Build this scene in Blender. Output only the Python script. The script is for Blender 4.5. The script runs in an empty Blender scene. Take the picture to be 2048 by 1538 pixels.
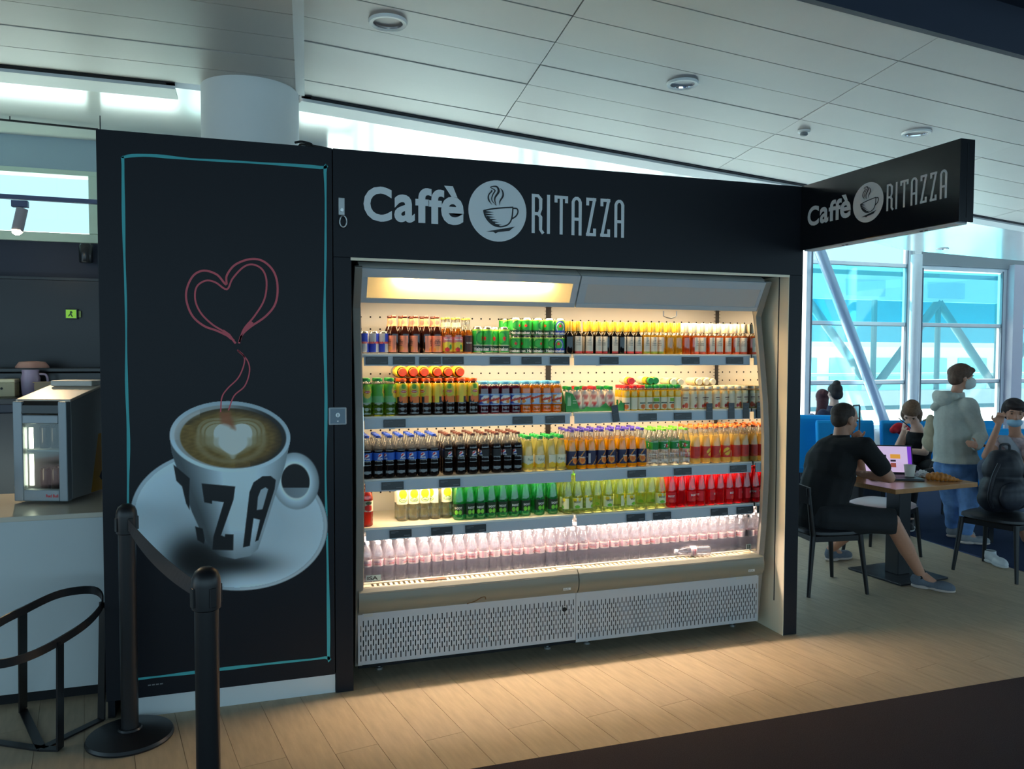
import bpy, bmesh, math, random
import numpy as np
from mathutils import Vector, Matrix
random.seed(7); np.random.seed(7)
scene = bpy.context.scene
COL = scene.collection
R = math.radians

# ------------------------------------------------------------------ camera
IMW, IMH = 2048, 1538
FPX, YAW, PITCH, ROLL = 1568.733, .3149, .0409, .0033
CAM = np.array([0., -3.99, 1.7277])
_fw = np.array([math.sin(YAW)*math.cos(PITCH), math.cos(YAW)*math.cos(PITCH), -math.sin(PITCH)])
_r = np.array([math.cos(YAW), -math.sin(YAW), 0.]); _u = np.cross(_r, _fw)
_R = _r*math.cos(ROLL)+_u*math.sin(ROLL); _U = -_r*math.sin(ROLL)+_u*math.cos(ROLL)
cd = bpy.data.cameras.new('camera'); cam = bpy.data.objects.new('camera', cd); COL.objects.link(cam)
cd.sensor_fit = 'HORIZONTAL'; cd.sensor_width = 36; cd.lens = 36*FPX/IMW; cd.clip_start = .05; cd.clip_end = 400
mw = Matrix.Identity(4)
for i in range(3):
    mw[i][0] = _R[i]; mw[i][1] = _U[i]; mw[i][2] = -_fw[i]; mw[i][3] = CAM[i]
cam.matrix_world = mw
scene.camera = cam
# a pixel gives a direction; the plane it is cut with gives the distance
def ray(x, y): return _fw+_R*(x-IMW/2)/FPX+_U*(IMH/2-y)/FPX
def onX(x, y, X): d = ray(x, y); return CAM+d*((X-CAM[0])/d[0])
def onY(x, y, Y): d = ray(x, y); return CAM+d*((Y-CAM[1])/d[1])
def onZ(x, y, Z): d = ray(x, y); return CAM+d*((Z-CAM[2])/d[2])
def atD(x, y, D): return CAM+ray(x, y)*D

# ------------------------------------------------------------------ light
w = bpy.data.worlds.new('world'); scene.world = w; w.use_nodes = True
bg = w.node_tree.nodes['Background']; bg.inputs[0].default_value = (.52, .82, 1.0, 1); bg.inputs[1].default_value = 1.22
sd = bpy.data.lights.new('sun', 'SUN'); so = bpy.data.objects.new('sun', sd); COL.objects.link(so)
sd.energy = 40.0; sd.angle = R(.6); sd.color = (1, .97, .92); so.rotation_euler = (R(-44), R(0), R(8))
scene.view_settings.view_transform = 'Standard'; scene.view_settings.look = 'None'
scene.view_settings.gamma = 1; scene.view_settings.use_curve_mapping = False
scene.view_settings.exposure = 0.5
scene.cycles.use_denoising = True
scene.cycles.max_bounces = 10; scene.cycles.diffuse_bounces = 5; scene.cycles.glossy_bounces = 5
scene.cycles.transmission_bounces = 8; scene.cycles.transparent_max_bounces = 28
scene.cycles.caustics_reflective = False; scene.cycles.caustics_refractive = False
scene.cycles.sample_clamp_indirect = 6

# ------------------------------------------------------------------ helpers
def srgb(r, g, b):
    f = lambda c: ((c/255+.055)/1.055)**2.4 if c/255 > .04045 else c/255/12.92
    return (f(r), f(g), f(b))
MATS = {}
def mat(name, col=(.8, .8, .8), rough=.5, metal=0., spec=.5, emit=None, estr=0., noise=0., nscale=20., bump=0., coat=0., var=0., stretch=None, alpha=None):
    """procedural principled material: colour with grain (noise), fine relief (bump), per-object variation (var)"""
    if name in MATS: return MATS[name]
    m = bpy.data.materials.new(name); m.use_nodes = True; nt = m.node_tree; b = nt.nodes['Principled BSDF']
    b.inputs['Base Color'].default_value = (*col, 1); b.inputs['Roughness'].default_value = rough
    b.inputs['Metallic'].default_value = metal; b.inputs['Specular IOR Level'].default_value = spec
    b.inputs['Coat Weight'].default_value = coat
    if emit: b.inputs['Emission Color'].default_value = (*emit, 1); b.inputs['Emission Strength'].default_value = estr
    src = None
    if noise or bump:
        tc = nt.nodes.new('ShaderNodeTexCoord'); mp = nt.nodes.new('ShaderNodeMapping'); nz = nt.nodes.new('ShaderNodeTexNoise')
        nz.inputs['Scale'].default_value = nscale; nz.inputs['Detail'].default_value = 5
        if stretch: mp.inputs['Scale'].default_value = stretch
        nt.links.new(tc.outputs['Object'], mp.inputs[0]); nt.links.new(mp.outputs[0], nz.inputs['Vector'])
    if noise or var:
        hsv = nt.nodes.new('ShaderNodeHueSaturation'); hsv.inputs['Color'].default_value = (*col, 1)
        add = None
        if noise:
            mr = nt.nodes.new('ShaderNodeMapRange'); mr.inputs[1].default_value = .25; mr.inputs[2].default_value = .75
            mr.inputs[3].default_value = 1-noise; mr.inputs[4].default_value = 1+noise
            nt.links.new(nz.outputs['Fac'], mr.inputs[0]); add = mr.outputs[0]
        if var:
            oi = nt.nodes.new('ShaderNodeObjectInfo'); m2 = nt.nodes.new('ShaderNodeMapRange')
            m2.inputs[3].default_value = 1-var; m2.inputs[4].default_value = 1+var
            nt.links.new(oi.outputs['Random'], m2.inputs[0])
            if add:
                mu = nt.nodes.new('ShaderNodeMath'); mu.operation = 'MULTIPLY'; nt.links.new(add, mu.inputs[0]); nt.links.new(m2.outputs[0], mu.inputs[1]); add = mu.outputs[0]
            else: add = m2.outputs[0]
        nt.links.new(add, hsv.inputs['Value']); nt.links.new(hsv.outputs[0], b.inputs['Base Color'])
    if bump:
        bp = nt.nodes.new('ShaderNodeBump'); bp.inputs['Strength'].default_value = bump; bp.inputs['Distance'].default_value = .004
        nt.links.new(nz.outputs['Fac'], bp.inputs['Height']); nt.links.new(bp.outputs[0], b.inputs['Normal'])
    MATS[name] = m; return m
def smat(name, r, g, b, **k): return mat(name, srgb(r, g, b), **k)
def printed(name, rough=.45, spec=.4):
    """colour read from the mesh's printed colours (flat print on labels and posters)"""
    if name in MATS: return MATS[name]
    m = bpy.data.materials.new(name); m.use_nodes = True; nt = m.node_tree; b = nt.nodes['Principled BSDF']
    a = nt.nodes.new('ShaderNodeVertexColor'); a.layer_name = 'print'
    nt.links.new(a.outputs[0], b.inputs['Base Color']); b.inputs['Roughness'].default_value = rough; b.inputs['Specular IOR Level'].default_value = spec
    MATS[name] = m; return m
def clear(name, tint, gloss=.12, body=.0, bodycol=(.9, .9, .9), trans=0., rough=.04):
    """thin clear plastic, glass or liquid: tinted see-through + fresnel gloss + a share of body colour / translucence"""
    if name in MATS: return MATS[name]
    m = bpy.data.materials.new(name); m.use_nodes = True; nt = m.node_tree
    for n in list(nt.nodes):
        if n.type == 'BSDF_PRINCIPLED': nt.nodes.remove(n)
    out = [n for n in nt.nodes if n.type == 'OUTPUT_MATERIAL'][0]
    tr = nt.nodes.new('ShaderNodeBsdfTransparent'); tr.inputs[0].default_value = (*tint, 1)
    gl = nt.nodes.new('ShaderNodeBsdfGlossy'); gl.inputs['Roughness'].default_value = rough
    lw = nt.nodes.new('ShaderNodeLayerWeight'); lw.inputs[0].default_value = .35
    mr = nt.nodes.new('ShaderNodeMapRange'); mr.inputs[3].default_value = gloss*.4; mr.inputs[4].default_value = min(1, gloss*4)
    nt.links.new(lw.outputs['Fresnel'], mr.inputs[0])
    base = tr
    if body > 0:
        df = nt.nodes.new('ShaderNodeBsdfDiffuse'); df.inputs[0].default_value = (*bodycol, 1)
        last = df
        if trans > 0:
            tl = nt.nodes.new('ShaderNodeBsdfTranslucent'); tl.inputs[0].default_value = (*bodycol, 1)
            mx0 = nt.nodes.new('ShaderNodeMixShader'); mx0.inputs[0].default_value = trans
            nt.links.new(df.outputs[0], mx0.inputs[1]); nt.links.new(tl.outputs[0], mx0.inputs[2]); last = mx0
        mx1 = nt.nodes.new('ShaderNodeMixShader'); mx1.inputs[0].default_value = body
        nt.links.new(tr.outputs[0], mx1.inputs[1]); nt.links.new(last.outputs[0], mx1.inputs[2]); base = mx1
    mx = nt.nodes.new('ShaderNodeMixShader'); nt.links.new(mr.outputs[0], mx.inputs[0])
    nt.links.new(base.outputs[0], mx.inputs[1]); nt.links.new(gl.outputs[0], mx.inputs[2]); nt.links.new(mx.outputs[0], out.inputs[0])
    MATS[name] = m; return m

class MB:
    """collects shapes; build() links them as ONE mesh object"""
    def __init__(s): s.v = []; s.f = []; s.m = []; s.c = {}
    def add(s, vs, fs, mi=0):
        o = len(s.v); s.v += [tuple(map(float, p)) for p in vs]; s.f += [tuple(i+o for i in f) for f in fs]; s.m += [mi]*len(fs); return s
    def box(s, a, b, mi=0):
        x0, y0, z0 = a; x1, y1, z1 = b
        return s.add([(x0,y0,z0),(x1,y0,z0),(x1,y1,z0),(x0,y1,z0),(x0,y0,z1),(x1,y0,z1),(x1,y1,z1),(x0,y1,z1)],
              [(0,3,2,1),(4,5,6,7),(0,1,5,4),(1,2,6,5),(2,3,7,6),(3,0,4,7)], mi)
    def quad(s, a, b, c, d, mi=0): return s.add([a, b, c, d], [(0,1,2,3)], mi)
    def prism(s, poly, axis, lo, hi, mi=0):
        """extrude a 2-D polygon along axis 'x','y','z'"""
        n = len(poly)
        P = lambda t: [{'x': (t, p[0], p[1]), 'y': (p[0], t, p[1]), 'z': (p[0], p[1], t)}[axis] for p in poly]
        fs = [tuple(range(n)), tuple(range(2*n-1, n-1, -1))]+[(i, n+i, n+(i+1) % n, (i+1) % n) for i in range(n)]
        return s.add(P(lo)+P(hi), fs, mi)
    def lathe(s, prof, n=20, c=(0, 0, 0), mi=0, mz=None):
        """revolve [(r,z),...] about z; mz(z)->material index of a ring"""
        vs = []; fs = []; ms = []
        for r, z in prof:
            for k in range(n): a = 2*math.pi*k/n; vs.append((c[0]+r*math.cos(a), c[1]+r*math.sin(a), c[2]+z))
        for j in range(len(prof)-1):
            for k in range(n):
                fs.append((j*n+k, j*n+(k+1) % n, (j+1)*n+(k+1) % n, (j+1)*n+k)); ms.append(mz((prof[j][1]+prof[j+1][1])/2) if mz else mi)
        fs.append(tuple(range(n-1, -1, -1))); ms.append(mz(prof[0][1]) if mz else mi)
        fs.append(tuple((len(prof)-1)*n+k for k in range(n))); ms.append(mz(prof[-1][1]) if mz else mi)
        o = len(s.v); s.v += vs; s.f += [tuple(i+o for i in f) for f in fs]; s.m += ms; return s
    def cyl(s, p0, p1, r0, r1=None, n=14, mi=0):
        r1 = r0 if r1 is None else r1
        p0 = Vector(p0); p1 = Vector(p1); q = (p1-p0).to_track_quat('Z', 'Y')
        vs = []
        for p, r in ((p0, r0), (p1, r1)):
            for k in range(n): a = 2*math.pi*k/n; vs.append(tuple(p+q @ Vector((r*math.cos(a), r*math.sin(a), 0))))
        fs = [(k, (k+1) % n, n+(k+1) % n, n+k) for k in range(n)]+[tuple(range(n-1, -1, -1)), tuple(range(n, 2*n))]
        return s.add(vs, fs, mi)
    def bar(s, p0, p1, wx, wy, up=(0, 0, 1), mi=0):
        """rectangular bar from p0 to p1"""
        p0 = Vector(p0); p1 = Vector(p1); d = (p1-p0).normalized(); u = Vector(up)
        a = d.cross(u); a = (a if a.length > 1e-4 else d.cross(Vector((1, 0, 0)))).normalized(); b = a.cross(d).normalized()
        vs = [tuple(p+a*sx*wx/2+b*sy*wy/2) for p in (p0, p1) for sx, sy in ((-1,-1),(1,-1),(1,1),(-1,1))]
        return s.add(vs, [(3,2,1,0),(4,5,6,7),(0,1,5,4),(1,2,6,5),(2,3,7,6),(3,0,4,7)], mi)
    def tube(s, pts, r, n=8, mi=0, closed=False):
        pts = [Vector(p) for p in pts]; N = len(pts); rr = r if hasattr(r, '__len__') else [r]*N; vs = []
        ref = None
        for i, p in enumerate(pts):
            a = pts[(i-1) % N] if (i or closed) else p; b = pts[(i+1) % N] if (i < N-1 or closed) else p
            d = (b-a).normalized()
            if ref is None: ref = d.cross(Vector((.13, .2, 1))).normalized()
            ref = (ref-d*ref.dot(d)).normalized(); w_ = d.cross(ref)
            for k in range(n): t = 2*math.pi*k/n; vs.append(tuple(p+(ref*math.cos(t)+w_*math.sin(t))*rr[i]))
        fs = []
        for i in range(N if closed else N-1):
            j = (i+1) % N
            fs += [(i*n+k, i*n+(k+1) % n, j*n+(k+1) % n, j*n+k) for k in range(n)]
        if not closed: fs += [tuple(range(n-1, -1, -1)), tuple((N-1)*n+k for k in range(n))]
        return s.add(vs, fs, mi)
    def build(s, name, mats, parent=None, smooth=False, bevel=0., loc=None, rotz=0., sharp=.7, cols=None, seg=2, kind=None):
        me = bpy.data.meshes.new(name); me.from_pydata(s.v, [], s.f)
        for m in (mats if isinstance(mats, (list, tuple)) else [mats]): me.materials.append(m)
        if any(s.m): me.polygons.foreach_set('material_index', s.m)
        if smooth:
            me.polygons.foreach_set('use_smooth', [True]*len(me.polygons)); me.set_sharp_from_angle(angle=sharp)
        if cols is not None:
            ca = me.color_attributes.new('print', 'FLOAT_COLOR', 'POINT')
            flat = np.ones((len(me.vertices), 4), np.float32); flat[:, :3] = cols; ca.data.foreach_set('color', flat.ravel())
        me.validate(); me.update()
        o = bpy.data.objects.new(name, me); COL.objects.link(o)
        if parent: o.parent = parent
        if loc is not None: o.location = loc
        if rotz: o.rotation_euler = (0, 0, rotz)
        if bevel:
            md = o.modifiers.new('edge', 'BEVEL'); md.width = bevel; md.segments = seg; md.limit_method = 'ANGLE'; md.angle_limit = R(40)
        if kind: o['kind'] = kind
        return o
def thing(name, label, cat, loc=(0, 0, 0), rotz=0., group=None):
    o = bpy.data.objects.new(name, None); COL.objects.link(o); o.empty_display_size = .05
    o.location = loc; o.rotation_euler = (0, 0, rotz); return tag(o, label, cat, group)
def tag(o, label, cat, group=None):
    o['label'] = label; o['category'] = cat
    if group: o['group'] = group
    return o
def copy_tree(o, parent=None):
    c = o.copy(); COL.objects.link(c); c.parent = parent
    for ch in list(o.children): copy_tree(ch, c)
    return c
def struct(o, label=None):
    o['kind'] = 'structure'
    if label: o['label'] = label
    return o
TMP = bpy.data.scenes.new('workbench')     # scratch scene: shapes are grown here, then moved over
def text_geo(txt, size=1., bold=0., spacing=1.):
    """outline of a piece of lettering as flat verts / faces in x,y"""
    cu = bpy.data.curves.new('lettering', 'FONT'); cu.body = txt; cu.size = size; cu.offset = bold; cu.space_character = spacing; cu.resolution_u = 4
    o = bpy.data.objects.new('lettering', cu); TMP.collection.objects.link(o)
    TMP.view_layers[0].update()
    me = o.evaluated_get(TMP.view_layers[0].depsgraph).to_mesh()
    v = [(p.co.x, p.co.y) for p in me.vertices]; f = [tuple(p.vertices) for p in me.polygons]
    bpy.data.objects.remove(o); bpy.data.curves.remove(cu)
    return v, f
def fit_text(txt, x0, x1, z0, z1, bold=0.):
    """lettering stretched into the box x0..x1, z0..z1"""
    v, f = text_geo(txt, 1., bold); a = np.array(v); lo = a.min(0); hi = a.max(0)
    a = (a-lo)/(hi-lo); return [(x0+(x1-x0)*p[0], z0+(z1-z0)*p[1]) for p in a], f
def ribbon(pts, wd, closed=False):
    """flat 2-D stroke along pts; wd a number or one per point"""
    p = np.array(pts, float); n = len(p); wd = np.full(n, wd) if np.isscalar(wd) else np.array(wd)
    v = []; f = []
    for i in range(n):
        a = p[(i-1) % n] if (i or closed) else p[i]; b = p[(i+1) % n] if (i < n-1 or closed) else p[i]
        d = b-a; d = d/(np.linalg.norm(d)+1e-9); q = np.array((-d[1], d[0]))
        k = 1.
        if 0 < i < n-1 or closed:
            d1 = p[i]-a; d1 = d1/(np.linalg.norm(d1)+1e-9); k = 1/max(.85, abs(d1 @ d))
        v += [tuple(p[i]+q*wd[i]/2*k), tuple(p[i]-q*wd[i]/2*k)]
    for i in range(n if closed else n-1):
        j = (i+1) % n; f.append((2*i, 2*i+1, 2*j+1, 2*j))
    return v, f
def smooth_path(pts, n=6, closed=False):
    """Catmull-Rom through pts"""
    P = [np.array(p, float) for p in pts]; N = len(P); out = []
    for i in range(N if closed else N-1):
        a = P[(i-1) % N] if (i or closed) else P[0]*2-P[1]; b = P[i]; c = P[(i+1) % N]; d = P[(i+2) % N] if (i+2 < N or closed) else P[-1]*2-P[-2]
        for k in range(n):
            t = k/n; out.append(tuple(.5*((2*b)+(c-a)*t+(2*a-5*b+4*c-d)*t*t+(3*b-a-3*c+d)*t**3)))
    if not closed: out.append(tuple(P[-1]))
    return out
# ================================================================== the setting
ZC, ZL = 3.40, 3.385                       # ceiling, lower ceiling beyond the slot
GA = R(10.4)                              # the building's grid is turned against the booth
gu = np.array([math.cos(GA), math.sin(GA)]); gv = np.array([-math.sin(GA), math.cos(GA)])
m_plank = mat('wood_plank_vinyl', srgb(186, 167, 140), rough=.5, spec=.3, noise=.14, nscale=5, stretch=(1.2, 7, 1), bump=.05, var=.05)
m_joint = smat('plank_joint', 132, 112, 86, rough=.8)
m_carpet = mat('charcoal_carpet', srgb(66, 60, 64), rough=1, spec=.1, noise=.35, nscale=260, bump=.6)
m_navy = mat('navy_carpet', srgb(40, 52, 80), rough=1, spec=.1, noise=.3, nscale=240, bump=.6)
m_ceil = mat('ceiling_metal', srgb(198, 192, 184), rough=.42, spec=.35, noise=.02, nscale=3, var=.03)
m_gloss = mat('lacquered_ceiling', srgb(232, 232, 226), rough=.17, spec=.7, noise=.015, nscale=2)
m_white = mat('white_paint', srgb(228, 230, 228), rough=.5, noise=.02, nscale=4)
m_dark = mat('dark_void', srgb(14, 15, 19), rough=.8)
m_navywall = mat('navy_bulkhead', srgb(28, 38, 58), rough=.6, noise=.06, nscale=4)
m_frame = mat('aluminium_frame', srgb(206, 210, 214), rough=.35, metal=.25, noise=.03, nscale=6)
m_framed = mat('grey_gasket', srgb(92, 100, 112), rough=.5)

# floor: planks one by one over a bed, carpet beyond the edges
fl = MB().box((-9, -.91, -.06), (5.8, 6.5, -.004)).build('floor', m_joint); struct(fl, 'pale wood plank vinyl floor')
pw, pl = .19, 1.25
plank = MB().box((.0007, .0007, -.004), (pl-.0007, pw-.0007, 0))
plank_me = plank.build('plank', m_plank, bevel=0); first = True
# planks run away from the booth's front, staggered
def inside(cx, cy): return -2.2 < cx < 6.6 and -1.6 < cy < 3.3
import itertools
clip_lo, cnt = -.91, 0
for row in range(-14, 44):
    off = (row*.47) % 1.*pl
    for k in range(-3, 6):
        a = k*pl+off; b0 = row*pw
        c = gu*(b0+pw/2)+gv*(a+pl/2)
        cx, cy = c
        if not inside(cx, cy) or cnt > 330: continue
        corner = gu*(b0+pw)+gv*a
        # cut the planks that cross the carpet edges
        poly = [gu*(b0+.0012)+gv*(a+.0012), gu*(b0+pw-.0012)+gv*(a+.0012), gu*(b0+pw-.0012)+gv*(a+pl-.0012), gu*(b0+.0012)+gv*(a+pl-.0012)]
        def clip(pg, nrm, d):
            out = []
            for i in range(len(pg)):
                p, q = pg[i], pg[(i+1) % len(pg)]; sp, sq = p @ nrm-d, q @ nrm-d
                if sp >= 0: out.append(p)
                if sp*sq < 0: out.append(p+(q-p)*sp/(sp-sq))
            return out
        nfar = np.array([-.995, .1])
        full = all(p[1] > -.91 for p in poly) and all(p @ nfar > -5.68 for p in poly)
        if full:
            o = plank_me if first else plank_me.copy()
            if first: first = False
            else: COL.objects.link(o)
            o.parent = fl; o.location = (*corner, .0); o.rotation_euler = (0, 0, GA+math.pi/2)
        else:
            pg = clip(clip(poly, np.array([0, 1.]), -.91), nfar, -5.68)
            if len(pg) < 3: continue
            area = abs(sum(pg[i][0]*pg[(i+1) % len(pg)][1]-pg[(i+1) % len(pg)][0]*pg[i][1] for i in range(len(pg))))/2
            if area < .004: continue
            org = pg[0]; cs, sn = math.cos(-(GA+math.pi/2)), math.sin(-(GA+math.pi/2))
            loc = [((p-org)[0]*cs-(p-org)[1]*sn, (p-org)[0]*sn+(p-org)[1]*cs) for p in pg]
            MB().prism(loc, 'z', -.004, 0).build('plank', m_plank, fl, loc=(*org, 0), rotz=GA+math.pi/2)
        cnt += 1
struct(MB().box((-9, -10, -.06), (14, -.914, .004)).build('floor_carpet', m_carpet), 'charcoal carpet of the concourse')
cp = [(5.735, -.91), (5.9, 1.95), (5.9, 2.6), (-2.2, 2.6), (-2.2, 8.1), (24, 8.1), (24, -.91)]
def pgon(poly, z0, z1, name, m, lab):
    b = MB().prism(poly, 'z', z0, z1).build(name, m); return struct(b, lab)
pgon([(5.735, -.91), (5.9, 1.95), (5.9, 2.6), (5.9, 8.1), (26, 8.1), (26, -.91)], -.06, .003, 'floor_carpet', m_navy, 'navy blue carpet beyond the cafe floor')
pgon([(-9, 3.3), (5.9, 3.3), (5.9, 8.1), (-9, 8.1)], -.003, .003, 'floor_carpet', m_navy, 'navy blue carpet behind the kiosk')

# ceiling: fan of long metal panels between the slot and the dark bulkhead
cl = MB().prism([(-7, -1.9), (13, .55), (13, 4.45), (.3, 1.36), (-7, 1.33)], 'z', ZC+.03, ZC+.08).build('ceiling', m_dark); struct(cl, 'panelled metal ceiling')
def yslot(x): return 1.364+(x-.308)*.2488 if x > .308 else 1.364+(x-.308)*.01+.02
def yfront(x): return -1.12+(x-.3)*.13 if x > .3 else -1.12+(x-.3)*.06
JX = [(-5.6, -5.45), (-2.75, -2.65), (.145, .289), (1.44, 1.735), (3.44, 4.0), (5.5, 6.3), (7.6, 8.6), (9.6, 10.9), (11.6, 13.)]   # joints: x at the front edge, x at the slot
NR = 8
for j in range(len(JX)-1):
    for i in range(NR):
        ta, tb = i/NR+.0018, (i+1)/NR-.0018
        def pt(s, t):
            xf = JX[j][0]+(JX[j+1][0]-JX[j][0])*s; xs = JX[j][1]+(JX[j+1][1]-JX[j][1])*s
            x = xf+(xs-xf)*t
            # at a joint the two bays meet without a step
            return (x, yfront(xf)+(yslot(xs)-yfront(xf))*t)
        e = .0016
        dz = random.uniform(0, .004)
        poly = [pt(e, ta), pt(1-e, ta), pt(1-e, tb), pt(e, tb)]
        MB().prism(poly, 'z', ZC+dz, ZC+.03).build('ceiling_panel', m_ceil, cl)
# white T-strip between the two bays
MB().prism([(.115, -1.1), (.17, -1.1), (.315, 1.364), (.26, 1.364)], 'z', ZC-.006, ZC+.01).build('cover_strip', m_white, cl)
# slot, white lip of the lower ceiling, the lower ceiling itself
sp = [(-7, yslot(-7)), (-.47, yslot(-.47)), (-.47, yslot(-.47)+.1), (.31, yslot(.31)+.1), (.31, yslot(.31)), (13, yslot(13))]
for k, (a, b) in enumerate(zip(sp[:-1], sp[1:])):
    a = np.array(a); b = np.array(b); d = (b-a)/np.linalg.norm(b-a); n = np.array([-d[1], d[0]])
    s1 = [a, b, b+n*.05, a+n*.05]
    struct(MB().prism([tuple(p) for p in s1], 'z', ZC-.005, ZC+.06).build('trim_slot', m_dark), 'dark shadow gap at the edge of the ceiling')
    if k in (0, 4):
        s2 = [a+n*.05, b+n*.05, b+n*.27, a+n*.27]
        struct(MB().prism([tuple(p) for p in s2], 'z', ZL-.010, ZC+.02).build('trim_fascia', m_white), 'matt white border of the lower ceiling')
le = [tuple(onZ(x, y, ZL)[:2]) for x, y in ((2048, 522), (1810, 500), (1790, 495), (1700, 473))]
lo = [(-7, 1.42), (-.5, 1.43), (.3, 1.5), (5.1, 2.62), (13, 4.6), (le[0][0]+1, le[0][1]+.15)]+le+[(le[-1][0]-1.4, le[-1][1]-.9), (5.2, 3.3), (-7, 3.02)]
struct(MB().prism(lo, 'z', ZL, ZL+.12).build('ceiling', m_gloss), 'glossy white lower ceiling')
# upper right: dark bulkhead in front of the ceiling
struct(MB().prism([(-9, -1.72), (.3, -1.13), (13, .52), (13, -10), (-9, -10)], 'z', ZC+.25, ZC+.35).build('ceiling', m_navywall), 'dark navy concourse ceiling')
struct(MB().prism([(-9, -1.73), (.3, -1.13), (13, .52), (13, .56), (.3, -1.09), (-9, -1.69)], 'z', ZC-.005, ZC+.3).build('trim_bulkhead', m_navywall), 'dark navy edge of the concourse ceiling')
struct(MB().prism([(.3, -2.3), (13, -.65), (13, -.35), (.3, -2.0)], 'z', ZC+.16, ZC+.25).build('trim_beam', m_dark), 'black beam below the concourse ceiling')

# round column
struct(MB().lathe([(.3, 0), (.3, ZC+.03)], 48, (-.02, 1.40, 0)).build('column', m_white, smooth=True), 'round white column behind the kiosk')
# downlights
m_chrome = mat('chrome_reflector', (.8, .8, .82), rough=.08, metal=1)
m_lens = mat('unlit_lamp', srgb(60, 62, 70), rough=.3)
for (px, py, z, r) in ((776, 43, ZC, .098), (1365, 166, ZC, .098), (1833, 265, ZC, .105), (1885, 497, ZL, .09)):
    p = onZ(px, py, z)
    lab = {776: 'recessed ceiling downlight closest to the round column', 1365: 'recessed ceiling downlight between its two neighbours in the row', 1833: 'recessed ceiling downlight above the projecting sign', 1885: 'recessed downlight in the glossy lower ceiling'}[px]
    t = thing('downlight', lab, 'downlight', (p[0], p[1], z), group='ceiling downlights')
    MB().lathe([(r*.74, .004), (r*.76, -.012), (r*.96, -.014), (r, -.004), (r, .002)], 32).build('trim_ring', m_white, t, smooth=True, sharp=1)
    b = MB()
    n = 32
    prof = [(r*.75, -.008), (r*.66, .05), (r*.5, .1), (r*.3, .13)]
    vs = []; fs = []
    for rr, zz in prof:
        for k in range(n): a = 2*math.pi*k/n; vs.append((rr*math.cos(a), rr*math.sin(a), zz))
    for jn in range(3):
        for k in range(n): fs.append((jn*n+k, (jn+1)*n+k, (jn+1)*n+(k+1) % n, jn*n+(k+1) % n))
    b.add(vs, fs); b.build('reflector', m_chrome, t, smooth=True)
    MB().lathe([(r*.3, .12), (r*.3, .135)], 20).build('lamp', m_lens, t)
p = onZ(1608, 261, ZC)
t = thing('smoke_detector', 'small round white smoke detector on the ceiling', 'smoke detector', (p[0], p[1], ZC))
MB().lathe([(.045, 0), (.045, -.014), (.03, -.016)], 24).build('base', m_white, t, smooth=True)
MB().lathe([(.026, -.014), (.028, -.034), (.02, -.04)], 20).build('sensor', smat('grey_plastic', 130, 134, 136), t, smooth=True)

# facade of the departure lounge
YF = 8.0
fac = MB().box((9.0, YF-.1, 0), (16.4, YF+.1, .30)).build('wall_back', m_white); struct(fac, 'low white wall below the lounge windows')
m_pane = clear('solar_glass', (.50, .90, .96), gloss=.06)
m_pane2 = clear('clear_glass', (.86, .95, .95), gloss=.06)
def member(name, parent, a, b, m=m_frame, bev=.004): return MB().box(a, b).build(name, m, parent, bevel=bev)
def window(idx, xa, xb, z0, z1, bars, lab, tint):
    t = bpy.data.objects.new('window_%d' % idx, None); COL.objects.link(t); t.location = (xa, YF, 0); struct(t, lab)
    L = xb-xa
    member('frame', t, (0, -.06, z0), (.10, .06, z1)); member('frame', t, (L-.10, -.06, z0), (L, .06, z1))
    member('frame', t, (.1, -.06, z0), (L-.1, .06, z0+.08)); member('frame', t, (.1, -.06, z1-.08), (L-.1, .06, z1))
    zs = [z0+.08]+bars+[z1-.08]
    for zb in bars:
        member('transom', t, (.1, -.05, zb-.035), (L-.1, .05, zb+.035)); member('gasket', t, (.1, -.055, zb-.045), (L-.1, -.03, zb-.034), m_framed, 0)
    member('gasket', t, (.1, -.07, z0+.05), (.125, -.02, z1-.05), m_framed, 0); member('gasket', t, (L-.125, -.07, z0+.05), (L-.1, -.02, z1-.05), m_framed, 0)
    for i in range(len(zs)-1):
        MB().box((.1, -.006, zs[i]+.02), (L-.1, .006, zs[i+1]-.02)).build('pane', tint[i] if isinstance(tint, list) else tint, t)
    return t
bz = [1.19, 2.29, 3.40]
window(1, 9.50, 11.9, .30, 4.3, bz, 'tall aluminium framed lounge window with a diagonal brace', [m_pane2, m_pane2, m_pane, m_pane2])
window(2, 12.05, 14.3, .30, 3.42, [1.19, 2.29], 'aluminium framed lounge window under a grey header', [m_pane2, m_pane2, m_pane])
window(3, 14.6, 17.2, .30, 3.42, [1.19, 2.29], 'lounge window at the corner post', m_pane2)
for k, xa in enumerate((-1.0, 1.6, 4.2, 6.8)):
    window(4+k, xa, xa+2.5, .30, 4.3, bz, 'lounge window hidden behind the kiosk', m_pane2)
struct(MB().box((11.9, YF-.12, 0), (12.06, YF+.12, 4.3)).build('trim_mullion', m_white), 'white mullion between the lounge windows')
struct(MB().box((14.3, YF-.22, 0), (14.58, YF+.12, 3.5)).build('trim_post', smat('lilac_grey', 176, 172, 184), bevel=.01), 'pale corner post of the facade')
struct(MB().box((12.06, YF-.1, 3.42), (17.2, YF+.1, 3.85)).build('wall_header', smat('grey_header', 128, 134, 138)), 'grey panel above the lounge window')
struct(MB().box((9.2, YF-.1, 4.3), (17.2, YF+.1, 4.8)).build('wall_header', m_white), 'white panel above the tall window')
struct(MB().box((-1.2, YF-.1, 4.3), (9.2, YF+.1, 4.8)).build('wall_header', m_white), 'white panel above the hidden windows')
struct(MB().box((-1.2, YF-.1, 0), (9.0, YF+.1, .3)).build('wall_back', m_white), 'low wall behind the kiosk')
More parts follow.
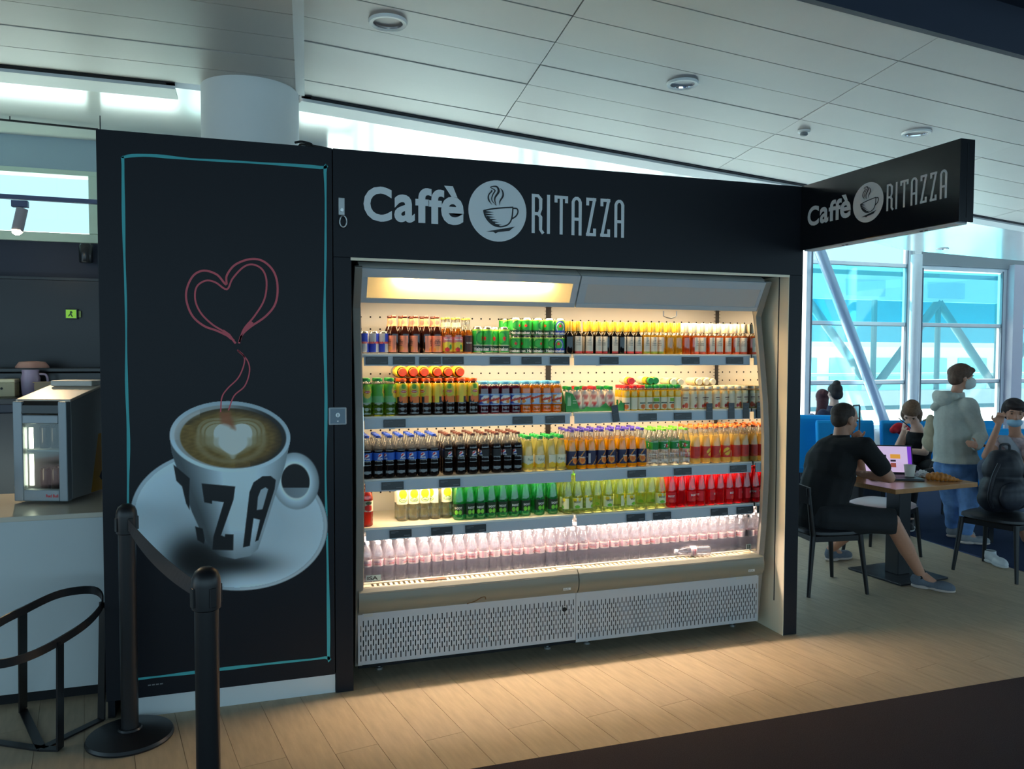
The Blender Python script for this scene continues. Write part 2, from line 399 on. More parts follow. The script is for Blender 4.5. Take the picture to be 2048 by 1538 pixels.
struct(MB().prism([(-1.2, 3.02), (18, 3.02), (18, 8.2), (-1.2, 8.2)], 'z', 4.8, 4.9).build('ceiling', m_white), 'high white ceiling along the facade')
struct(MB().box((17.2, -.9, 0), (17.4, 8.1, 3.6)).build('wall_right', m_white), 'white wall at the far right')
# round steel column and the diagonal brace
cpx = onY(1829, 700, 7.2)
struct(MB().cyl((cpx[0], 7.2, 0), (cpx[0], 7.2, 3.5), .095, n=28).build('column', m_frame, smooth=True), 'slim round steel column before the facade')
a_, b_ = onY(1641, 505, 7.75), onY(1778, 868, 7.75)
struct(MB().cyl(a_+(a_-b_)*.1, b_+(b_-a_)*.12, .095, n=28).build('trim_brace', mat('brace_steel', srgb(150, 170, 190), rough=.35, metal=.3), smooth=True), 'diagonal steel tube bracing the tall window')

# left: end wall of the cafe with a high window
YW = 3.0
mW = mat('cafe_wall_navy', srgb(24, 33, 54), rough=.55, noise=.12, nscale=1.6)
struct(MB().box((-6, YW, 0), (.6, YW+.15, 2.58)).build('wall_back', mW), 'dark navy back wall of the cafe')
struct(MB().box((-6, YW-.02, 3.12), (.6, YW+.15, 3.39)).build('wall_beam', smat('blue_grey_beam', 150, 170, 182)), 'blue grey beam above the cafe window')
t = bpy.data.objects.new('window_8', None); COL.objects.link(t); t.location = (-5.2, YW, 0); struct(t, 'long high window above the dark wall')
m_green = smat('pale_green_frame', 196, 214, 196, rough=.4)
member('frame', t, (0, -.03, 2.58), (6, .12, 2.65), m_green); member('frame', t, (0, -.03, 3.1), (6, .12, 3.14), m_green)
xw = onY(187, 400, YW)[0]+5.2
member('mullion', t, (xw-.03, -.035, 2.65), (xw+.05, .1, 3.1), m_green)
member('mullion', t, (xw+1.5, -.035, 2.65), (xw+1.58, .1, 3.1), m_green)
MB().box((.05, .04, 2.66), (xw-.03, .05, 3.09)).build('pane', m_pane2, t); MB().box((xw+.05, .04, 2.66), (xw+1.5, .05, 3.09)).build('pane', m_pane2, t)
struct(MB().box((-6.2, .3, 0), (-6, 3.1, 3.375)).build('wall_left', mW), 'dark navy side wall of the cafe')
# suspended thin rails under the lower ceiling
for (a, b, r, nm, lab) in ((( -60, 233), (196, 259), .008, 'ceiling_wire', 'thin black suspended rail above the cafe'),):
    P0, P1 = onZ(*a, ZL-.03), onZ(*b, ZL-.03)
    t = thing(nm, lab, 'rail', tuple(P0)); q = Vector(P1-P0)
    MB().cyl((0, 0, 0), q, r, n=8).build('rod', smat('black_metal', 22, 22, 26, rough=.4), t)
    MB().cyl(q*.3, q*.3+Vector((0, 0, .035)), .004, n=6).build('hanger', MATS['black_metal'], t)

# outside: apron, jet bridge, distant ground
m_apron = mat('apron_concrete', srgb(206, 212, 208), rough=.9, noise=.06, nscale=.6)
struct(MB().box((-60, YF+.6, -4.2), (120, 160, -4.0)).build('ground', m_apron), 'pale concrete airport apron')
m_jb = smat('jet_bridge_grey', 104, 144, 152, rough=.5); m_jbw = smat('jet_bridge_white', 226, 232, 232, rough=.5)
jb = thing('jet_bridge', 'grey glazed jet bridge with diagonal trusses outside the windows', 'jet bridge', (14, 17, -4))
Lj = 26
for (z0, z1) in ((4.0, 4.5), (7.5, 8.3)):
    MB().box((-8, 0, z0), (Lj, .25, z1)).build('beam', m_jbw, jb)
MB().box((-8, 2.6, 6.15), (Lj, 2.8, 8.3)).build('far_wall', smat('jet_bridge_glass', 120, 205, 225, rough=.25), jb)
MB().box((-8, 0, 8.3), (Lj, 2.8, 8.45)).build('roof', m_jb, jb); MB().box((-8, 0, 3.85), (Lj, 2.8, 4.0)).build('deck', m_jb, jb)
for k in range(13):
    x0 = -8+k*2.7; up = k % 2
    MB().cyl((x0, .1, 4.5 if up else 7.5), (x0+2.7, .1, 7.5 if up else 4.5), .14, n=10).build('truss_tube', m_jb, jb, smooth=True)
    MB().cyl((x0, .1, 4.4), (x0, .1, 7.6), .09, n=8).build('post', m_jb, jb, smooth=True)
for x0 in (-3.5, 5.5, 14):
    for dx in (-1.1, 1.1):
        MB().cyl((x0+dx*1.6, 1.4, 0), (x0+dx*.3, 1.4, 3.9), .22, n=12).build('support_leg', m_jb, jb, smooth=True)
hz = thing('terminal_building', 'low pale terminal building across the apron', 'building', (10, 70, -4))
MB().box((-40, 0, 0), (90, 12, 6.5)).build('wall', smat('far_wall_pale', 196, 206, 208), hz)
MB().box((-40, -.3, 6.5), (90, 12.5, 7.2)).build('roof', smat('far_roof', 168, 182, 188), hz)
for k in range(20):
    MB().box((-36+k*6.3, -.15, 1.2), (-31.5+k*6.3, .05, 5.2)).build('window', MATS['jet_bridge_glass'], hz)

MB().box((-8, 2.55, 4.9), (Lj, 2.7, 5.0)).build('handrail', m_jbw, jb)
for k in range(9): MB().box((-6+k*3.4, -.05, 7.62), (-4.4+k*3.4, 0, 8.15)).build('roof_panel', smat('jet_bridge_panel', 186, 206, 214, rough=.4), jb)
am = thing('service_truck', 'white airport service truck parked on the apron', 'truck', (21.5, 30, -4))
MB().box((-2.2, -1, .6), (1.2, 1, 3.0)).build('cargo_box', m_jbw, am, bevel=.05); MB().box((1.25, -1, .6), (2.7, 1, 2.3)).build('cab', m_jbw, am, bevel=.1); MB().box((1.9, -1.01, 1.5), (2.55, 1.01, 2.15)).build('cab_window', MATS['jet_bridge_glass'], am)
for x in (-1.4, 1.8):
    for y in (-.9, .9): MB().cyl((x, y-.12, .45), (x, y+.12, .45), .45, n=18).build('wheel', m_dark, am, smooth=True)
# ================================================================== the kiosk wall around the cooler
H = 2.73; XA, XD, XL, XR, XC = -.680, .365, .455, 3.051, 3.149; ZO = 2.198; ZP = .0966
m_black = mat('black_laminate', srgb(24, 26, 33), rough=.45, spec=.25, noise=.05, nscale=240, bump=.05)
m_blackg = mat('black_gloss', srgb(20, 21, 25), rough=.16, spec=.5)
m_cream = mat('cream_laminate', srgb(250, 236, 208), rough=.5, noise=.015, nscale=5)
m_vinyl = mat('white_vinyl', srgb(226, 230, 232), rough=.45)
ki = thing('kiosk', 'black panelled kiosk wall with a coffee poster, a lettered fascia and a lit cooler bay', 'kiosk', (0, 0, 0))
pp = MB().box((XA, 0, ZP), (XD-.002, .045, H)).build('poster_panel', m_black, ki, bevel=.002)
fa = MB().box((XD+.002, 0, ZO), (XC, .05, H)).build('fascia', m_black, ki, bevel=.002)
MB().box((XD+.002, 0, 0), (XL, .05, ZO)).build('pillar', m_black, ki, bevel=.002)
MB().box((XR, 0, 0), (XC, .05, ZO)).build('pillar', m_black, ki, bevel=.002)
# cream jamb with its shutter slot, lintel edge and dark soffit
MB().box((XR-.003, -.001, 0), (XR, .085, ZO)).build('jamb_lining', m_cream, ki)
MB().box((XR-.003, .098, 0), (XR, 1.0, ZO)).build('jamb_lining', m_cream, ki)
MB().box((XR-.003, .085, 0), (XR, .098, .19)).build('jamb_lining', m_cream, ki)
MB().box((XR, .05, 0), (XR+.02, 1.0, ZO)).build('jamb_core', m_dark, ki)
MB().box((XL-.02, .05, 0), (XL, 1.0, ZO)).build('jamb_core', m_dark, ki)
MB().box((XL-.004, -.004, ZO-.014), (XR, .006, ZO)).build('lintel_edge', m_cream, ki)
MB().box((XL, .006, ZO-.002), (XR, 1.0, ZO+.02)).build('soffit', m_dark, ki)
MB().box((XA, .045, .0), (XA+.03, 1.05, H)).build('side_wall', m_black, ki)
MB().box((XC-.03, .05, .0), (XC, 1.05, H)).build('side_wall', m_black, ki)
MB().box((XA, 1.02, 0), (XC, 1.05, H)).build('rear_wall', m_black, ki)
MB().box((XA+.03, .05, H-.03), (XC-.03, 1.02, H)).build('roof', m_black, ki)
MB().box((-.60, .012, 0), (XD, .03, ZP)).build('plinth', smat('white_plinth', 214, 220, 222, rough=.4), ki)

def cXZ(v, Y): return [(p[0], Y, p[1]) for p in v]
def px_plane(pts, Y=0.): return [(lambda q: (q[0], q[2]))(onY(x, y, Y)) for x, y in pts]

# --- lettering, drawn once in logo units (the kiosk fascia's metres, origin at the badge centre)
def logo_parts():
    letters = []; badge = MB(); ink = MB()
    F3 = lambda v: [(p[0], 0, p[1]) for p in v]
    for ch, xa, xb, za, zb in (('C', .516, .658, 2.383, 2.558), ('a', .670, .775, 2.386, 2.526), ('f', .778, .862, 2.388, 2.566), ('f', .846, .928, 2.387, 2.563), ('è', .912, 1.033, 2.386, 2.585)):
        g = MB(); v, f = fit_text(ch, xa-1.217, xb-1.217, za-2.472, zb-2.472, .03); g.add(F3(v), f); letters.append(g)
    n = 48; badge.add([(.16*math.cos(2*math.pi*k/n), 0, .16*math.sin(2*math.pi*k/n)) for k in range(n)], [tuple(range(n))])
    # RITAZZA : tall condensed strokes
    h = .208; z0 = 2.367-2.472; wd = .056; s = .0165; x = 1.407-1.217
    def st(pts): v, f = ribbon(pts, s); letters[-1].add([(x+p[0], len(letters[-1].f)*4e-5, z0+p[1]) for p in v], f)
    def arch(a, b, top, r=.02): return [(a, top-r), (a+.006, top-.007), (a+r*.75, top), (b-r*.75, top), (b-.006, top-.007), (b, top-r)]
    e = s/2
    for ch in 'RITAZZA':
        letters.append(MB())
        if ch == 'R':
            st([(e, 0), (e, h)]); st([(0, h-e), (wd*.6, h-e), (wd-e, h-.025), (wd-e, h*.62), (wd*.7, h*.5), (e, h*.5)]); st([(wd*.62, h*.5), (wd-e, h*.42), (wd-e, .02), (wd+.006, 0)]); x += wd+.026
        elif ch == 'I': st([(e, 0), (e, h)]); x += s+.024
        elif ch == 'T': st([(0, h-e), (wd+.018, h-e)]); st([((wd+.018)/2, 0), ((wd+.018)/2, h)]); st([(e, h-.038), (e, h)]); st([(wd+.018-e, h-.038), (wd+.018-e, h)]); x += wd+.018+.020
        elif ch == 'A': st([(e, 0)]+arch(e, wd-e, h-e)+[(wd-e, 0)]); st([(0, h*.42), (wd, h*.42)]); x += wd+.025
        else: st([(0, h-e), (wd, h-e)]); st([(wd-e, h), (e, 0)]); st([(0, e), (wd, e)]); st([(e, h-.042), (e, h)]); st([(wd-e, 0), (wd-e, .042)]); x += wd+.024
    xm = x-.025
    k = (1.952-1.217-(1.407-1.217))/(xm-(1.407-1.217)); x0 = 1.407-1.217
    for g in letters[5:]: g.v = [(x0+(p[0]-x0)*k, p[1], p[2]) for p in g.v]
    # the badge: cup, steam, saucer in ink
    c = lambda a, b: ((a-1137)/188*.16, (455-b)/188*.16)
    def pol(pts): v = [c(*p) for p in pts]; ink.add([(p[0], len(ink.f)*2e-5, p[1]) for p in v], [tuple(range(len(v)))])
    def stk(pts, wdt): v, f = ribbon([c(*p) for p in smooth_path(pts, 5)], wdt*.16/188 if np.isscalar(wdt) else np.interp(np.linspace(0, 1, (len(pts)-1)*5+1), np.linspace(0, 1, len(wdt)), wdt)*.16/188); ink.add([(p[0], len(ink.f)*2e-5, p[1]) for p in v], f)
    stk([(1045, 458), (1100, 444), (1170, 433), (1238, 426)], 9)
    stk([(1046, 456), (1056, 490), (1080, 522), (1115, 545), (1160, 550), (1205, 533), (1228, 495), (1236, 428)], 9)
    stk([(1236, 432), (1262, 434), (1268, 455), (1255, 480), (1226, 500)], 9)
    for i in range(6):       # hatching on the shaded side of the cup
        y = 462+i*15; xl = 1049+i*i*2.2+i*2; pol([(xl, y-4), (xl+62-i*2, y+2), (xl+4, y+11)])
    pol([(1060, 500), (1082, 500), (1130, 540), (1110, 546), (1080, 525)]); pol([(1105, 520), (1130, 540), (1160, 548), (1120, 547)])
    pol([(1062, 585), (1120, 572), (1252, 545), (1238, 552), (1212, 574), (1140, 584), (1122, 594), (1108, 584)])
    stk([(1100, 420), (1078, 390), (1078, 360), (1098, 335), (1092, 328)], [1, 10, 8, 9, 1]); stk([(1128, 424), (1098, 390), (1105, 355), (1118, 330), (1088, 312), (1128, 306), (1142, 335), (1118, 375), (1120, 405), (1128, 424)], [1, 6, 7, 8, 3, 10, 14, 10, 6, 1])
    stk([(1148, 420), (1150, 395), (1170, 360), (1166, 330), (1150, 314)], [1, 8, 11, 8, 1])
    return letters, badge, ink
LET, BAD, INK = logo_parts()
m_ink = smat('black_ink', 20, 22, 28, rough=.5)
def place_logo(parent, fn, mletter):
    for src, nm, m in [(g, 'letter', mletter) for g in LET]+[(BAD, 'badge', mletter), (INK, 'badge_cup', m_ink)]:
        b = MB(); b.f = list(src.f); b.m = list(src.m); b.v = [fn(p[0], p[2], p[1]+{'letter': .0012, 'badge': .0012, 'badge_cup': .002}[nm]) for p in src.v]; b.build(nm, m, parent)
place_logo(fa, lambda x, z, d: (1.217+x, -d, 2.472+z), m_vinyl)

# --- projecting sign
sg = thing('projecting_sign', 'black double-sided sign box projecting from the kiosk corner', 'sign', (3.124, 0, 0))
ZS0 = 2.346
body = MB().box((0, -1.128, ZS0), (.086, -.002, H)).build('sign_box', m_blackg, sg, bevel=.002)
MB().box((.041, -1.1292, ZS0+.02), (.044, -1.126, H-.02)).build('seam', m_dark, sg)
MB().box((.008, -1.1, ZS0-.006), (.078, -.03, ZS0)).build('bottom_edge', smat('pale_edge', 200, 204, 206), sg)
for yy in (-.35, -.9):
    for dy in (0, .03): MB().lathe([(.008, -.002), (.008, 0)], 12, (.04, yy+dy, ZS0-.006)).build('screw', m_dark, sg)
kk = .66
place_logo(body, lambda x, z, d: (-d, -.549-x*.69, 2.537+z*kk), smat('grey_vinyl', 205, 206, 206, rough=.45))

# --- poster art (flat print on the panel)
def art(name, px_polys, m, d=.0008, parent=pp):
    b = MB()
    for v, f in px_polys: b.add(cXZ(px_plane(v), -d), f)
    return b.build(name, m, parent)
m_teal = smat('teal_chalk', 72, 178, 182, rough=.6); m_red = smat('red_chalk', 214, 92, 104, rough=.6)
bor = smooth_path([(249, 314), (300, 311), (380, 318), (500, 325), (640, 335), (650, 345), (651, 500), (649, 640), (652, 800), (651, 950), (655, 1120), (657, 1305), (650, 1315), (560, 1325), (470, 1335), (386, 1345), (300, 1355), (268, 1358), (262, 1350), (258, 1150), (256, 1000), (257, 880), (253, 760), (252, 620), (248, 480), (246, 330)], 5, True)
art('border_line', [ribbon(bor, [5.2+1.3*math.sin(i*.37)+.8*math.sin(i*1.1) for i in range(len(bor))], True)], m_teal)
q = lambda x, y: (200+x/3.076, 460+y/3.076)
hearts = [([(835, 698), (800, 660), (720, 620), (640, 590), (570, 530), (533, 440), (535, 360), (575, 280), (640, 250), (720, 275), (775, 335), (780, 280), (830, 215), (920, 180), (1000, 190), (1065, 250), (1092, 340), (1080, 450), (1020, 530), (920, 600), (870, 650), (855, 698)], 4.2),
          ([(825, 680), (770, 630), (690, 580), (620, 510), (586, 430), (595, 350), (650, 312), (710, 322), (780, 365), (815, 300), (880, 230), (940, 212), (1000, 245), (1025, 320), (1010, 430), (950, 530), (885, 610), (858, 690)], 3.6),
          ([(845, 738), (885, 775), (885, 830), (850, 910), (785, 975), (750, 1030), (742, 1120)], 2.6), ([(848, 742), (905, 800), (920, 870), (890, 960), (825, 1020), (790, 1110)], 2.6)]
art('heart_line', [ribbon([q(*p) for p in smooth_path(pts, 5)], wd_) for pts, wd_ in hearts], m_red, .0014)
art('heart_tail', [([q(*p) for p in ((760, 612), (800, 640), (836, 690), (800, 672), (756, 634))], [(0, 1, 2, 3, 4)]), ([q(*p) for p in ((930, 560), (905, 585), (856, 660), (880, 636), (945, 572))], [(0, 1, 2, 3, 4)])], m_red, .0015)
# the photographed cup and saucer, printed colours on a fine grid
GX, GY = 330, 320; xs = np.linspace(258, 662, GX); ys = np.linspace(796, 1192, GY); PX, PY = np.meshgrid(xs, ys)
def rot(cx, cy, a):
    c, s = math.cos(a), math.sin(a); return (PX-cx)*c+(PY-cy)*s, -(PX-cx)*s+(PY-cy)*c
def ell(cx, cy, a, b, ang=0.): u, v = rot(cx, cy, ang); return np.sqrt((u/a)**2+(v/b)**2)
def aa(d, wpx=1.2): return np.clip(.5-d/wpx, 0, 1)              # signed distance in px -> coverage
def seg(ax, ay, bx, by): # distance to a segment
    dx, dy = bx-ax, by-ay; t = np.clip(((PX-ax)*dx+(PY-ay)*dy)/(dx*dx+dy*dy), 0, 1); return np.hypot(PX-ax-t*dx, PY-ay-t*dy)
def inpoly(pts):
    ins = np.zeros(PX.shape, bool); dmin = np.full(PX.shape, 1e9); n = len(pts)
    for i in range(n):
        (ax, ay), (bx, by) = pts[i], pts[(i+1) % n]; dmin = np.minimum(dmin, seg(ax, ay, bx, by))
        with np.errstate(divide='ignore', invalid='ignore'): cr = ((ay > PY) != (by > PY)) & (PX < (bx-ax)*(PY-ay)/(by-ay+1e-12)+ax)
        ins ^= cr
    return np.where(ins, -dmin, dmin)
img = np.empty(PX.shape+(3,)); img[:] = (24, 26, 33)
def lay(col, a):
    global img
    col = np.array(col, float); img = img*(1-a[..., None])+(col if col.ndim > 1 else col[None, None])*a[..., None]
def sh(base, k): return np.clip(np.array(base)[None, None]*k[..., None], 0, 255)
W = (218, 242, 254)
r = ell(458, 1040, 198, 140, R(7)); d = (r-1)*150
k = .90+.10*np.clip((r-.55)/.4, 0, 1)+.05*np.sin((PX-260)/120)
k *= 1-.93*np.exp(-(((PX-392)/62)**2+((PY-1118)/52)**2)**1.3)                   # the print's own dark corner left of the cup
k *= 1-.75*np.exp(-(((PX-470)/80)**2+((PY-1128)/22)**2)); k *= 1-.35*np.clip((PY-1120)/70, 0, 1)*np.clip((480-PX)/160, 0, 1)
k *= np.where((r > .955), .86, 1)
lay(sh(W, k), aa(d, 2))
lay((226, 232, 234), aa(np.abs(d+3)-1.2, 2)*.5*(PX > 480))
# handle
r = ell(591, 962, 47, 57, R(-8)); dh = np.abs((r-.80)*50)-10
kk_ = .92-.25*np.clip((r-.8)*4, -1, 1)-.12*np.clip((PX-600)/40, 0, 1)
lay((24, 26, 30), aa((r-.62)*50, 2)*(PX > 560)); lay(sh(W, .62+.2*np.clip((PX-560)/70, 0, 1)+0*PX), aa((r-.62)*50, 2)*(PY > 975)*(PX > 548)*.9)
lay(sh(W, kk_), aa(dh, 2)*(PX > 548))
# body
cupL = [(340, 880), (343, 905), (362, 960), (384, 1024), (404, 1068), (424, 1100), (440, 1112), (470, 1118), (500, 1112), (516, 1098), (532, 1050), (550, 992), (570, 930), (580, 885), (460, 866), (341, 876)]
d = inpoly(cupL); t_ = np.clip((PX-345-(PY-880)*.38)/(235-(PY-880)*.62+1e-6), 0, 1)
k = .40+.62*np.clip(t_*2.6, 0, 1)-.42*np.clip((t_-.72)*3.2, 0, 1)**1.5; k *= 1-.35*np.clip((PY-1060)/60, 0, 1)
lay(sh(W, k), aa(d, 1.6))
# lettering on the cup
cz = lambda x, y: (200+x/3.077, 760+y/3.077)
for pts in ([(625, 636), (832, 655), (822, 735), (745, 955), (768, 965), (770, 948), (822, 950), (820, 1048), (692, 1044), (698, 965), (762, 752), (690, 742), (690, 762), (642, 752)],
            [(452, 520), (552, 605), (548, 720), (552, 800), (530, 760), (505, 655), (470, 620)], [(585, 900), (632, 915), (645, 985), (640, 1008), (600, 985)],
            [(880, 1030), (920, 690), (945, 630), (1000, 592), (1050, 590), (1082, 615), (1075, 670), (975, 985), (955, 995), (985, 860), (945, 850), (922, 1020)]):
    lay((18, 20, 24), aa(inpoly([cz(*p) for p in pts]), 1.4)*.96)
for pts in ([(965, 800), (1000, 795), (1035, 672), (1018, 660), (990, 675), (972, 720)], ): lay(sh(W, .82+0*PX), aa(inpoly([cz(*p) for p in pts]), 1.4))
# rim, inner wall, coffee, latte heart
r = ell(460, 873, 121, 71, R(2)); lay(sh(W, .92+.12*np.clip((PY-PX*.2-770)/80, -1, 1)), aa((r-1)*80, 1.6))
ri = ell(460.5, 873.5, 112, 63.5, R(2)); u = (PX-460)/112
k = .85-.62*np.clip(u*1.25+.15, 0, 1); lay(sh((200, 206, 204), k), aa((ri-1)*70, 1.6))
rc = ell(462, 876, 102, 59.5, R(2))
nz = np.sin(PX*.23+np.sin(PY*.31)*2)*np.sin(PY*.41+PX*.07)
cof = np.stack([132+10*nz-34*np.clip(rc-.6, 0, 1)*(PX > 470), 104+9*nz-30*np.clip(rc-.6, 0, 1)*(PX > 470), 48+6*nz], -1)
cof = cof*(1-.45*np.clip((rc-.82)/.18, 0, 1)[..., None]*(((PX > 500) | (PY < 850))[..., None])); lay(cof, aa((rc-1)*70, 2))
lay((176, 158, 120), aa(np.abs(ell(462, 880, 66, 43, 0)-1)*40-4, 5)*.5)
def heart(cx, cy, s, sy): # implicit heart, y down
    X = (PX-cx)/s; Yh = -(PY-cy)/sy; return (X*X+Yh*Yh-1)**3-X*X*Yh**3
for s_, al in ((60, .35), (55, .0), (52, .5), (47, .0), (45, .65)):
    hv = heart(462, 882, s_, s_*.62); g = np.clip(-hv*9+.5, 0, 1)
    lay((205, 205, 180) if al else (140, 112, 60), g*(al if al else .75))
hv = heart(466, 884, 34, 30); lay((226, 232, 226), np.clip(-hv*12+.5, 0, 1))
d = inpoly([cz(*p) for p in ((735, 200), (800, 195), (832, 305), (790, 280), (745, 265))]); lay((166, 96, 62), np.clip(.5-d/8, 0, 1)*.8)
lay((235, 232, 228), aa(np.abs(ell(452, 876, 106, 58, 0)-1)*60-4, 8)*.5*(PX < 400)*(PY < 880))
cov = np.zeros(PX.shape, bool)
sil = (ell(458, 1040, 199.5, 141.5, R(7)) < 1) | (inpoly(cupL) < 1) | (ell(460, 873, 122, 72, R(2)) < 1) | ((ell(591, 962, 50, 60, R(-8)) < 1) & (PX > 545))
lin = np.where(img/255 > .04045, ((img/255+.055)/1.055)**2.4, img/255/12.92)
pb = MB(); ids = -np.ones(PX.shape, int); vv = []; cc = []
keep = sil[:-1, :-1] & sil[1:, :-1] & sil[:-1, 1:] & sil[1:, 1:]
use = np.zeros(PX.shape, bool)
use[:-1, :-1] |= keep; use[1:, :-1] |= keep; use[:-1, 1:] |= keep; use[1:, 1:] |= keep
ids[use] = np.arange(use.sum())
gy, gx = np.nonzero(use)
for yy, xx in zip(gy, gx):
    p_ = onY(xs[xx], ys[yy], 0.); vv.append((p_[0], -.0011, p_[2]))
ff = []
ky, kx = np.nonzero(keep)
ff = [(int(ids[a+1, b]), int(ids[a+1, b+1]), int(ids[a, b+1]), int(ids[a, b])) for a, b in zip(ky, kx)]
pb.v = vv; pb.f = ff; pb.m = [0]*len(ff)
pb.build('cup_print', printed('poster_print', .45, .35), pp, cols=lin[use])
# small credit line at the foot
v, f = text_geo('caffe', .017); pz = onY(310, 1371, 0)
art('credit_line', [([(296+i*8, 1372-i*1.0), (302+i*8, 1371.2-i*1.0), (302+i*8, 1368.6-i*1.0), (296+i*8, 1369.4-i*1.0)], [(0, 1, 2, 3)]) for i in range(4)], smat('grey_print', 120, 122, 124), .001)

# things fixed to the kiosk
m_steel = mat('brushed_steel', srgb(176, 178, 178), rough=.3, metal=.8)
p = onY(683, 412, 0)
t = thing('padlock_hasp', 'steel hasp plate with a hanging snap ring on the kiosk pillar', 'hasp', (p[0], -.0005, p[2]))
MB().box((-.015, -.004, -.045), (.015, 0, .04)).build('plate', m_steel, t, bevel=.0015)
MB().cyl((0, -.004, -.02), (0, -.02, -.022), .008, n=12).build('staple', m_steel, t, smooth=True)
ring = [(.006+.017*math.cos(a), -.018, -.078+.028*math.sin(a)) for a in np.linspace(0, 2*math.pi, 20, endpoint=False)]
MB().tube(ring, .004, 8, closed=True).build('snap_ring', m_steel, t, smooth=True)
p = onY(675, 832, 0)
t = thing('key_switch', 'square grey key switch plate beside the cooler', 'switch', (p[0], -.0005, p[2]))
MB().box((-.044, -.012, -.044), (.044, 0, .044)).build('rim', smat('pale_grey_plastic', 176, 184, 190, rough=.4), t, bevel=.006)
MB().box((-.036, -.0135, -.036), (.036, -.011, .036)).build('face_plate', smat('slate_plastic', 112, 130, 144, rough=.35), t, bevel=.002)
MB().cyl((0, -.013, .006), (0, -.018, .006), .011, n=16).build('key_cylinder', m_steel, t, smooth=True)
MB().box((-.0015, -.0185, -.001), (.0015, -.0178, .013)).build('keyhole', m_dark, t)
MB().box((-.004, -.0145, -.028), (.004, -.013, -.022)).build('indicator', m_vinyl, t)
t = thing('cable', 'loop of black cable lying on top of the kiosk', 'cable', (0, 0, H))
cp_ = [onY(x, y, .12) for x, y in ((590, 287), (605, 283), (625, 287), (600, 291), (602, 282), (612, 279), (640, 281), (670, 286), (688, 295))]
MB().tube([(c[0], .10+.02*i, max(c[2]-H, .006)+.0) for i, c in enumerate(smooth_path(cp_, 4))] if False else [(c[0], .1+.006*i, max(c[2]-H, .008)) for i, c in enumerate(np.array(smooth_path(cp_, 4)))], .006, 8).build('cable_loop', smat('black_rubber', 24, 22, 22, rough=.6), t, smooth=True)
# ================================================================== refrigerated display case
CL, CM, CR = .525, 1.7325, 2.94; YB = .60
m_case = mat('case_white', srgb(236, 232, 222), rough=.4, noise=.012, nscale=6)
m_grey = mat('case_grey', srgb(186, 194, 200), rough=.42)
m_rail = mat('rail_plastic', srgb(176, 190, 202), rough=.25, spec=.5)
m_bump = mat('bumper_beige', srgb(132, 130, 116), rough=.35, noise=.03, nscale=5)
m_mirror = mat('mirror', (.86, .86, .84), rough=.01, metal=1)
WARM = (1., .80, .52)
m_tube = mat('fluorescent_tube', (1, 1, 1), emit=(1, .70, .31), estr=140.)
m_led = mat('shelf_lamp', (1, 1, 1), emit=(1, .78, .48), estr=6.)
ca = thing('display_case', 'open refrigerated display case of two bays full of drinks', 'display case', (0, 0, 0))
prof = [(.075, 2.16), (.175, 1.955), (.166, 1.89), (.133, 1.70), (.093, 1.44), (.073, 1.228), (.069, .983), (.086, .671), (.112, .43), (.156, .06), (.70, .06), (.70, 2.17), (.10, 2.17)]
for x0, x1, xm0, xm1 in ((CL-.045, CL-.004, CL-.004, CL), (CR+.004, CR+.045, CR, CR+.004)):
    MB().prism(prof, 'x', x0, x1).build('side_panel', smat('end_panel_grey', 138, 134, 126, rough=.4), ca, bevel=.004)
    mp_ = [(.20, 1.96), (.185, 1.89), (.155, 1.70), (.115, 1.44), (.095, 1.228), (.091, .983), (.108, .671), (.13, .50), (YB, .47), (YB, 2.1), (.24, 2.1)]
    MB().prism(mp_, 'x', xm0, xm1).build('end_mirror', m_mirror, ca)
# back wall with pegboard holes, uprights and slot ticks
MB().box((CL, YB, .47), (CR, YB+.03, 2.12)).build('back_wall', m_case, ca)
MB().box((CL, .26, 2.15), (CR, .7, 2.17)).build('roof', smat('case_roof', 60, 58, 56), ca)
MB().box((CL-.045, .70, .06), (CR+.045, .73, 2.17)).build('rear_shell', m_grey, ca)
hb = MB(); tk = MB(); up = MB()
for Mx in (CL, CM):
    for i in range(21):
        x = Mx+.05+i*.0555
        if x > Mx+1.2075-.03: break
        for z in (1.93, 1.86, 1.79, 1.60, 1.545, 1.49, 1.27, 1.225, .70, .66, 0.95, .905, 1.18):
            hb.lathe([(.0055, 0), (.0055, .002)], 7, (0, 0, 0)); n_ = 7*2
            hb.v[-n_:] = [(x+p[0], YB-.0012+p[2]*.3, z+p[1]) for p in hb.v[-n_:]]
    for xs_ in (Mx+.012, Mx+1.2075-.012):
        for k in range(75):
            z = .5+k*.0215; tk.box((xs_-.012, YB-.0015, z), (xs_+.012, YB+.001, z+.003))
for x in (CL+.0, CM, CR-.0):
    w2 = .016 if x == CM else .012
    up.box((max(CL, x-w2), YB-.006, .5), (min(CR, x+w2), YB, 2.1))
o = hb.build('peg_holes', m_dark, ca); o['kind'] = 'stuff'; o = tk.build('slot_marks', smat('slot_brown', 60, 44, 34), ca); o['kind'] = 'stuff'
up.build('upright', smat('upright_black', 30, 24, 24), ca)
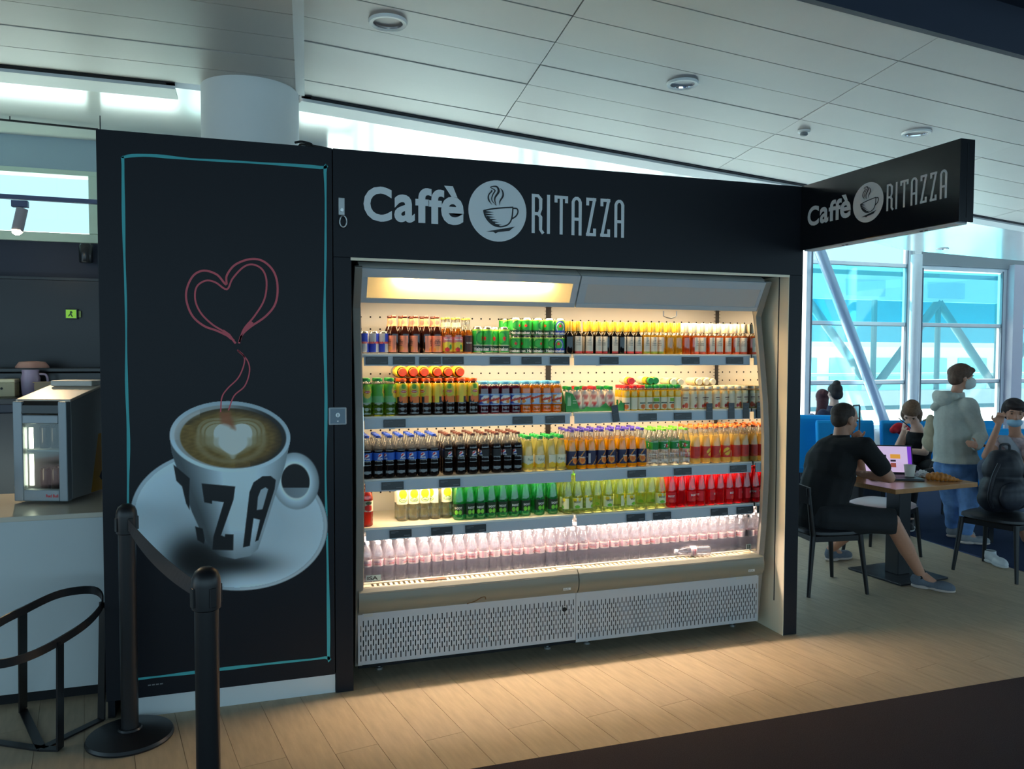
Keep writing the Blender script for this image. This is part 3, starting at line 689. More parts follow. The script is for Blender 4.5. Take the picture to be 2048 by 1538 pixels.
# canopy: hollow light boxes with translucent fronts; the left tube burns, the right one is dead
ctop = np.array([.078, 2.155]); cbot = np.array([.172, 1.985]); cd_ = (cbot-ctop); cn = np.array([-cd_[1], cd_[0]])/np.linalg.norm(cd_)   # inward normal points back
if cn[0] < 0: cn = -cn
def cpt(s, d): q_ = ctop+cd_*s+cn*d; return (q_[0], q_[1])
m_diff = bpy.data.materials.new('opal_diffuser'); m_diff.use_nodes = True
nt = m_diff.node_tree; b_ = nt.nodes['Principled BSDF']; b_.inputs['Base Color'].default_value = (*srgb(214, 206, 192), 1); b_.inputs['Roughness'].default_value = .35
tl = nt.nodes.new('ShaderNodeBsdfTranslucent'); tl.inputs[0].default_value = (.95, .85, .60, 1); mx = nt.nodes.new('ShaderNodeMixShader'); mx.inputs[0].default_value = .5
nt.links.new(b_.outputs[0], mx.inputs[1]); nt.links.new(tl.outputs[0], mx.inputs[2]); nt.links.new(mx.outputs[0], nt.nodes['Material Output'].inputs[0])
m_diff_off = smat('grey_diffuser', 196, 192, 188, rough=.3)
for i, (xa, xb) in enumerate(((CL-.02, CM-.004), (CM+.004, CR+.02))):
    cx = bpy.data.objects.new('canopy', None); COL.objects.link(cx); cx.parent = ca
    def slab(s0, s1, x0, x1, d0, d1, nm, m): return MB().prism([cpt(s0, d0), cpt(s1, d0), cpt(s1, d1), cpt(s0, d1)], 'x', x0, x1).build(nm, m, cx, bevel=.0015)
    slab(0, .25, xa, xb, 0, .015, 'canopy_rail', m_grey); slab(.86, 1., xa, xb, 0, .015, 'canopy_rail', m_grey)
    slab(.25, .86, xa, xa+.045, 0, .015, 'canopy_stile', m_grey); slab(.25, .86, xb-.035, xb, 0, .015, 'canopy_stile', m_grey)
    MB().quad((xa+.045, *cpt(.25, .005)), (xb-.035, *cpt(.25, .005)), (xb-.035, *cpt(.86, .005)), (xa+.045, *cpt(.86, .005))).build('diffuser', m_diff if i == 0 else m_diff_off, cx)
    MB().prism([cpt(.985, .015), cpt(.985, .10), cpt(.02, .16), cpt(0, .16), cpt(.96, .10), cpt(.96, .015)][::1], 'x', xa, xb).build('canopy_shell', m_case, cx)
    MB().prism([cpt(.0, .015), cpt(.0, .16), cpt(.02, .16), cpt(.02, .015)], 'x', xa, xb).build('canopy_lid', m_case, cx)
    for xe in (xa, xb-.004): MB().prism([cpt(.02, .015), cpt(.96, .015), cpt(.96, .10), cpt(.02, .16)], 'x', xe, xe+.004).build('canopy_cheek', m_case, cx)
    q0 = cpt(.27, .030)
    x0, x1 = (.70, 1.555) if i == 0 else (xa+.12, xb-.12)
    MB().cyl((x0, q0[0], q0[1]), (x1, q0[0], q0[1]), .008, n=10).build('tube_lamp', m_tube if i == 0 else smat('dead_tube', 200, 202, 200), cx, smooth=True)
    # lamp strip on the inside lip lights the top shelf
    q1 = cpt(.97, .06)
    MB().box((xa+.06, q1[0]+.02, q1[1]-.006), (xb-.06, q1[0]+.04, q1[1]+.002)).build('lamp_strip', m_led, cx)
# hanging loop under the right canopy
lp = [onY(x, y, .2) for x, y in ((1327, 622), (1327, 632), (1333, 635), (1342, 637), (1350, 634), (1353, 631), (1353, 622))]
MB().tube([(a[0], .2, a[2]) for a in lp], .0035, 6).build('blind_pull', m_steel, ca, smooth=True)
# shelves
SH = [(1.720, .205, .008), (1.384, .195, .008), (1.052, .172, .008), (.797, .150, .008)]
def led_light(xa, xb, y, z, power, name, tilt=0., wd=.02, colr=(1, .70, .38)):
    ld = bpy.data.lights.new(name, 'AREA'); ld.shape = 'RECTANGLE'; ld.size = xb-xa; ld.size_y = wd; ld.energy = power; ld.color = colr
    lo_ = bpy.data.objects.new(name, ld); COL.objects.link(lo_); lo_.location = ((xa+xb)/2, y, z); lo_.rotation_euler = (tilt, 0, 0); lo_.parent = ca
    return lo_
for si, (z, yf, th) in enumerate(SH):
    for mi_, (xa, xb) in enumerate(((CL+.004, CM-.006), (CM+.006, CR-.004))):
        s_ = MB().box((xa, yf+.004, z-th), (xb, YB-.003, z)).build('shelf', m_case, ca, bevel=.0015)
        MB().box((xa, yf+.003, z-.022), (xb, yf+.02, z-th)).build('shelf_lip', m_case, s_)
        MB().prism([(yf-.004, z-.066), (yf-.001, z-.010), (yf+.003, z-.010), (yf+.001, z-.066)], 'x', xa+(.012 if mi_ == 0 else .004), xb-.012).build('price_rail', m_rail, s_)
        MB().box((xa+.05, yf+.024, z-th-.010), (xb-.05, yf+.042, z-th)).build('lamp_strip', m_led, s_)
        for xe in (xa+.001, xb-.006): MB().prism([(YB-.004, z-th), (yf+.06, z-th), (yf+.06, z-th-.012), (YB-.05, z-.07), (YB-.004, z-.07)], 'x', xe, xe+.005).build('bracket', m_case, s_)
        for fx in (.12, .55): MB().box((xa+(xb-xa)*fx, yf-.006, z-.069), (xa+(xb-xa)*fx+.03, yf+.0, z-.0655)).build('rail_clip', m_case, s_)
        led_light(xa+.05, xb-.05, yf+.05, z-th-.014, 3.0 if si < 3 else 6.5, 'shelf_light', R(14), colr=(1, .70, .38) if si < 3 else (1, .80, .66))
for xa, xb in ((CL+.04, CM-.03), (CM+.03, CR-.04)): led_light(xa, xb, .235, 1.945, 3.4, 'canopy_light', R(16))
# bottom deck, air grille, bumper, clear risers
DZ = .478
MB().box((CL, .215, DZ-.03), (CR, YB, DZ)).build('deck', m_case, ca)
for gi, (xa, xb) in enumerate(((CL, CM-.003), (CM+.003, CR))):
    g = MB(); n_ = 38; z1 = .487; y0, y1 = .128, .200
    g.box((xa, y0, z1-.012), (xb, y0+.012, z1)); g.box((xa, y1-.012, z1-.008), (xb, y1+.012, z1+.004))
    g.box((xa, y0, z1-.012), (xa+.03, y1, z1)); g.box((xb-.10, y0, z1-.012), (xb, y1, z1))
    for k in range(n_):
        x = xa+.03+k*(xb-xa-.13)/n_; g.box((x, y0+.01, z1-.010), (x+.015, y1-.01, z1-.001))
    g.build('air_grille', mat('grille_cream', srgb(232, 216, 184), rough=.4), ca)
    MB().box((xb-.075, y0+.022, z1), (xb-.025, y0+.032, z1+.0006)).build('grille_label', smat('tan_print', 190, 150, 90), ca)
    MB().box((xa, y0+.002, z1-.05), (xb, y1, z1-.022)).build('air_duct', smat('duct_brown', 96, 62, 36), ca)
    bp_ = [(.128, .488), (.112, .486), (.094, .470), (.084, .435), (.086, .395), (.100, .368), (.118, .352), (.20, .352), (.20, .36), (.13, .37), (.128, .46)]
    MB().prism(bp_, 'x', xa+(.0 if gi else -.03), xb+(.03 if gi else 0)).build('bumper', m_bump, ca, smooth=True, sharp=.5)
    MB().box((xa, .090, .462), (xb, .0955, .4645)).build('bumper_line', smat('bumper_groove', 120, 112, 96), ca)
    # clear riser in front of the water bottles
    MB().box((xa+.006, .2075, .478), (xb-.004, .2105, .606)).build('riser', clear('riser_acrylic', (.95, .96, .98), gloss=.08, body=.07, bodycol=(.88, .88, .96), trans=.6), ca)
# riser stickers and bumper badges
def flat_sign(px, py, Y, wd, hh, txt, mb_, mt, name, parent, frame=True):
    c = onY(px, py, Y); s_ = MB().box((c[0]-wd/2, Y-.001, c[2]-hh/2), (c[0]+wd/2, Y, c[2]+hh/2)).build(name, mb_, parent)
    v, f = fit_text(txt, c[0]-wd*.42, c[0]+wd*.30, c[2]-hh*.34, c[2]+hh*.34, .03); MB().add(cXZ(v, Y-.0016), f).build('lettering', mt, s_); return s_
m_stk = smat('sticker_black', 28, 32, 34); m_stw = smat('sticker_pale', 168, 190, 188)
flat_sign(747, 1156, .2065, .078, .030, 'ISA', m_stw, m_stk, 'riser_sticker', ca)
flat_sign(1504, 1093, .2065, .085, .036, 'ISA', m_stw, m_stk, 'riser_sticker', ca)
for px, py in ((1134, 1178), (1503, 1141)): flat_sign(px, py, .0835, .045, .014, 'ISA', smat('badge_white', 214, 216, 212), smat('badge_grey', 150, 152, 150), 'bumper_badge', ca)
sc = smooth_path([onY(x, y, .0835) for x, y in ((934, 1208), (950, 1203), (962, 1196), (970, 1194), (972, 1199))], 4)
MB().tube([(p[0], .0865, p[2]) for p in sc], .0025, 6).build('scuff', smat('scuff_brown', 118, 84, 44), ca)
# perforated kick plates: real slots
m_kick = mat('kick_metal', srgb(180, 190, 198), rough=.4, metal=.1)
for gi, (xa, xb, z0, z1) in enumerate(((CL-.032, CM-.004, .078, .352), (CM-.002, CR+.016, .062, .350))):
    kp = MB(); Y0 = .122; cols_ = 92; pit = (xb-xa-.016)/cols_; sw = .0052; x = xa; edges = []
    kp.quad((xa, Y0, z0), (xa+.008, Y0, z0), (xa+.008, Y0, z1), (xa, Y0, z1)); kp.quad((xb-.008, Y0, z0), (xb, Y0, z0), (xb, Y0, z1), (xb-.008, Y0, z1))
    for c_ in range(cols_):
        x0 = xa+.008+c_*pit; xsl = x0+(pit-sw)/2
        kp.quad((x0, Y0, z0), (xsl, Y0, z0), (xsl, Y0, z1), (x0, Y0, z1)); kp.quad((xsl+sw, Y0, z0), (x0+pit, Y0, z0), (x0+pit, Y0, z1), (xsl+sw, Y0, z1))
        zz = z0+.020+(.026 if c_ % 2 else 0); lo_ = z0
        while zz+.034 < z1-.028:
            kp.quad((xsl, Y0, lo_), (xsl+sw, Y0, lo_), (xsl+sw, Y0, zz), (xsl, Y0, zz)); lo_ = zz+.034; zz += .052
        kp.quad((xsl, Y0, lo_), (xsl+sw, Y0, lo_), (xsl+sw, Y0, z1), (xsl, Y0, z1))
    kp.quad((xa, Y0, z0), (xb, Y0, z0), (xb, Y0+.02, z0), (xa, Y0+.02, z0)); kp.quad((xa, Y0, z1), (xb, Y0, z1), (xb, Y0+.02, z1), (xa, Y0+.02, z1))
    kp.build('kick_plate', m_kick, ca)
    MB().box((xa+.004, .135, z0+.004), (xb-.004, .14, z1)).build('kick_backing', m_dark, ca)
c = onY(1129, 1219, .121); MB().cyl((c[0], .1212, c[2]), (c[0], .124, c[2]), .013, n=20).build('lock_hole', m_dark, ca)
MB().box((CL-.02, .20, .03), (CR+.02, .68, .40)).build('base', m_dark, ca)
for x in (.62, 1.6, 1.85, 2.85): MB().lathe([(.02, 0), (.02, .012), (.009, .014), (.009, .05)], 12, (x, .24, 0)).build('foot', m_steel, ca)
for (px, py, Y) in ((738, 1230, .121), (1480, 1155, .121)):
    c = onY(px, py, Y); MB().box((c[0]-.028, Y-.0006, c[2]-.010), (c[0]+.02, Y, c[2]+.010)).build('rating_label', smat('label_silver', 186, 190, 186), ca)
# ================================================================== drinks on the shelves
PRT = printed('label_print', .4, .4)
class Art:
    """paints a wrap-around label: a = angle (0 faces the shopper), v = 0..1 up the label; colours 0..255"""
    def __init__(s, A, V, base): s.A, s.V = A, V; s.img = np.empty(A.shape+(3,)); s.img[:] = base
    def put(s, m, col): s.img[m] = col; return s
    def rect(s, a0, a1, v0, v1, col): return s.put((s.A >= a0) & (s.A <= a1) & (s.V >= v0) & (s.V <= v1), col)
    def ell(s, a, v, ra, rv, col): return s.put(((s.A-a)/ra)**2+((s.V-v)/rv)**2 < 1, col)
    def tilt(s, a, v, sl, wd, col): return s.put(np.abs((s.V-v)-sl*(s.A-a)) < wd, col)
    def star(s, a, v, ra, rv, col):
        X = (s.A-a)/ra; Y = (s.V-v)/rv; th = np.arctan2(X, Y); rr = np.hypot(X, Y)
        k = np.abs(((th+math.pi/5) % (2*math.pi/5))-math.pi/5); return s.put(rr < .38/np.cos(np.minimum(k*1.0, .9))*(1.0+1.55*np.maximum(0, .62-k)), col)
def lerp_prof(prof, z): 
    zs = [p[1] for p in prof]; return float(np.interp(z, zs, [p[0] for p in prof]))
def wrap_label(prof, z0, z1, art, parent, name='label', a0=-math.pi, a1=math.pi, cols=44, rows=None, eps=.0007, texts=()):
    rows = rows or max(6, int((z1-z0)/.0035)); full = a1-a0 > 6.2
    av = np.linspace(a0, a1, cols+1); zv = np.linspace(z0, z1, rows+1)
    A, Z = np.meshgrid(av, zv); V = (Z-z0)/(z1-z0)
    img = art(Art(A, V, (255, 255, 255))).img
    lin = np.where(img/255 > .04045, ((img/255+.055)/1.055)**2.4, img/255/12.92)
    b = MB(); vs = []
    for j in range(rows+1):
        rr = lerp_prof(prof, zv[j])+eps
        for i in range(cols+1): vs.append((rr*math.sin(av[i]), -rr*math.cos(av[i]), zv[j]))
    n = cols+1
    b.add(vs, [(j*n+i, j*n+i+1, (j+1)*n+i+1, (j+1)*n+i) for j in range(rows) for i in range(cols)])
    cl_ = lin.reshape(-1, 3).tolist(); mats_ = [PRT]
    for (txt, ac, wd, zc, hh, tm, bold) in texts:     # lettering bent round the label
        v, f = fit_text(txt, -wd/2, wd/2, zc-hh/2, zc+hh/2, bold)
        rr = lerp_prof(prof, zc)+eps+.0006; mats_.append(tm)
        b.add([(rr*math.sin(ac+p[0]/rr), -rr*math.cos(ac+p[0]/rr), p[1]) for p in v], f, len(mats_)-1); cl_ += [[1, 1, 1]]*len(v)
    return b.build(name, mats_, parent, smooth=True, cols=np.array(cl_))
def scale_prof(pr, R_, H_): return [(a*R_, z*H_) for a, z in pr]
def make_bottle(name, cat, R_, H_, shape, fills, cap, labels, cap_z=.945, cap_r=.46, ribs=False):
    """fills: [(z fraction from, material)], body cut into rings of liquid / empty plastic"""
    t = thing(name, 'x', cat)
    pr = scale_prof(shape, R_, H_); pr2 = []
    cuts = sorted(set([z*H_ for z, _ in fills if z > 0]))
    for i, (a, z) in enumerate(pr):
        if i:
            for c_ in cuts:
                if pr[i-1][1] < c_ < z: k = (c_-pr[i-1][1])/(z-pr[i-1][1]); pr2.append((pr[i-1][0]+(a-pr[i-1][0])*k, c_))
        pr2.append((a, z))
    def mz(z):
        k = 0
        for i, (f0, _) in enumerate(fills):
            if z >= f0*H_: k = i
        return k
    MB().lathe(pr2, 20, mz=mz).build('bottle_body', [m for _, m in fills], t, smooth=True, sharp=1.2)
    if cap is not None:
        cr = cap_r*R_
        MB().lathe([(cr, cap_z*H_), (cr*1.02, cap_z*H_+.002), (cr*1.02, H_-.003), (cr*.93, H_)], 16).build('cap', cap, t, smooth=True)
    for kw in labels: wrap_label(pr, kw['z'][0]*H_, kw['z'][1]*H_, kw['art'], t, kw.get('name', 'label'), *(kw.get('ang', (-math.pi, math.pi))), texts=[(tx, ac, wd*R_, zc*H_, hh*H_, tm, bo) for (tx, ac, wd, zc, hh, tm, bo) in kw.get('texts', ())])
    return t
# shapes as fractions of radius / height
PET = [(.82, 0), (.98, .025), (1, .06), (1, .15), (.95, .18), (1, .21), (.95, .25), (1, .29), (1, .335), (.975, .34), (.975, .60), (1, .605), (.98, .65), (.86, .72), (.66, .80), (.47, .87), (.42, .90), (.42, .925), (.5, .93), (.5, .94), (.40, .945), (.40, .95)]
TALL = [(.84, 0), (.99, .03), (1, .08), (1, .30), (.98, .34), (1, .38), (.97, .48), (.87, .58), (.72, .70), (.56, .81), (.45, .88), (.42, .92), (.49, .925), (.49, .94), (.40, .945), (.40, .95)]
WIDE = [(.86, 0), (.99, .02), (1, .05), (.97, .11), (1, .14), (.96, .20), (1, .25), (1, .35), (1, .60), (1, .74), (.97, .80), (.88, .86), (.70, .90), (.64, .915), (.64, .93)]
BEER = [(.92, 0), (1, .02), (1, .50), (.96, .56), (.80, .64), (.58, .72), (.46, .78), (.42, .86), (.41, .94), (.46, .945), (.46, .965), (.42, .97), (.42, .975)]
WINE = [(.95, 0), (1, .02), (1, .52), (.96, .57), (.78, .63), (.54, .67), (.47, .69), (.47, .71), (.47, .95)]
CAN = [(.80, 0), (.86, .008), (1, .055), (1, .90), (.97, .93), (.84, .972), (.84, .995), (.81, 1.0), (.79, .985)]
JUICE = [(.90, 0), (1, .02), (1, .72), (.97, .78), (.86, .84), (.80, .87), (.80, .90)]
VOLV = [(.88, 0), (1, .03), (.96, .10), (1, .14), (.96, .20), (1, .24), (1, .34), (1, .62), (1, .68), (.9, .76), (.62, .86), (.45, .90), (.42, .94), (.42, .95)]
# plastics and liquids
PETC = clear('pet_clear', (.93, .94, .94), gloss=.16, body=.06, bodycol=(.85, .86, .86))
PETP = clear('pet_water', (.965, .96, .985), gloss=.14, body=.24, bodycol=(.93, .91, 1.0), trans=.6)
COLA = mat('cola_liquid', srgb(22, 11, 8), rough=.06, spec=.6, coat=.4)
TEA = mat('black_tea', srgb(36, 16, 10), rough=.06, spec=.6, coat=.4)
GTEA = clear('green_tea', (.50, .62, .12), gloss=.16, body=.45, bodycol=srgb(96, 150, 28), trans=.5)
ORAN = clear('orange_drink', (.9, .55, .05), gloss=.14, body=.8, bodycol=srgb(252, 190, 8), trans=.45)
ORA2 = clear('orange_squash', (.9, .5, .1), gloss=.14, body=.75, bodycol=srgb(242, 150, 24), trans=.45)
CIT = clear('citrus_drink', (.95, .85, .5), gloss=.14, body=.8, bodycol=srgb(255, 226, 130), trans=.5)
PURP = clear('grape_drink', (.35, .04, .10), gloss=.16, body=.6, bodycol=srgb(110, 18, 48), trans=.4)
LEMO = clear('lemon_drink', (.93, .93, .66), gloss=.14, body=.5, bodycol=srgb(232, 226, 140), trans=.5)
REDL = clear('red_drink', (.85, .02, .05), gloss=.16, body=.55, bodycol=srgb(232, 14, 30), trans=.55)
GRNP = clear('green_pet', (.28, .86, .52), gloss=.18, body=.42, bodycol=srgb(56, 206, 116), trans=.6)
LIMP = clear('lime_pet', (.86, .95, .60), gloss=.16, body=.22, bodycol=srgb(206, 226, 120), trans=.6)
WINR = mat('dark_wine_glass', srgb(16, 14, 14), rough=.05, spec=.6)
WINW = clear('white_wine', (.92, .76, .16), gloss=.18, body=.45, bodycol=srgb(238, 196, 44), trans=.6)
WINP = clear('rose_wine', (.93, .42, .10), gloss=.18, body=.5, bodycol=srgb(236, 124, 36), trans=.6)
BRWN = mat('brown_glass', srgb(44, 18, 10), rough=.05, spec=.6)
AMBR = clear('amber_beer', (.85, .50, .12), gloss=.18, body=.35, bodycol=srgb(206, 132, 34), trans=.6)
CLRG = clear('flint_glass', (.92, .93, .90), gloss=.2)
JUI = mat('fruit_juice', srgb(250, 196, 24), rough=.15, coat=.4); SMOO = mat('pale_smoothie', srgb(240, 214, 150), rough=.18, coat=.4, var=.08)
def cmat(n, r, g, b): return smat(n, r, g, b, rough=.35)
K_GRN = cmat('cap_green', 20, 150, 66); K_ORA = cmat('cap_orange', 246, 92, 24); K_LBL = cmat('cap_light_blue', 96, 180, 222); K_BLU = cmat('cap_blue', 38, 74, 176)
K_BRN = cmat('cap_brown', 86, 44, 34); K_PUR = cmat('cap_purple', 74, 58, 170); K_LIM = cmat('cap_lime', 104, 190, 48); K_ORB = cmat('cap_orange_two', 244, 116, 50)
K_WHT = cmat('cap_white', 222, 224, 236); K_YEL = smat('foil_yellow', 244, 196, 62, rough=.3, metal=.2); K_CRM = cmat('foil_cream', 238, 226, 196); K_RED = cmat('cap_red', 226, 44, 48); K_ALU = mat('aluminium', (.8, .81, .8), rough=.25, metal=1)
T_W = cmat('ink_white', 240, 238, 232); T_R = cmat('ink_red', 206, 30, 40); T_D = cmat('ink_dark', 40, 36, 34); T_B = cmat('ink_blue', 24, 50, 140); T_G = cmat('ink_green', 20, 92, 60); T_Y = cmat('ink_yellow', 250, 220, 70)
PI = math.pi
def two(fn):  # the same art on front and back
    return fn
KIND = {}
# energy drink can
t = thing('energy_drink_can', 'x', 'can'); pr = scale_prof(CAN, .0255, .118)
MB().lathe(pr, 24).build('can_body', K_ALU, t, smooth=True, sharp=1.2)
def a_en(a):
    a.put(a.V > -1, (206, 208, 212)); s = ((a.A % PI)-PI/2)
    a.put((s < .15*(a.V-.5)*2) & (a.V > .5), (34, 60, 190)); a.put((s > .15*(a.V-.5)*2) & (a.V < .5), (34, 60, 190)); a.put(np.abs(a.V-.5)-.05-.02*np.sin(a.A*5) < 0, (226, 120, 112)); return a
wrap_label(pr, .007, .107, a_en, t, 'can_print', cols=48, texts=[('Red Bull', 0, .034, .059, .010, T_R, .02), ('Red Bull', PI, .034, .059, .010, T_R, .02)]); KIND['energy'] = t
MB().lathe([(.019, .1155), (.019, .1165)], 16).build('lid', K_ALU, t)
# fruit beer in brown bottles
def a_ms(a):
    a.put(a.V > -1, (244, 150, 118)); a.ell(.0, .22, .8, .15, (250, 172, 96)); a.ell(-.55, .12, .25, .13, (240, 140, 40)); a.rect(-.6, .6, .62, .655, (120, 60, 50)); a.rect(-.45, .45, .40, .43, (150, 90, 70)); return a
def a_msn(a): a.put(a.V > -1, (246, 158, 116)); a.ell(0, .5, .9, .3, (236, 120, 110)); return a
KIND['fruitbeer'] = make_bottle('beer_bottle', 'bottle', .0295, .206, BEER, [(0, BRWN)], K_BRN, [dict(z=(.04, .47), art=a_ms, ang=(-1.5, 1.5), texts=[('MORT', 0, .95, .345, .055, T_D, .0), ('SUBITE', 0, 1.15, .275, .05, T_D, .0)]), dict(z=(.72, .93), art=a_msn, name='neck_label')], .955, .47)
def a_de(a): a.put(a.V > -1, (236, 200, 60)); a.rect(-3, 3, .62, 1, (206, 120, 130)); a.ell(0, .42, .8, .25, (250, 226, 70)); a.ell(-.1, .12, .5, .16, (206, 40, 36)); a.ell(.55, .3, .25, .2, (80, 160, 60)); return a
KIND['amberbeer'] = make_bottle('beer_bottle', 'bottle', .029, .200, BEER, [(0, AMBR), (.70, CLRG)], K_YEL, [dict(z=(.06, .46), art=a_de, ang=(-1.25, 1.25), texts=[('Desperados', 0, 1.6, .39, .07, T_W, .02)]), dict(z=(.74, .86), art=lambda a: a.put(a.V > -1, (230, 214, 170)), name='neck_label')], .955, .47)
def a_db(a): a.put(a.V > -1, (50, 22, 14)); a.rect(-.5, .5, .1, .9, (74, 34, 20)); return a
KIND['darkbeer'] = make_bottle('beer_bottle', 'bottle', .028, .198, BEER, [(0, AMBR), (.66, CLRG)], K_YEL, [dict(z=(.05, .5), art=a_db, ang=(-1.4, 1.4), texts=[('PELFORTH', 0, 1.2, .30, .05, T_W, .0)])], .955, .47)
# lager cans
def a_he(zero=False):
    def f(a):
        g = (40, 168, 62); a.put(a.V > -1, g); a.put(np.cos(a.A*2+1) > .72, (150, 200, 110)); a.put(a.V > .93, (170, 220, 90))
        for c0 in (0, PI, -PI):
            if zero: a.put((np.hypot((a.A-c0)/1.05, (a.V-.52)/.42) < 1) & (a.V > .30), (40, 70, 190)); a.ell(c0, .52, .78, .34, (196, 224, 226)); a.ell(c0, .52, .66, .29, (60, 170, 70))
            else: a.ell(c0, .62, 1.0, .30, (30, 140, 56)); a.ell(c0, .62, .8, .22, (48, 176, 66))
            a.star(c0+.55 if not zero else c0, .60, .44, .16, (226, 40, 36))
        a.rect(-4, 4, .03, .30, (34, 60, 170) if zero else (30, 66, 46)); a.put(np.abs(a.V-.305) < .012, (220, 226, 200)); return a
    return f
for nm, R_, H_, zero in (('lager50', .029, .150, False), ('lager33', .030, .1015, False), ('lagerzero', .030, .1015, True)):
    t = thing('beer_can', 'x', 'can'); pr = scale_prof(CAN, R_, H_); MB().lathe(pr, 24).build('can_body', K_ALU, t, smooth=True, sharp=1.2)
    MB().lathe([(R_*.74, H_*.986), (R_*.74, H_*.992)], 18).build('lid', K_ALU, t)
    wrap_label(pr, .055*H_, .915*H_, a_he(zero), t, 'can_print', cols=60, texts=[('Heineken', c0, R_*2.9, H_*.175, H_*.15, T_W, .03) for c0 in (0, PI)]); KIND[nm] = t
# small wine bottles
def a_wi(band):
    def f(a): a.put(a.V > -1, (238, 226, 204)); a.put(a.V < .13, band); a.rect(-.55, .55, .50, .52, (170, 150, 130)); a.rect(-.4, .4, .34, .355, (180, 160, 140)); return a
    return f
for nm, liq, band, cp_m in (('redwine', WINR, (206, 52, 46), K_YEL), ('whitewine', WINW, (156, 170, 40), K_YEL), ('rosewine', WINP, (226, 92, 52), K_CRM)):
    KIND[nm] = make_bottle('wine_bottle', 'bottle', .0258, .190, WINE, [(0, liq), (.60, WINR if nm == 'redwine' else CLRG)] if nm != 'redwine' else [(0, WINR)], cp_m, [dict(z=(.02, .54), art=a_wi(band), ang=(-.95, .95), texts=[('J.P.', 0, .8, .41, .05, T_D, 0), ('Chenet', 0, 1.0, .345, .045, T_D, 0)])], .70, .56)
# iced teas
def a_li(green):
    def f(a):
        if green:
            a.put(a.V > -1, (84, 176, 60)); a.put(a.V < .35, (120, 190, 120))
            for c0 in (0, PI): a.ell(c0, .62, .75, .40, (250, 206, 70)); a.ell(c0, .82, .5, .22, (150, 206, 60))
        else:
            a.put(a.V > -1, (250, 200, 50)); a.put(a.V < .30, (36, 22, 14)); a.put((np.sin(a.A*2.6+.8) > .1) & (a.V < .34), (246, 130, 50)); a.put(np.abs(np.sin(a.A)) > .93, (255, 222, 70))
            for c0 in (0, PI, -PI): a.ell(c0, .66, .85, .36, (206, 200, 60)); a.ell(c0, .84, .4, .14, (90, 160, 50)); a.ell(c0-.5, .22, .3, .16, (246, 120, 60))
        for c0 in (0, PI, -PI): a.ell(c0, .58, .55, .095, (252, 210, 80)); a.ell(c0, .58, .48, .075, (196, 30, 44))
        return a
    return f
KIND['greentea'] = make_bottle('iced_tea_bottle', 'bottle', .032, .203, WIDE, [(0, GTEA), (.84, PETC)], K_GRN, [dict(z=(.36, .84), art=a_li(True), texts=[('Lipton', c0, .8, .638, .035, T_W, .02) for c0 in (0, PI)])], .915, .70)
KIND['peachtea'] = make_bottle('iced_tea_bottle', 'bottle', .033, .200, WIDE, [(0, TEA)], K_ORA, [dict(z=(.34, .87), art=a_li(False), texts=[('Lipton', c0, .8, .648, .035, T_W, .02) for c0 in (0, PI)])], .915, .70)
# squash bottles with light blue caps
def a_oa(back):
    def f(a): a.put(a.V > -1, back); a.put(np.abs(np.sin(a.A*1.0+.5)) > .8, (190, 206, 230)); a.put((a.V > .86) | (a.V < .08), (150, 186, 226)); a.ell(0, .5, 1.0, .36, (240, 236, 226)); a.tilt(0, .5, .12, .10, (226, 80, 50)); a.ell(.4, .3, .35, .16, (244, 150, 40)); return a
    return f
for nm, liq, back in (('grapesquash', PURP, (60, 80, 170)), ('orangesquash', ORA2, (236, 150, 60))):
    KIND[nm] = make_bottle('squash_bottle', 'bottle', .031, .180, WIDE, [(0, liq), (.86, PETC)], K_LBL, [dict(z=(.27, .62), art=a_oa(back), texts=[('Oasis', 0, 1.1, .45, .075, T_R, .02), ('Oasis', PI, 1.1, .45, .075, T_R, .02)])], .915, .72)
# colas
def a_pe(base):
    def f(a):
        a.put(a.V > -1, base)
        for c0 in (0, PI, -PI):
            r2 = ((a.A-c0)/.42)**2+((a.V-.52)/.34)**2; a.put(r2 < 1, (236, 236, 240)); wv = a.V-.52-.10*np.sin((a.A-c0)*4)
            a.put((r2 < .82) & (wv > .07), (214, 34, 46)); a.put((r2 < .82) & (wv < -.07), (30, 62, 170))
        return a
    return f
KIND['cola'] = make_bottle('cola_bottle', 'bottle', .0302, .228, PET, [(0, COLA), (.655, PETC)], K_BLU, [dict(z=(.42, .60), art=a_pe((38, 96, 196)), texts=[('PEPSI', c0, 1.0, .455, .035, T_W, .03) for c0 in (0, PI)])])
KIND['diet'] = make_bottle('cola_bottle', 'bottle', .0305, .226, PET, [(0, COLA), (.72, PETC)], K_BRN, [dict(z=(.42, .60), art=a_pe((18, 14, 16)), texts=[('PEPSI', c0, 1.0, .455, .035, T_W, .03) for c0 in (0, PI)])])
# lemon squash with green caps
def a_pu(a): a.put(a.V > -1, (240, 236, 206)); a.put(a.V < .35+.06*np.sin(a.A*3), (246, 200, 40)); a.ell(.8, .55, .3, .3, (206, 210, 196)); return a
KIND['pulpy'] = make_bottle('lemonade_bottle', 'bottle', .030, .200, [(.88, 0), (1, .03), (1, .45), (.96, .55), (.84, .68), (.66, .82), (.52, .90), (.5, .93)], [(0, LEMO), (.86, PETC)], K_GRN, [dict(z=(.10, .45), art=a_pu, ang=(-2.2, 2.2), texts=[('Pulco', 0, 1.2, .335, .075, T_G, .0)])], .915, .60)
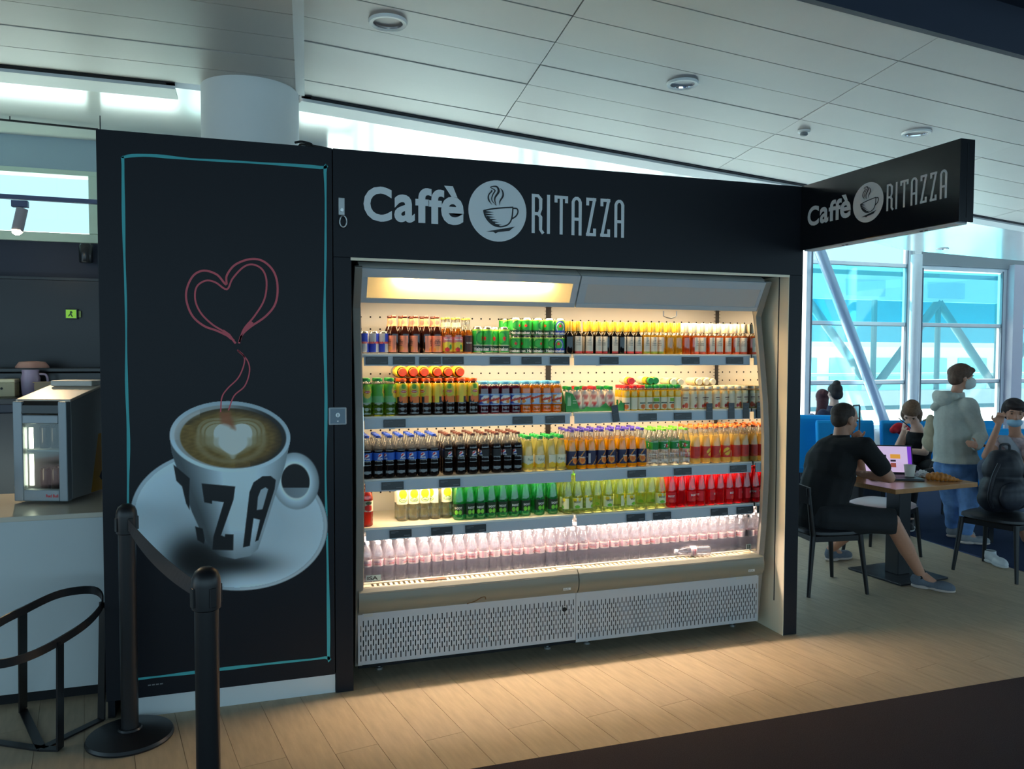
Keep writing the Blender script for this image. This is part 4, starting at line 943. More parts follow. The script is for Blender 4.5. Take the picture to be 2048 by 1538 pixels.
# orangeade
def a_or(a): a.put(a.V > -1, (38, 40, 76)); a.ell(.1, .34, .62, .26, (246, 150, 50)); a.ell(.1, .34, .38, .14, (236, 110, 30)); a.tilt(0, .74, .5, .05, (226, 150, 60)); a.ell(2.2, .5, .5, .4, (90, 96, 140)); a.rect(-2.4, -1.9, .1, .8, (206, 206, 206)); return a
KIND['orangeade'] = make_bottle('orangeade_bottle', 'bottle', .0305, .228, TALL, [(0, ORAN), (.72, PETC)], K_PUR, [dict(z=(.10, .46), art=a_or, texts=[('Orangina', 0, 1.35, .30, .05, T_W, .02), ('Orangina', PI, 1.35, .30, .05, T_W, .02)])], .935)
def a_7(a): a.put(a.V > -1, (22, 132, 62)); a.put(np.sin(a.A*2) > .6, (60, 176, 60)); a.ell(.45, .5, .26, .3, (214, 40, 44)); return a
KIND['limesoda'] = make_bottle('lemonade_bottle', 'bottle', .030, .218, PET, [(0, PETC)], K_LIM, [dict(z=(.44, .64), art=a_7, texts=[('7', 0, .42, .54, .10, T_W, .02), ('up', .75, .5, .535, .05, T_W, .02), ('7', PI, .42, .54, .10, T_W, .02)])])
def a_ci(a): a.put(a.V > -1, (222, 62, 44)); a.ell(0, .52, .75, .33, (244, 196, 60)); a.tilt(0, .52, .25, .07, (220, 90, 40)); a.rect(1.8, 2.3, .05, .5, (230, 230, 224)); a.rect(-2.6, -1.6, .2, .9, (198, 50, 44)); return a
KIND['citrus'] = make_bottle('citrus_bottle', 'bottle', .0305, .226, TALL, [(0, CIT), (.74, PETC)], K_ORB, [dict(z=(.14, .46), art=a_ci)], .935)
# fourth shelf
def a_vo(a): a.put(a.V > -1, (240, 236, 216)); a.ell(0, .68, .8, .3, (246, 214, 30)); a.ell(0, .28, .75, .15, (90, 160, 60)); a.ell(0, .28, .6, .10, (236, 240, 210)); return a
KIND['lemonwater'] = make_bottle('flavoured_water_bottle', 'bottle', .031, .222, VOLV, [(0, clear('pet_pale', (.975, .97, .90), gloss=.16, body=.10, bodycol=srgb(236, 228, 190), trans=.5))], K_YEL, [dict(z=(.42, .80), art=a_vo, ang=(-1.6, 1.6), texts=[('Volvic', 0, .9, .525, .035, T_G, .02)])])
def a_tm(a): a.put(a.V > -1, (232, 226, 206)); a.ell(0, .35, .7, .3, (230, 50, 40)); a.ell(.1, .8, .6, .16, (70, 90, 60)); return a
KIND['redwater'] = make_bottle('flavoured_water_bottle', 'bottle', .030, .222, VOLV, [(0, clear('strawberry_water', (.9, .25, .2), gloss=.16, body=.5, bodycol=srgb(222, 74, 56), trans=.5))], K_RED, [dict(z=(.36, .62), art=a_tm)])
def a_bd(base, txt2):
    def f(a):
        a.put(a.V > -1, base)
        if txt2 == 'g': a.ell(-.35, .24, .34, .2, (120, 206, 60)); a.ell(.35, .24, .34, .2, (120, 206, 60)); a.rect(1.5, 2.2, .1, .9, (226, 226, 210))
        elif txt2 == 'l': a.ell(-.5, .80, .4, .2, (246, 214, 30)); a.ell(.5, .85, .35, .18, (240, 220, 60)); a.ell(.0, .16, .5, .16, (120, 200, 40))
        else: a.ell(0, .2, .5, .16, (244, 70, 56)); a.rect(1.6, 2.2, .1, .9, (236, 180, 170))
        return a
    return f
for nm, liq, base, kd, tm in (('sparkgreen', GRNP, (30, 52, 30), 'g', T_W), ('sparklemon', LIMP, (232, 238, 190), 'l', T_D), ('sparkred', REDL, (226, 24, 38), 'r', T_W)):
    KIND[nm] = make_bottle('sparkling_water_bottle', 'bottle', .0308, .226, TALL, [(0, liq)], K_GRN if kd == 'g' else K_LIM if kd == 'l' else K_RED, [dict(z=(.13, .40), art=a_bd(base, kd), ang=(-1.5, 1.5), texts=[('BADOIT', 0, 1.35, .30, .055, tm, .02)])], .935)
# still water
def a_ev(a): a.put(a.V > -1, (236, 206, 206)); a.put((a.V > .88) | (a.V < .10), (240, 226, 216)); a.rect(-.8, .8, .52, .60, (150, 110, 140)); a.put(np.sin(a.A*3) > .85, (222, 170, 180)); return a
KIND['water'] = make_bottle('water_bottle', 'bottle', .0305, .225, [(.84, 0), (.98, .025), (1, .06), (.96, .10), (1, .14), (.95, .19), (1, .24), (.95, .29), (1, .34), (1, .40), (.985, .41), (.985, .58), (1, .60), (.95, .68), (.78, .77), (.56, .86), (.44, .90), (.42, .93), (.42, .945)], [(0, PETP)], K_WHT, [dict(z=(.41, .58), art=a_ev, texts=[('evian', c0, 1.1, .475, .05, T_R, .01) for c0 in (0, PI)])], .925, .44)
# juices with red / green lids and pale smoothies
def a_ju(green):
    def f(a): a.put(a.V > -1, (244, 232, 200)); a.ell(0, .24, .7, .2, (240, 120, 40)); a.rect(-.9, .9, .5, .56, (70, 90, 70)); a.rect(1.4, 2.3, 0, 1, (30, 130, 70)); (a.rect(-.8, .8, .62, .95, (140, 190, 50)) if green else None); return a
    return f
for nm, cp_m, gr in (('juicered', K_RED, False), ('juicegreen', K_GRN, False), ('juicelime', K_GRN, True)):
    KIND[nm] = make_bottle('juice_bottle', 'bottle', .0235, .150, JUICE, [(0, JUI), (.80, PETC)], cp_m, [dict(z=(.04, .52), art=a_ju(gr))], .88, .86)
def a_sm(a): a.put(a.V > -1, (240, 222, 190)); a.rect(-.7, .7, .70, .76, (130, 90, 80)); a.rect(-.5, .5, .55, .585, (150, 110, 100)); a.ell(.3, .2, .5, .2, (232, 96, 50)); a.ell(-.5, .14, .3, .13, (206, 50, 60)); return a
KIND['smoothie'] = make_bottle('smoothie_bottle', 'bottle', .0238, .140, JUICE, [(0, SMOO), (.80, PETC)], K_CRM, [dict(z=(.05, .66), art=a_sm)], .88, .84)

PROTO = dict(KIND); USED = set()
def put(kind, X, Y, Z, label, group, rot=0., lie=False, tilt=0.):
    if kind in USED: o = copy_tree(KIND[kind])
    else: o = KIND[kind]; USED.add(kind)
    o.location = (X, Y, Z); o.rotation_euler = (R(90), 0, rot) if lie else (tilt, 0, rot)
    o['label'] = label; o['group'] = group
    if not lie: STAND.append((o, RAD.get(kind, .025)))
    return o
STAND = []
RAD = dict(energy=.0255, fruitbeer=.0295, amberbeer=.029, darkbeer=.028, lager50=.029, lager33=.030, lagerzero=.030, redwine=.0258, whitewine=.0258, rosewine=.0258, greentea=.032, peachtea=.033, grapesquash=.031, orangesquash=.031, cola=.0302, diet=.0305, pulpy=.030, orangeade=.0305, limesoda=.030, citrus=.0305, lemonwater=.031, redwater=.030, sparkgreen=.0308, sparklemon=.0308, sparkred=.0308, water=.0305, juicered=.0235, juicegreen=.0235, juicelime=.0235, smoothie=.0238)
def rows(kind, pxs, ypx, shelf, r, nrow, label, group, gap=.002, y0=None, spread=.5, jx=.002, skip=()):
    z = SH[shelf][0] if shelf < 4 else DZ; yf = (SH[shelf][1] if shelf < 4 else .215)
    for i, px in enumerate(pxs):
        Yc = (y0 if y0 is not None else yf+.022)+r; X = onY(px, ypx, Yc)[0]
        n_ = nrow[i] if hasattr(nrow, '__len__') else nrow
        for k in range(n_):
            if (i, k) in skip: continue
            x = min(max(X+random.uniform(-jx, jx)*(k > 0), CL+r+.002), CR-r-.002)
            put(kind, x, Yc+k*(2*r+gap), z, label+('' if n_ == 1 else ', front row' if k == 0 else ', rear rows'), group+(', front row' if k == 0 else ', rows behind'), random.uniform(-spread, spread)+(0 if random.random() < .6 else random.choice((1.2, -1.2, 2.4))))
S1, S2, S3, S4 = SH[0][0], SH[1][0], SH[2][0], SH[3][0]
# top shelf
for px, rt in ((721, 2.1), (740, .35), (759, .2)): put('energy', onY(px, 704, .265)[0], .265, S1, 'slim blue and silver energy drink can at the end of the top shelf', 'energy drink cans', rt)
rows('fruitbeer', [789, 806, 824.5, 845, 870], 704, 0, .0295, 2, 'brown beer bottle with a salmon pink label on the top shelf', 'salmon-labelled beer bottles', spread=.35, y0=.232)
rows('amberbeer', [891, 912], 704, 0, .029, 2, 'amber beer bottle with a yellow and red label on the top shelf', 'amber beer bottles', spread=.2)
rows('darkbeer', [932], 704, 0, .028, 2, 'amber beer bottle with a dark label beside the tall green cans', 'dark-labelled beer bottles', spread=.2)
for px, dy, rt in ((951, 0, .45), (971, 0, -1.35), (989, .045, -.9), (1008, 0, -.8)): put('lager50', onY(px, 707, .262+dy)[0], .262+dy, S1, 'tall green lager can on the top shelf', 'tall lager cans', rt)
for i, (px, rt) in enumerate(((1030, -.75), (1052.5, 1.25), (1074.5, -.1), (1097, .55))):
    for lv in (0, 1):
        for k in (0, 1): put('lager33', onY(px, 706, .265)[0], .265+k*.062, S1+lv*.102, 'short green lager can in the %s layer of the stack' % ('bottom', 'top')[lv], 'stacked lager cans, %s layer' % ('bottom', 'top')[lv], rt+k*1.7+lv*.9)
for lv in (0, 1):
    for k in (0, 1): put('lagerzero', onY(1119, 706, .265)[0], .265+k*.062, S1+lv*.102, 'short green lager can with a blue ring, %s of its stack' % ('bottom', 'top')[lv], 'blue-ringed lager cans, %s' % ('bottom', 'top')[lv], -.55+.3*lv)
put('lager33', onY(1013, 640, .36)[0], .36, S1+.102, 'single green lager can standing behind the tall cans', 'loose lager can', .4)
put('lager33', onY(1013, 640, .36)[0], .36, S1, 'green lager can under the single can behind the tall ones', 'loose lager can, lower', .4)
rows('redwine', [1138, 1156, 1178, 1196, 1212, 1230.5, 1247, 1257.5, 1271], 709, 0, .0258, 2, 'small dark red wine bottle with a cream label and yellow top', 'small red wine bottles', spread=.3, y0=.226, gap=.004)
rows('whitewine', [1289.5, 1306, 1322.5, 1338.5, 1356], 709, 0, .0258, 2, 'small white wine bottle with a cream label and yellow top', 'small white wine bottles', spread=.3, y0=.226, gap=.004)
rows('rosewine', [1372, 1388.5, 1405, 1421, 1437.5, 1454, 1470, 1486], 709, 0, .0258, 2, 'small rosé wine bottle with a cream top', 'small rosé wine bottles', spread=.5, y0=.226, gap=.004)
# second shelf
rows('greentea', [722, 744.5, 767], 828, 1, .032, 2, 'green iced tea bottle with a green cap', 'green iced tea bottles', spread=.3)
rows('peachtea', [791.5, 817, 840.5, 863, 886.5, 911, 935], 826, 1, .0315, 3, 'dark iced tea bottle with a yellow sleeve, standing upright', 'standing peach iced tea bottles', spread=.3)
for px in (805, 828, 851.5, 874, 897, 920):
    X = onY(px, 743, .25)[0]; put('peachtea', X, .45, S2+.2012+.033, 'iced tea bottle lying on its side across the orange caps', 'lying peach iced tea bottles', random.uniform(-.03, .03), lie=True)
rows('grapesquash', [969, 986.5, 1005.5, 1025.5], 826, 1, .031, 3, 'purple fruit drink bottle with a light blue cap', 'purple fruit drink bottles', spread=.3)
rows('orangesquash', [1043, 1061.5, 1081, 1100], 826, 1, .031, 3, 'orange fruit drink bottle with a light blue cap', 'orange fruit drink bottles', spread=.3)
jl = {'juicered': ('juice bottle with a red lid on the second shelf', 'red-lidded juice bottles'), 'juicegreen': ('juice bottle with a green lid and fruit label', 'green-lidded juice bottles'), 'juicelime': ('juice bottle with a green lid and lime green label', 'lime-labelled juice bottles')}
for kd, px in (('juicered', 1252), ('juicered', 1267), ('juicered', 1282.5), ('juicegreen', 1297), ('juicelime', 1311.5), ('juicegreen', 1326), ('juicelime', 1340), ('juicegreen', 1354)):
    rows(kd, [px], 821, 1, .0235, 3, *jl[kd], spread=.4)
rows('smoothie', [1370.5, 1386, 1401, 1416, 1432, 1447.5, 1463, 1478, 1493], 820, 1, .0238, 3, 'pale smoothie bottle with a cream lid standing on the second shelf', 'standing smoothie bottles', spread=.6)
for kd, px in (('juicered', 1277), ('juicegreen', 1309.5), ('juicegreen', 1325)):
    X = onY(px, 766, .23)[0]; put(kd, X-.02, .40, S2+.1512+.0235, 'juice bottle with a %s lid lying on top of the standing juices' % ('red' if kd == 'juicered' else 'green'), 'lying juice bottles, ' + kd[5:], random.uniform(-.1, .05), lie=True)
for px in (1356, 1371, 1408, 1421, 1433):
    X = onY(px, 765, .24)[0]; put('smoothie', X-.015, .40, S2+.1412+.0238, 'pale smoothie bottle lying on top of the standing ones', 'lying smoothie bottles', random.uniform(-.05, .05), lie=True)
# green tray of squeeze pouches
p0, p1 = onY(1129, 822, .235), onY(1247, 822, .235)
tr = thing('pouch_tray', 'green cardboard display tray filled with squeeze pouches', 'tray', (p0[0], .222, S2))
wt = p1[0]-p0[0]; m_tray = smat('green_card', 62, 164, 78, rough=.55); m_tray2 = smat('dark_green_card', 34, 120, 62, rough=.55)
MB().prism([(0, 0), (.24, 0), (.24, .125), (.06, .125), (.0, .05)], 'x', 0, .003).build('side_wall', m_tray, tr)
MB().prism([(0, 0), (.24, 0), (.24, .06), (.06, .06), (.0, .045)], 'x', wt-.003, wt).build('side_wall', m_tray2, tr)
front = [(0, 0), (wt, 0), (wt, .045), (wt*.93, .052), (wt*.86, .022), (wt*.74, .022), (wt*.68, .05), (wt*.58, .022), (wt*.42, .022), (wt*.36, .03), (wt*.30, .012), (wt*.24, .012), (wt*.19, .06), (wt*.12, .105), (0, .118)]
MB().prism(front, 'y', 0, .003).build('front_wall', m_tray, tr)
MB().box((0, .237, 0), (wt, .24, .06)).build('back_wall', m_tray2, tr); MB().box((.003, .003, 0), (wt-.003, .237, .003)).build('tray_floor', m_tray2, tr)
lp_ = [(.012, .035), (.034, .035), (.036, .055), (.030, .095), (.022, .078), (.015, .095)]
MB().prism(lp_, 'y', -.0008, -.0002).build('tray_print', smat('pale_green_print', 176, 214, 164), tr)
for k in range(2): MB().box((.046, -.0008, .062-k*.014), (.068, -.0002, .068-k*.014)).build('tray_print', MATS['pale_green_print'], tr)
po = thing('squeeze_pouch', 'x', 'pouch')
pv = []; nz_, nx_ = 9, 9
fb = MB(); 
for side in (1, -1):
    vs = []
    for j in range(nz_):
        z = j/(nz_-1)
        wz = .030*(1-.12*z) if z < .75 else .030*(.91-1.6*(z-.75)**1.2); th = .017*(1-z)**.6*(.4+.6*min(1, z*5))+.002
        for i in range(nx_):
            x = -1+2*i/(nx_-1); vs.append((x*wz, -side*th*(1-x*x)**.7, z*.088))
    fb.add(vs, [((j*nx_+i, j*nx_+i+1, (j+1)*nx_+i+1, (j+1)*nx_+i) if side == 1 else (j*nx_+i, (j+1)*nx_+i, (j+1)*nx_+i+1, j*nx_+i+1)) for j in range(nz_-1) for i in range(nx_-1)])
A_ = np.array(fb.v); colp = np.empty((len(A_), 3)); colp[:] = srgb(226, 210, 196)
colp[((A_[:, 0]-.004)/.012)**2+((A_[:, 2]-.030)/.014)**2 < 1] = srgb(206, 60, 54); colp[((A_[:, 0])/.02)**2+((A_[:, 2]-.062)/.008)**2 < 1] = srgb(196, 120, 116)
fb.v = [(p[0]*1.05, p[1]*1.2, p[2]*1.28) for p in fb.v]; fb.build('pouch_body', printed('pouch_foil', .32, .5), po, smooth=True, cols=colp)
MB().lathe([(.006, .110), (.006, .124)], 10).build('spout', T_W, po)
pc = [cmat('pouch_cap_green', 22, 160, 60), cmat('pouch_cap_red', 226, 48, 50)]
po2 = copy_tree(po)
for i, base_ in enumerate((po, po2)):
    MB().lathe([(.010, .120), (.017, .123), (.018, .131), (.017, .140), (.008, .142)], 14).build('cap', pc[i], base_, smooth=True); KIND['pouch%d' % i] = base_
k = 0
seq = [0, 0, 1, 1, 0, 0, 0, 1, 0, 1, 0, 0]
for rI in range(2):
    for i in range(6):
        kd = 'pouch%d' % seq[k]; k += 1
        put(kd, p0[0]+.037+i*.0525+rI*.012, .262+rI*.075, S2+.0045, 'white squeeze pouch with a %s cap in the green tray' % ('green', 'red')[int(kd[-1])], 'squeeze pouches, %s caps' % ('green', 'red')[int(kd[-1])], random.uniform(-.45, .45), tilt=random.uniform(-.12, .05))
# third shelf
rows('cola', [722.5, 745.5, 769, 793, 816.5, 839.5, 862], 949, 2, .0302, 4, 'cola bottle with a blue label and blue cap', 'blue-labelled cola bottles', spread=.35)
rows('diet', [896, 921, 945, 969, 992.5, 1015.5, 1033], 944, 2, .0302, 4, 'cola bottle with a black label and dark cap', 'black-labelled cola bottles', spread=.35)
rows('pulpy', [1056, 1079, 1101, 1121], 944, 2, .030, 3, 'pale lemon squash bottle with a wide green cap', 'lemon squash bottles', spread=.35)
rows('orangeade', [1144, 1162, 1180, 1201, 1222, 1243, 1263, 1283], 937, 2, .0292, 4, 'orangeade bottle with a navy label and purple cap', 'orangeade bottles', spread=.45)
rows('limesoda', [1307, 1327, 1348.5, 1370], 930, 2, .030, 4, 'clear lemonade bottle with a green label and lime cap', 'clear lemonade bottles', spread=.35)
rows('citrus', [1391, 1411, 1431, 1451, 1471, 1491], 926, 2, .0302, 4, 'citrus drink bottle with a red label and orange cap', 'red-labelled citrus bottles', spread=.5)
# fourth shelf
put('redwater', onY(724, 1046, .215)[0], .215, S4, 'single red flavoured water bottle at the end of the fourth shelf', 'red flavoured water', .1)
rows('lemonwater', [806, 829, 851.5, 873.5, 896], 1034, 3, .031, 2, 'flavoured water bottle with a yellow lemon label', 'lemon flavoured water bottles', y0=.26, spread=.12)
rows('sparkgreen', [918, 939, 960, 982, 1005, 1028, 1050, 1078, 1105], 1031, 3, .0308, [3]*9, 'green sparkling water bottle with a dark label', 'green sparkling water bottles', y0=.195, spread=.5, jx=.006)
rows('sparklemon', [1135, 1155, 1174, 1193, 1216, 1238, 1259.5, 1280.5, 1301, 1321], 1021, 3, .0300, 3, 'pale lime sparkling water bottle with a lemon label', 'lime sparkling water bottles', spread=.45)
rows('sparkred', [1342, 1361.5, 1381, 1400.5, 1420, 1439, 1458, 1477, 1496], 1012, 3, .0295, 3, 'bright red sparkling water bottle', 'red sparkling water bottles', spread=.5)
# bottom deck: water
wx = np.linspace(onY(727, 1160, .25)[0], CR-.033, 36)
for i, X in enumerate(wx):
    for k in range(5): put('water', min(max(X+random.uniform(-.002, .002), CL+.031), CR-.031), .248+k*.0625+random.uniform(-.001, .001), DZ, 'clear water bottle with a pink label standing on the bottom deck, ' + ('right behind the riser' if k == 0 else 'behind the front row'), 'standing water bottles, ' + ('front row' if k == 0 else 'rows behind'), random.uniform(-1.2, 1.2))
wl = onY(1420, 1126, .16); o = put('water', wl[0], .165, .489+.0305, 'single water bottle lying on its side on the air grille', 'lying water bottle'); o.rotation_euler = (0, R(-90), R(-9))
for kd in list(KIND):
    if kd not in USED:
        for ch in list(KIND[kd].children): bpy.data.objects.remove(ch)
        bpy.data.objects.remove(KIND[kd])
# nudge neighbours on a shelf until no two bottles touch
def settle(zlo, zhi):
    it = [(o, r) for o, r in STAND if zlo < o.location.z < zhi and not o.name.startswith('squeeze')]
    P_ = np.array([[o.location.x, o.location.y] for o, _ in it]); r_ = np.array([r for _, r in it])+.0003
    for _ in range(700):
        D = P_[:, None]-P_[None]; d = np.hypot(D[..., 0], D[..., 1])+np.eye(len(it)); ov = np.clip(r_[:, None]+r_[None]-d, 0, None); np.fill_diagonal(ov, 0)
        if ov.max() < 2e-4: break
        sx = np.where(np.abs(D[..., 0]) > 1e-5, np.sign(D[..., 0]), 0); sy = np.sign(D[..., 1])*(np.abs(D[..., 1]) > .02)
        P_[:, 0] += (ov*sx).sum(1)*.35; P_[:, 1] += (ov*sy*(sy > 0)).sum(1)*.30
        P_[:, 0] = np.clip(P_[:, 0], CL+r_+.001, CR-r_-.001); P_[:, 1] = np.minimum(P_[:, 1], YB-r_-.008)
    for (o, _), p in zip(it, P_): o.location.x = p[0]; o.location.y = p[1]
for zl in (S1, S1+.102, S2, S3, S4, DZ): settle(zl-.002, zl+.002)
# shelf price tags
m_tag = smat('tag_black', 30, 34, 38, rough=.3); m_tagt = smat('tag_text', 92, 96, 102)
def tagbox(px, py, shelf, label, vertical=False, roll=0.):
    yf = SH[shelf][1]-.0045; c = onY(px, py, yf); zc = SH[shelf][0]-.038
    w_, h_ = (.118, .042) if not vertical else (.042, .098)
    zc = zc if not vertical else SH[shelf][0]-.012
    t_ = thing('price_tag', label, 'price tag', (c[0], yf-.006, zc), group=None)
    t_.rotation_euler = (R(-3), roll, 0)
    b0 = MB().box((-w_/2, -.002, -h_/2), (w_/2, .003, h_/2)).build('tag_case', m_tag, t_, bevel=.0015)
    tx = MB()
    if vertical: tx.box((-.012, -.0028, .022), (.012, -.0021, .026)); tx.box((-.012, -.0028, .016), (.004, -.0021, .0185)); tx.box((-.021, -.0028, -.004), (.021, -.0021, -.001))
    else: tx.box((-.052, -.0028, .010), (-.012, -.0021, .0135)); tx.box((-.052, -.0028, .004), (-.03, -.0021, .0065)); tx.box((.018, -.0028, -.013), (.05, -.0021, -.008))
    tx.build('tag_print', m_tagt, t_, kind='stuff'); return t_
tg = [(0, 753.6, 719, 'price tag under the energy drink cans'), (0, 808, 719, 'price tag under the first salmon-labelled beers'), (0, 860, 719, 'price tag under the last salmon-labelled beers'), (0, 906, 719, 'price tag under the amber beers'), (0, 1000, 719, 'price tag under the tall lager cans'), (0, 1063, 720, 'price tag under the stacked lager cans'), (0, 1119, 720, 'price tag under the blue-ringed lager cans'), (0, 1218, 722, 'price tag under the red wine bottles'), (0, 1381, 722, 'price tag under the first rosé bottles'), (0, 1469, 722, 'price tag under the last rosé bottles'),
      (1, 789, 845, 'price tag under the peach iced teas'), (1, 1045, 842, 'price tag under the first orange fruit drinks'), (1, 1110, 841, 'price tag under the last orange fruit drinks'), (1, 1295, 835, 'price tag under the juices'), (1, 1365, 834, 'price tag under the first smoothies'),
      (2, 785, 968, 'price tag under the blue-labelled colas'), (2, 899, 963, 'price tag under the first black-labelled colas'), (2, 1273, 948, 'price tag under the orangeades'), (2, 1365, 944, 'price tag under the clear lemonades'), (2, 1476, 938, 'price tag under the red-labelled citrus drinks'),
      (3, 801, 1064, 'price tag below the bare stretch of the fourth shelf'), (3, 883.5, 1060, 'price tag under the lemon flavoured waters'), (3, 951, 1056, 'price tag under the green sparkling waters'), (3, 1271, 1037, 'price tag under the middle lime sparkling waters'), (3, 1323.5, 1032, 'price tag under the last lime sparkling waters'), (3, 1438, 1024, 'price tag under the middle red sparkling waters'), (3, 1489, 1022, 'price tag under the last red sparkling waters')]
for sh_, px, py, lb in tg: tagbox(px, py, sh_, 'black ' + lb)
tagbox(1230, 828, 1, 'black upright price tag hanging crooked before the pouch tray', True, R(-8))
for px, lb in ((1418, 'first of three before the smoothies'), (1462, 'middle one of three before the smoothies'), (1491, 'last of three, next to the end mirror')): tagbox(px, 824, 1, 'black upright price tag, ' + lb, True)
c = onY(874, 1166, .14); t_ = thing('price_tag', 'tan price tag lying on the air grille', 'price tag', (c[0], .165, .4895)); t_.rotation_euler = (0, 0, .05)
MB().box((-.055, -.02, 0), (.055, .02, .004)).build('tag_case', smat('tag_tan', 122, 96, 74), t_, bevel=.0015)
# ================================================================== left: counter and cafe behind it
m_ctr = mat('counter_white', srgb(206, 214, 216), rough=.35, noise=.02, nscale=3)
m_ctop = mat('counter_top', srgb(214, 206, 190), rough=.3, noise=.03, nscale=6)
ct = thing('service_counter', 'long white service counter with a cream top', 'counter', (-3.2, .32, 0))
MB().box((-2.4, .0, .06), (2.5, .68, .905)).build('front_body', m_ctr, ct, bevel=.003)
MB().box((-2.4, -.012, .905), (2.5, .70, .93)).build('worktop', m_ctop, ct, bevel=.003)
MB().box((-2.38, .04, 0), (2.48, .64, .06)).build('toe_kick', m_dark, ct)
# small glass-door fridge on the counter
fr = thing('mini_fridge', 'small grey glass-door drinks fridge with a lit interior on the counter', 'fridge', (-.935, .585, .93), R(-20))
fw, fd, fh = .285, .42, .545
m_fg = mat('fridge_grey', srgb(150, 158, 164), rough=.35, metal=.2); m_fd = smat('fridge_side', 156, 158, 158, rough=.45); m_fk = smat('fridge_black', 26, 28, 32, rough=.25)
fb_ = MB().prism([(.03, .02), (fd, .02), (fd, fh+.05), (.30, fh+.045), (.03, fh-.01)], 'x', -.014, 0); fb_.build('side_wall', m_fd, fr, bevel=.004)
MB().prism([(.03, .02), (fd, .02), (fd, fh+.05), (.30, fh+.045), (.03, fh-.01)], 'x', -fw, -fw+.014).build('side_wall', m_fd, fr, bevel=.004)
MB().prism([(.02, fh-.015), (.30, fh+.045), (fd, fh+.05), (fd, fh+.065), (.30, fh+.06), (.02, fh+.0)], 'x', -fw-.004, .004).build('lid', mat('fridge_lid', srgb(226, 206, 186), rough=.35), fr, bevel=.004)
MB().box((-fw+.03, .26, fh+.058), (-.02, fd-.02, fh+.09)).build('lid_box', smat('fridge_lid_box', 206, 206, 200), fr, bevel=.008)
MB().box((-fw+.014, fd-.012, .02), (-.014, fd, fh+.03)).build('back_wall', m_fd, fr)
MB().box((-fw+.014, .03, .02), (-.014, fd-.01, .05)).build('floor_plate', m_fd, fr)
MB().prism([(-.012, fh-.075), (.03, fh-.075), (.03, fh-.01), (.012, fh-.006), (-.008, fh-.03)], 'x', -fw+.012, -.04).build('top_panel', m_fk, fr, bevel=.004)
dr = bpy.data.objects.new('door', None); COL.objects.link(dr); dr.parent = fr
for a, b in (((-fw, -.012, .015), (-fw+.05, .03, fh-.01)), ((-.045, -.012, .015), (0, .03, fh-.01)), ((-fw+.05, -.012, .015), (-.045, .03, .075)), ((-fw+.05, -.012, fh-.125), (-.045, .03, fh-.08))): MB().box(a, b).build('door_frame', m_fg, dr, bevel=.005)
MB().box((-fw+.05, .004, .075), (-.045, .010, fh-.125)).build('pane', clear('fridge_glass', (.9, .93, .92), gloss=.08), dr)
v, f = fit_text('Red Bull', -.115, -.050, .036, .052, .03); MB().add([(p[0], -.0128, p[1]) for p in v], f).build('lettering', T_R, dr)
for z in (.27,): MB().box((-fw+.016, .03, z), (-.016, fd-.03, z+.008)).build('shelf', smat('fridge_shelf', 150, 152, 148), fr)
MB().box((-fw+.055, .034, .09), (-fw+.075, .04, .255)).build('lamp_strip', mat('fridge_led', (1, 1, 1), emit=(.95, 1, .72), estr=7), fr)
MB().box((-fw+.055, .034, .285), (-fw+.075, .04, .395)).build('lamp_strip', MATS['fridge_led'], fr)
st = MB().prism([(.20, .025), (fd-.005, .025), (fd-.005, .34), (.28, .34)], 'x', .0004, .0012); so_ = st.build('sticker', smat('sticker_ochre', 176, 130, 30), fr)
MB().prism([(.28, .10), (.33, .16), (.34, .25), (.39, .27), (.40, .14), (.36, .12), (.33, .08), (.30, .08)], 'x', .0014, .0018).build('sticker_figure', m_ink, so_)
for i, (x, y) in enumerate(((-.20, .12), (-.14, .12), (-.085, .12), (-.17, .2), (-.11, .2))):
    lx = Matrix.Rotation(R(-20), 4, 'Z') @ Vector((x, y, 0))
    for lv, z in ((0, .05), (1, .278)):
        t = thing('soft_drink_can', 'dark drink can on the %s shelf inside the small fridge' % ('lower', 'upper')[lv], 'can', (-.935+lx.x, .585+lx.y, .93+z), group='cans in the small fridge, %s' % ('lower', 'upper')[lv])
        MB().lathe(scale_prof(CAN, .025, .12), 16).build('can_body', smat('dark_can', 46, 36, 34, rough=.25, metal=.5), t, smooth=True); MB().lathe([(.019, .117), (.019, .1185)], 12).build('lid', K_ALU, t)
# boxes on the counter
for (x, y, w_, d_, h_, nm, lab, m) in ((-1.52, .62, .22, .2, .21, 'cardboard_box', 'white box with dark lettering beside the small fridge', smat('box_white', 216, 208, 196, rough=.6)), (-1.62, .95, .3, .2, .40, 'cardboard_box', 'taller pale carton behind the white box', smat('carton_grey', 188, 190, 188, rough=.6))):
    t = thing(nm, lab, 'box', (x, y, .93), R(8))
    MB().box((-w_/2, -d_/2, 0), (w_/2, d_/2, h_)).build('carton', m, t, bevel=.004); MB().box((-w_/2-.001, -.01, h_), (w_/2+.001, .01, h_+.001)).build('tape', smat('tape_tan', 200, 176, 140), t)
    if w_ < .25: MB().box((w_*.30, -d_/2-.001, .07), (w_*.46, -d_/2, .14)).build('box_print', m_ink, t)
t = thing('crumpled_bag', 'crumpled clear plastic bag on the carton', 'bag', (-1.60, .93, 1.331))
bv = MB(); nU = 14
bm = bmesh.new(); bmesh.ops.create_icosphere(bm, subdivisions=3, radius=.09)
for v_ in bm.verts: v_.co = Vector((v_.co.x*1.3, v_.co.y, max(v_.co.z, -.05)*.8+.04))*(1+.14*math.sin(v_.co.x*90)*math.cos(v_.co.y*80+v_.co.z*60))
zmin = min(v_.co.z for v_ in bm.verts)
for v_ in bm.verts: v_.co.z -= zmin
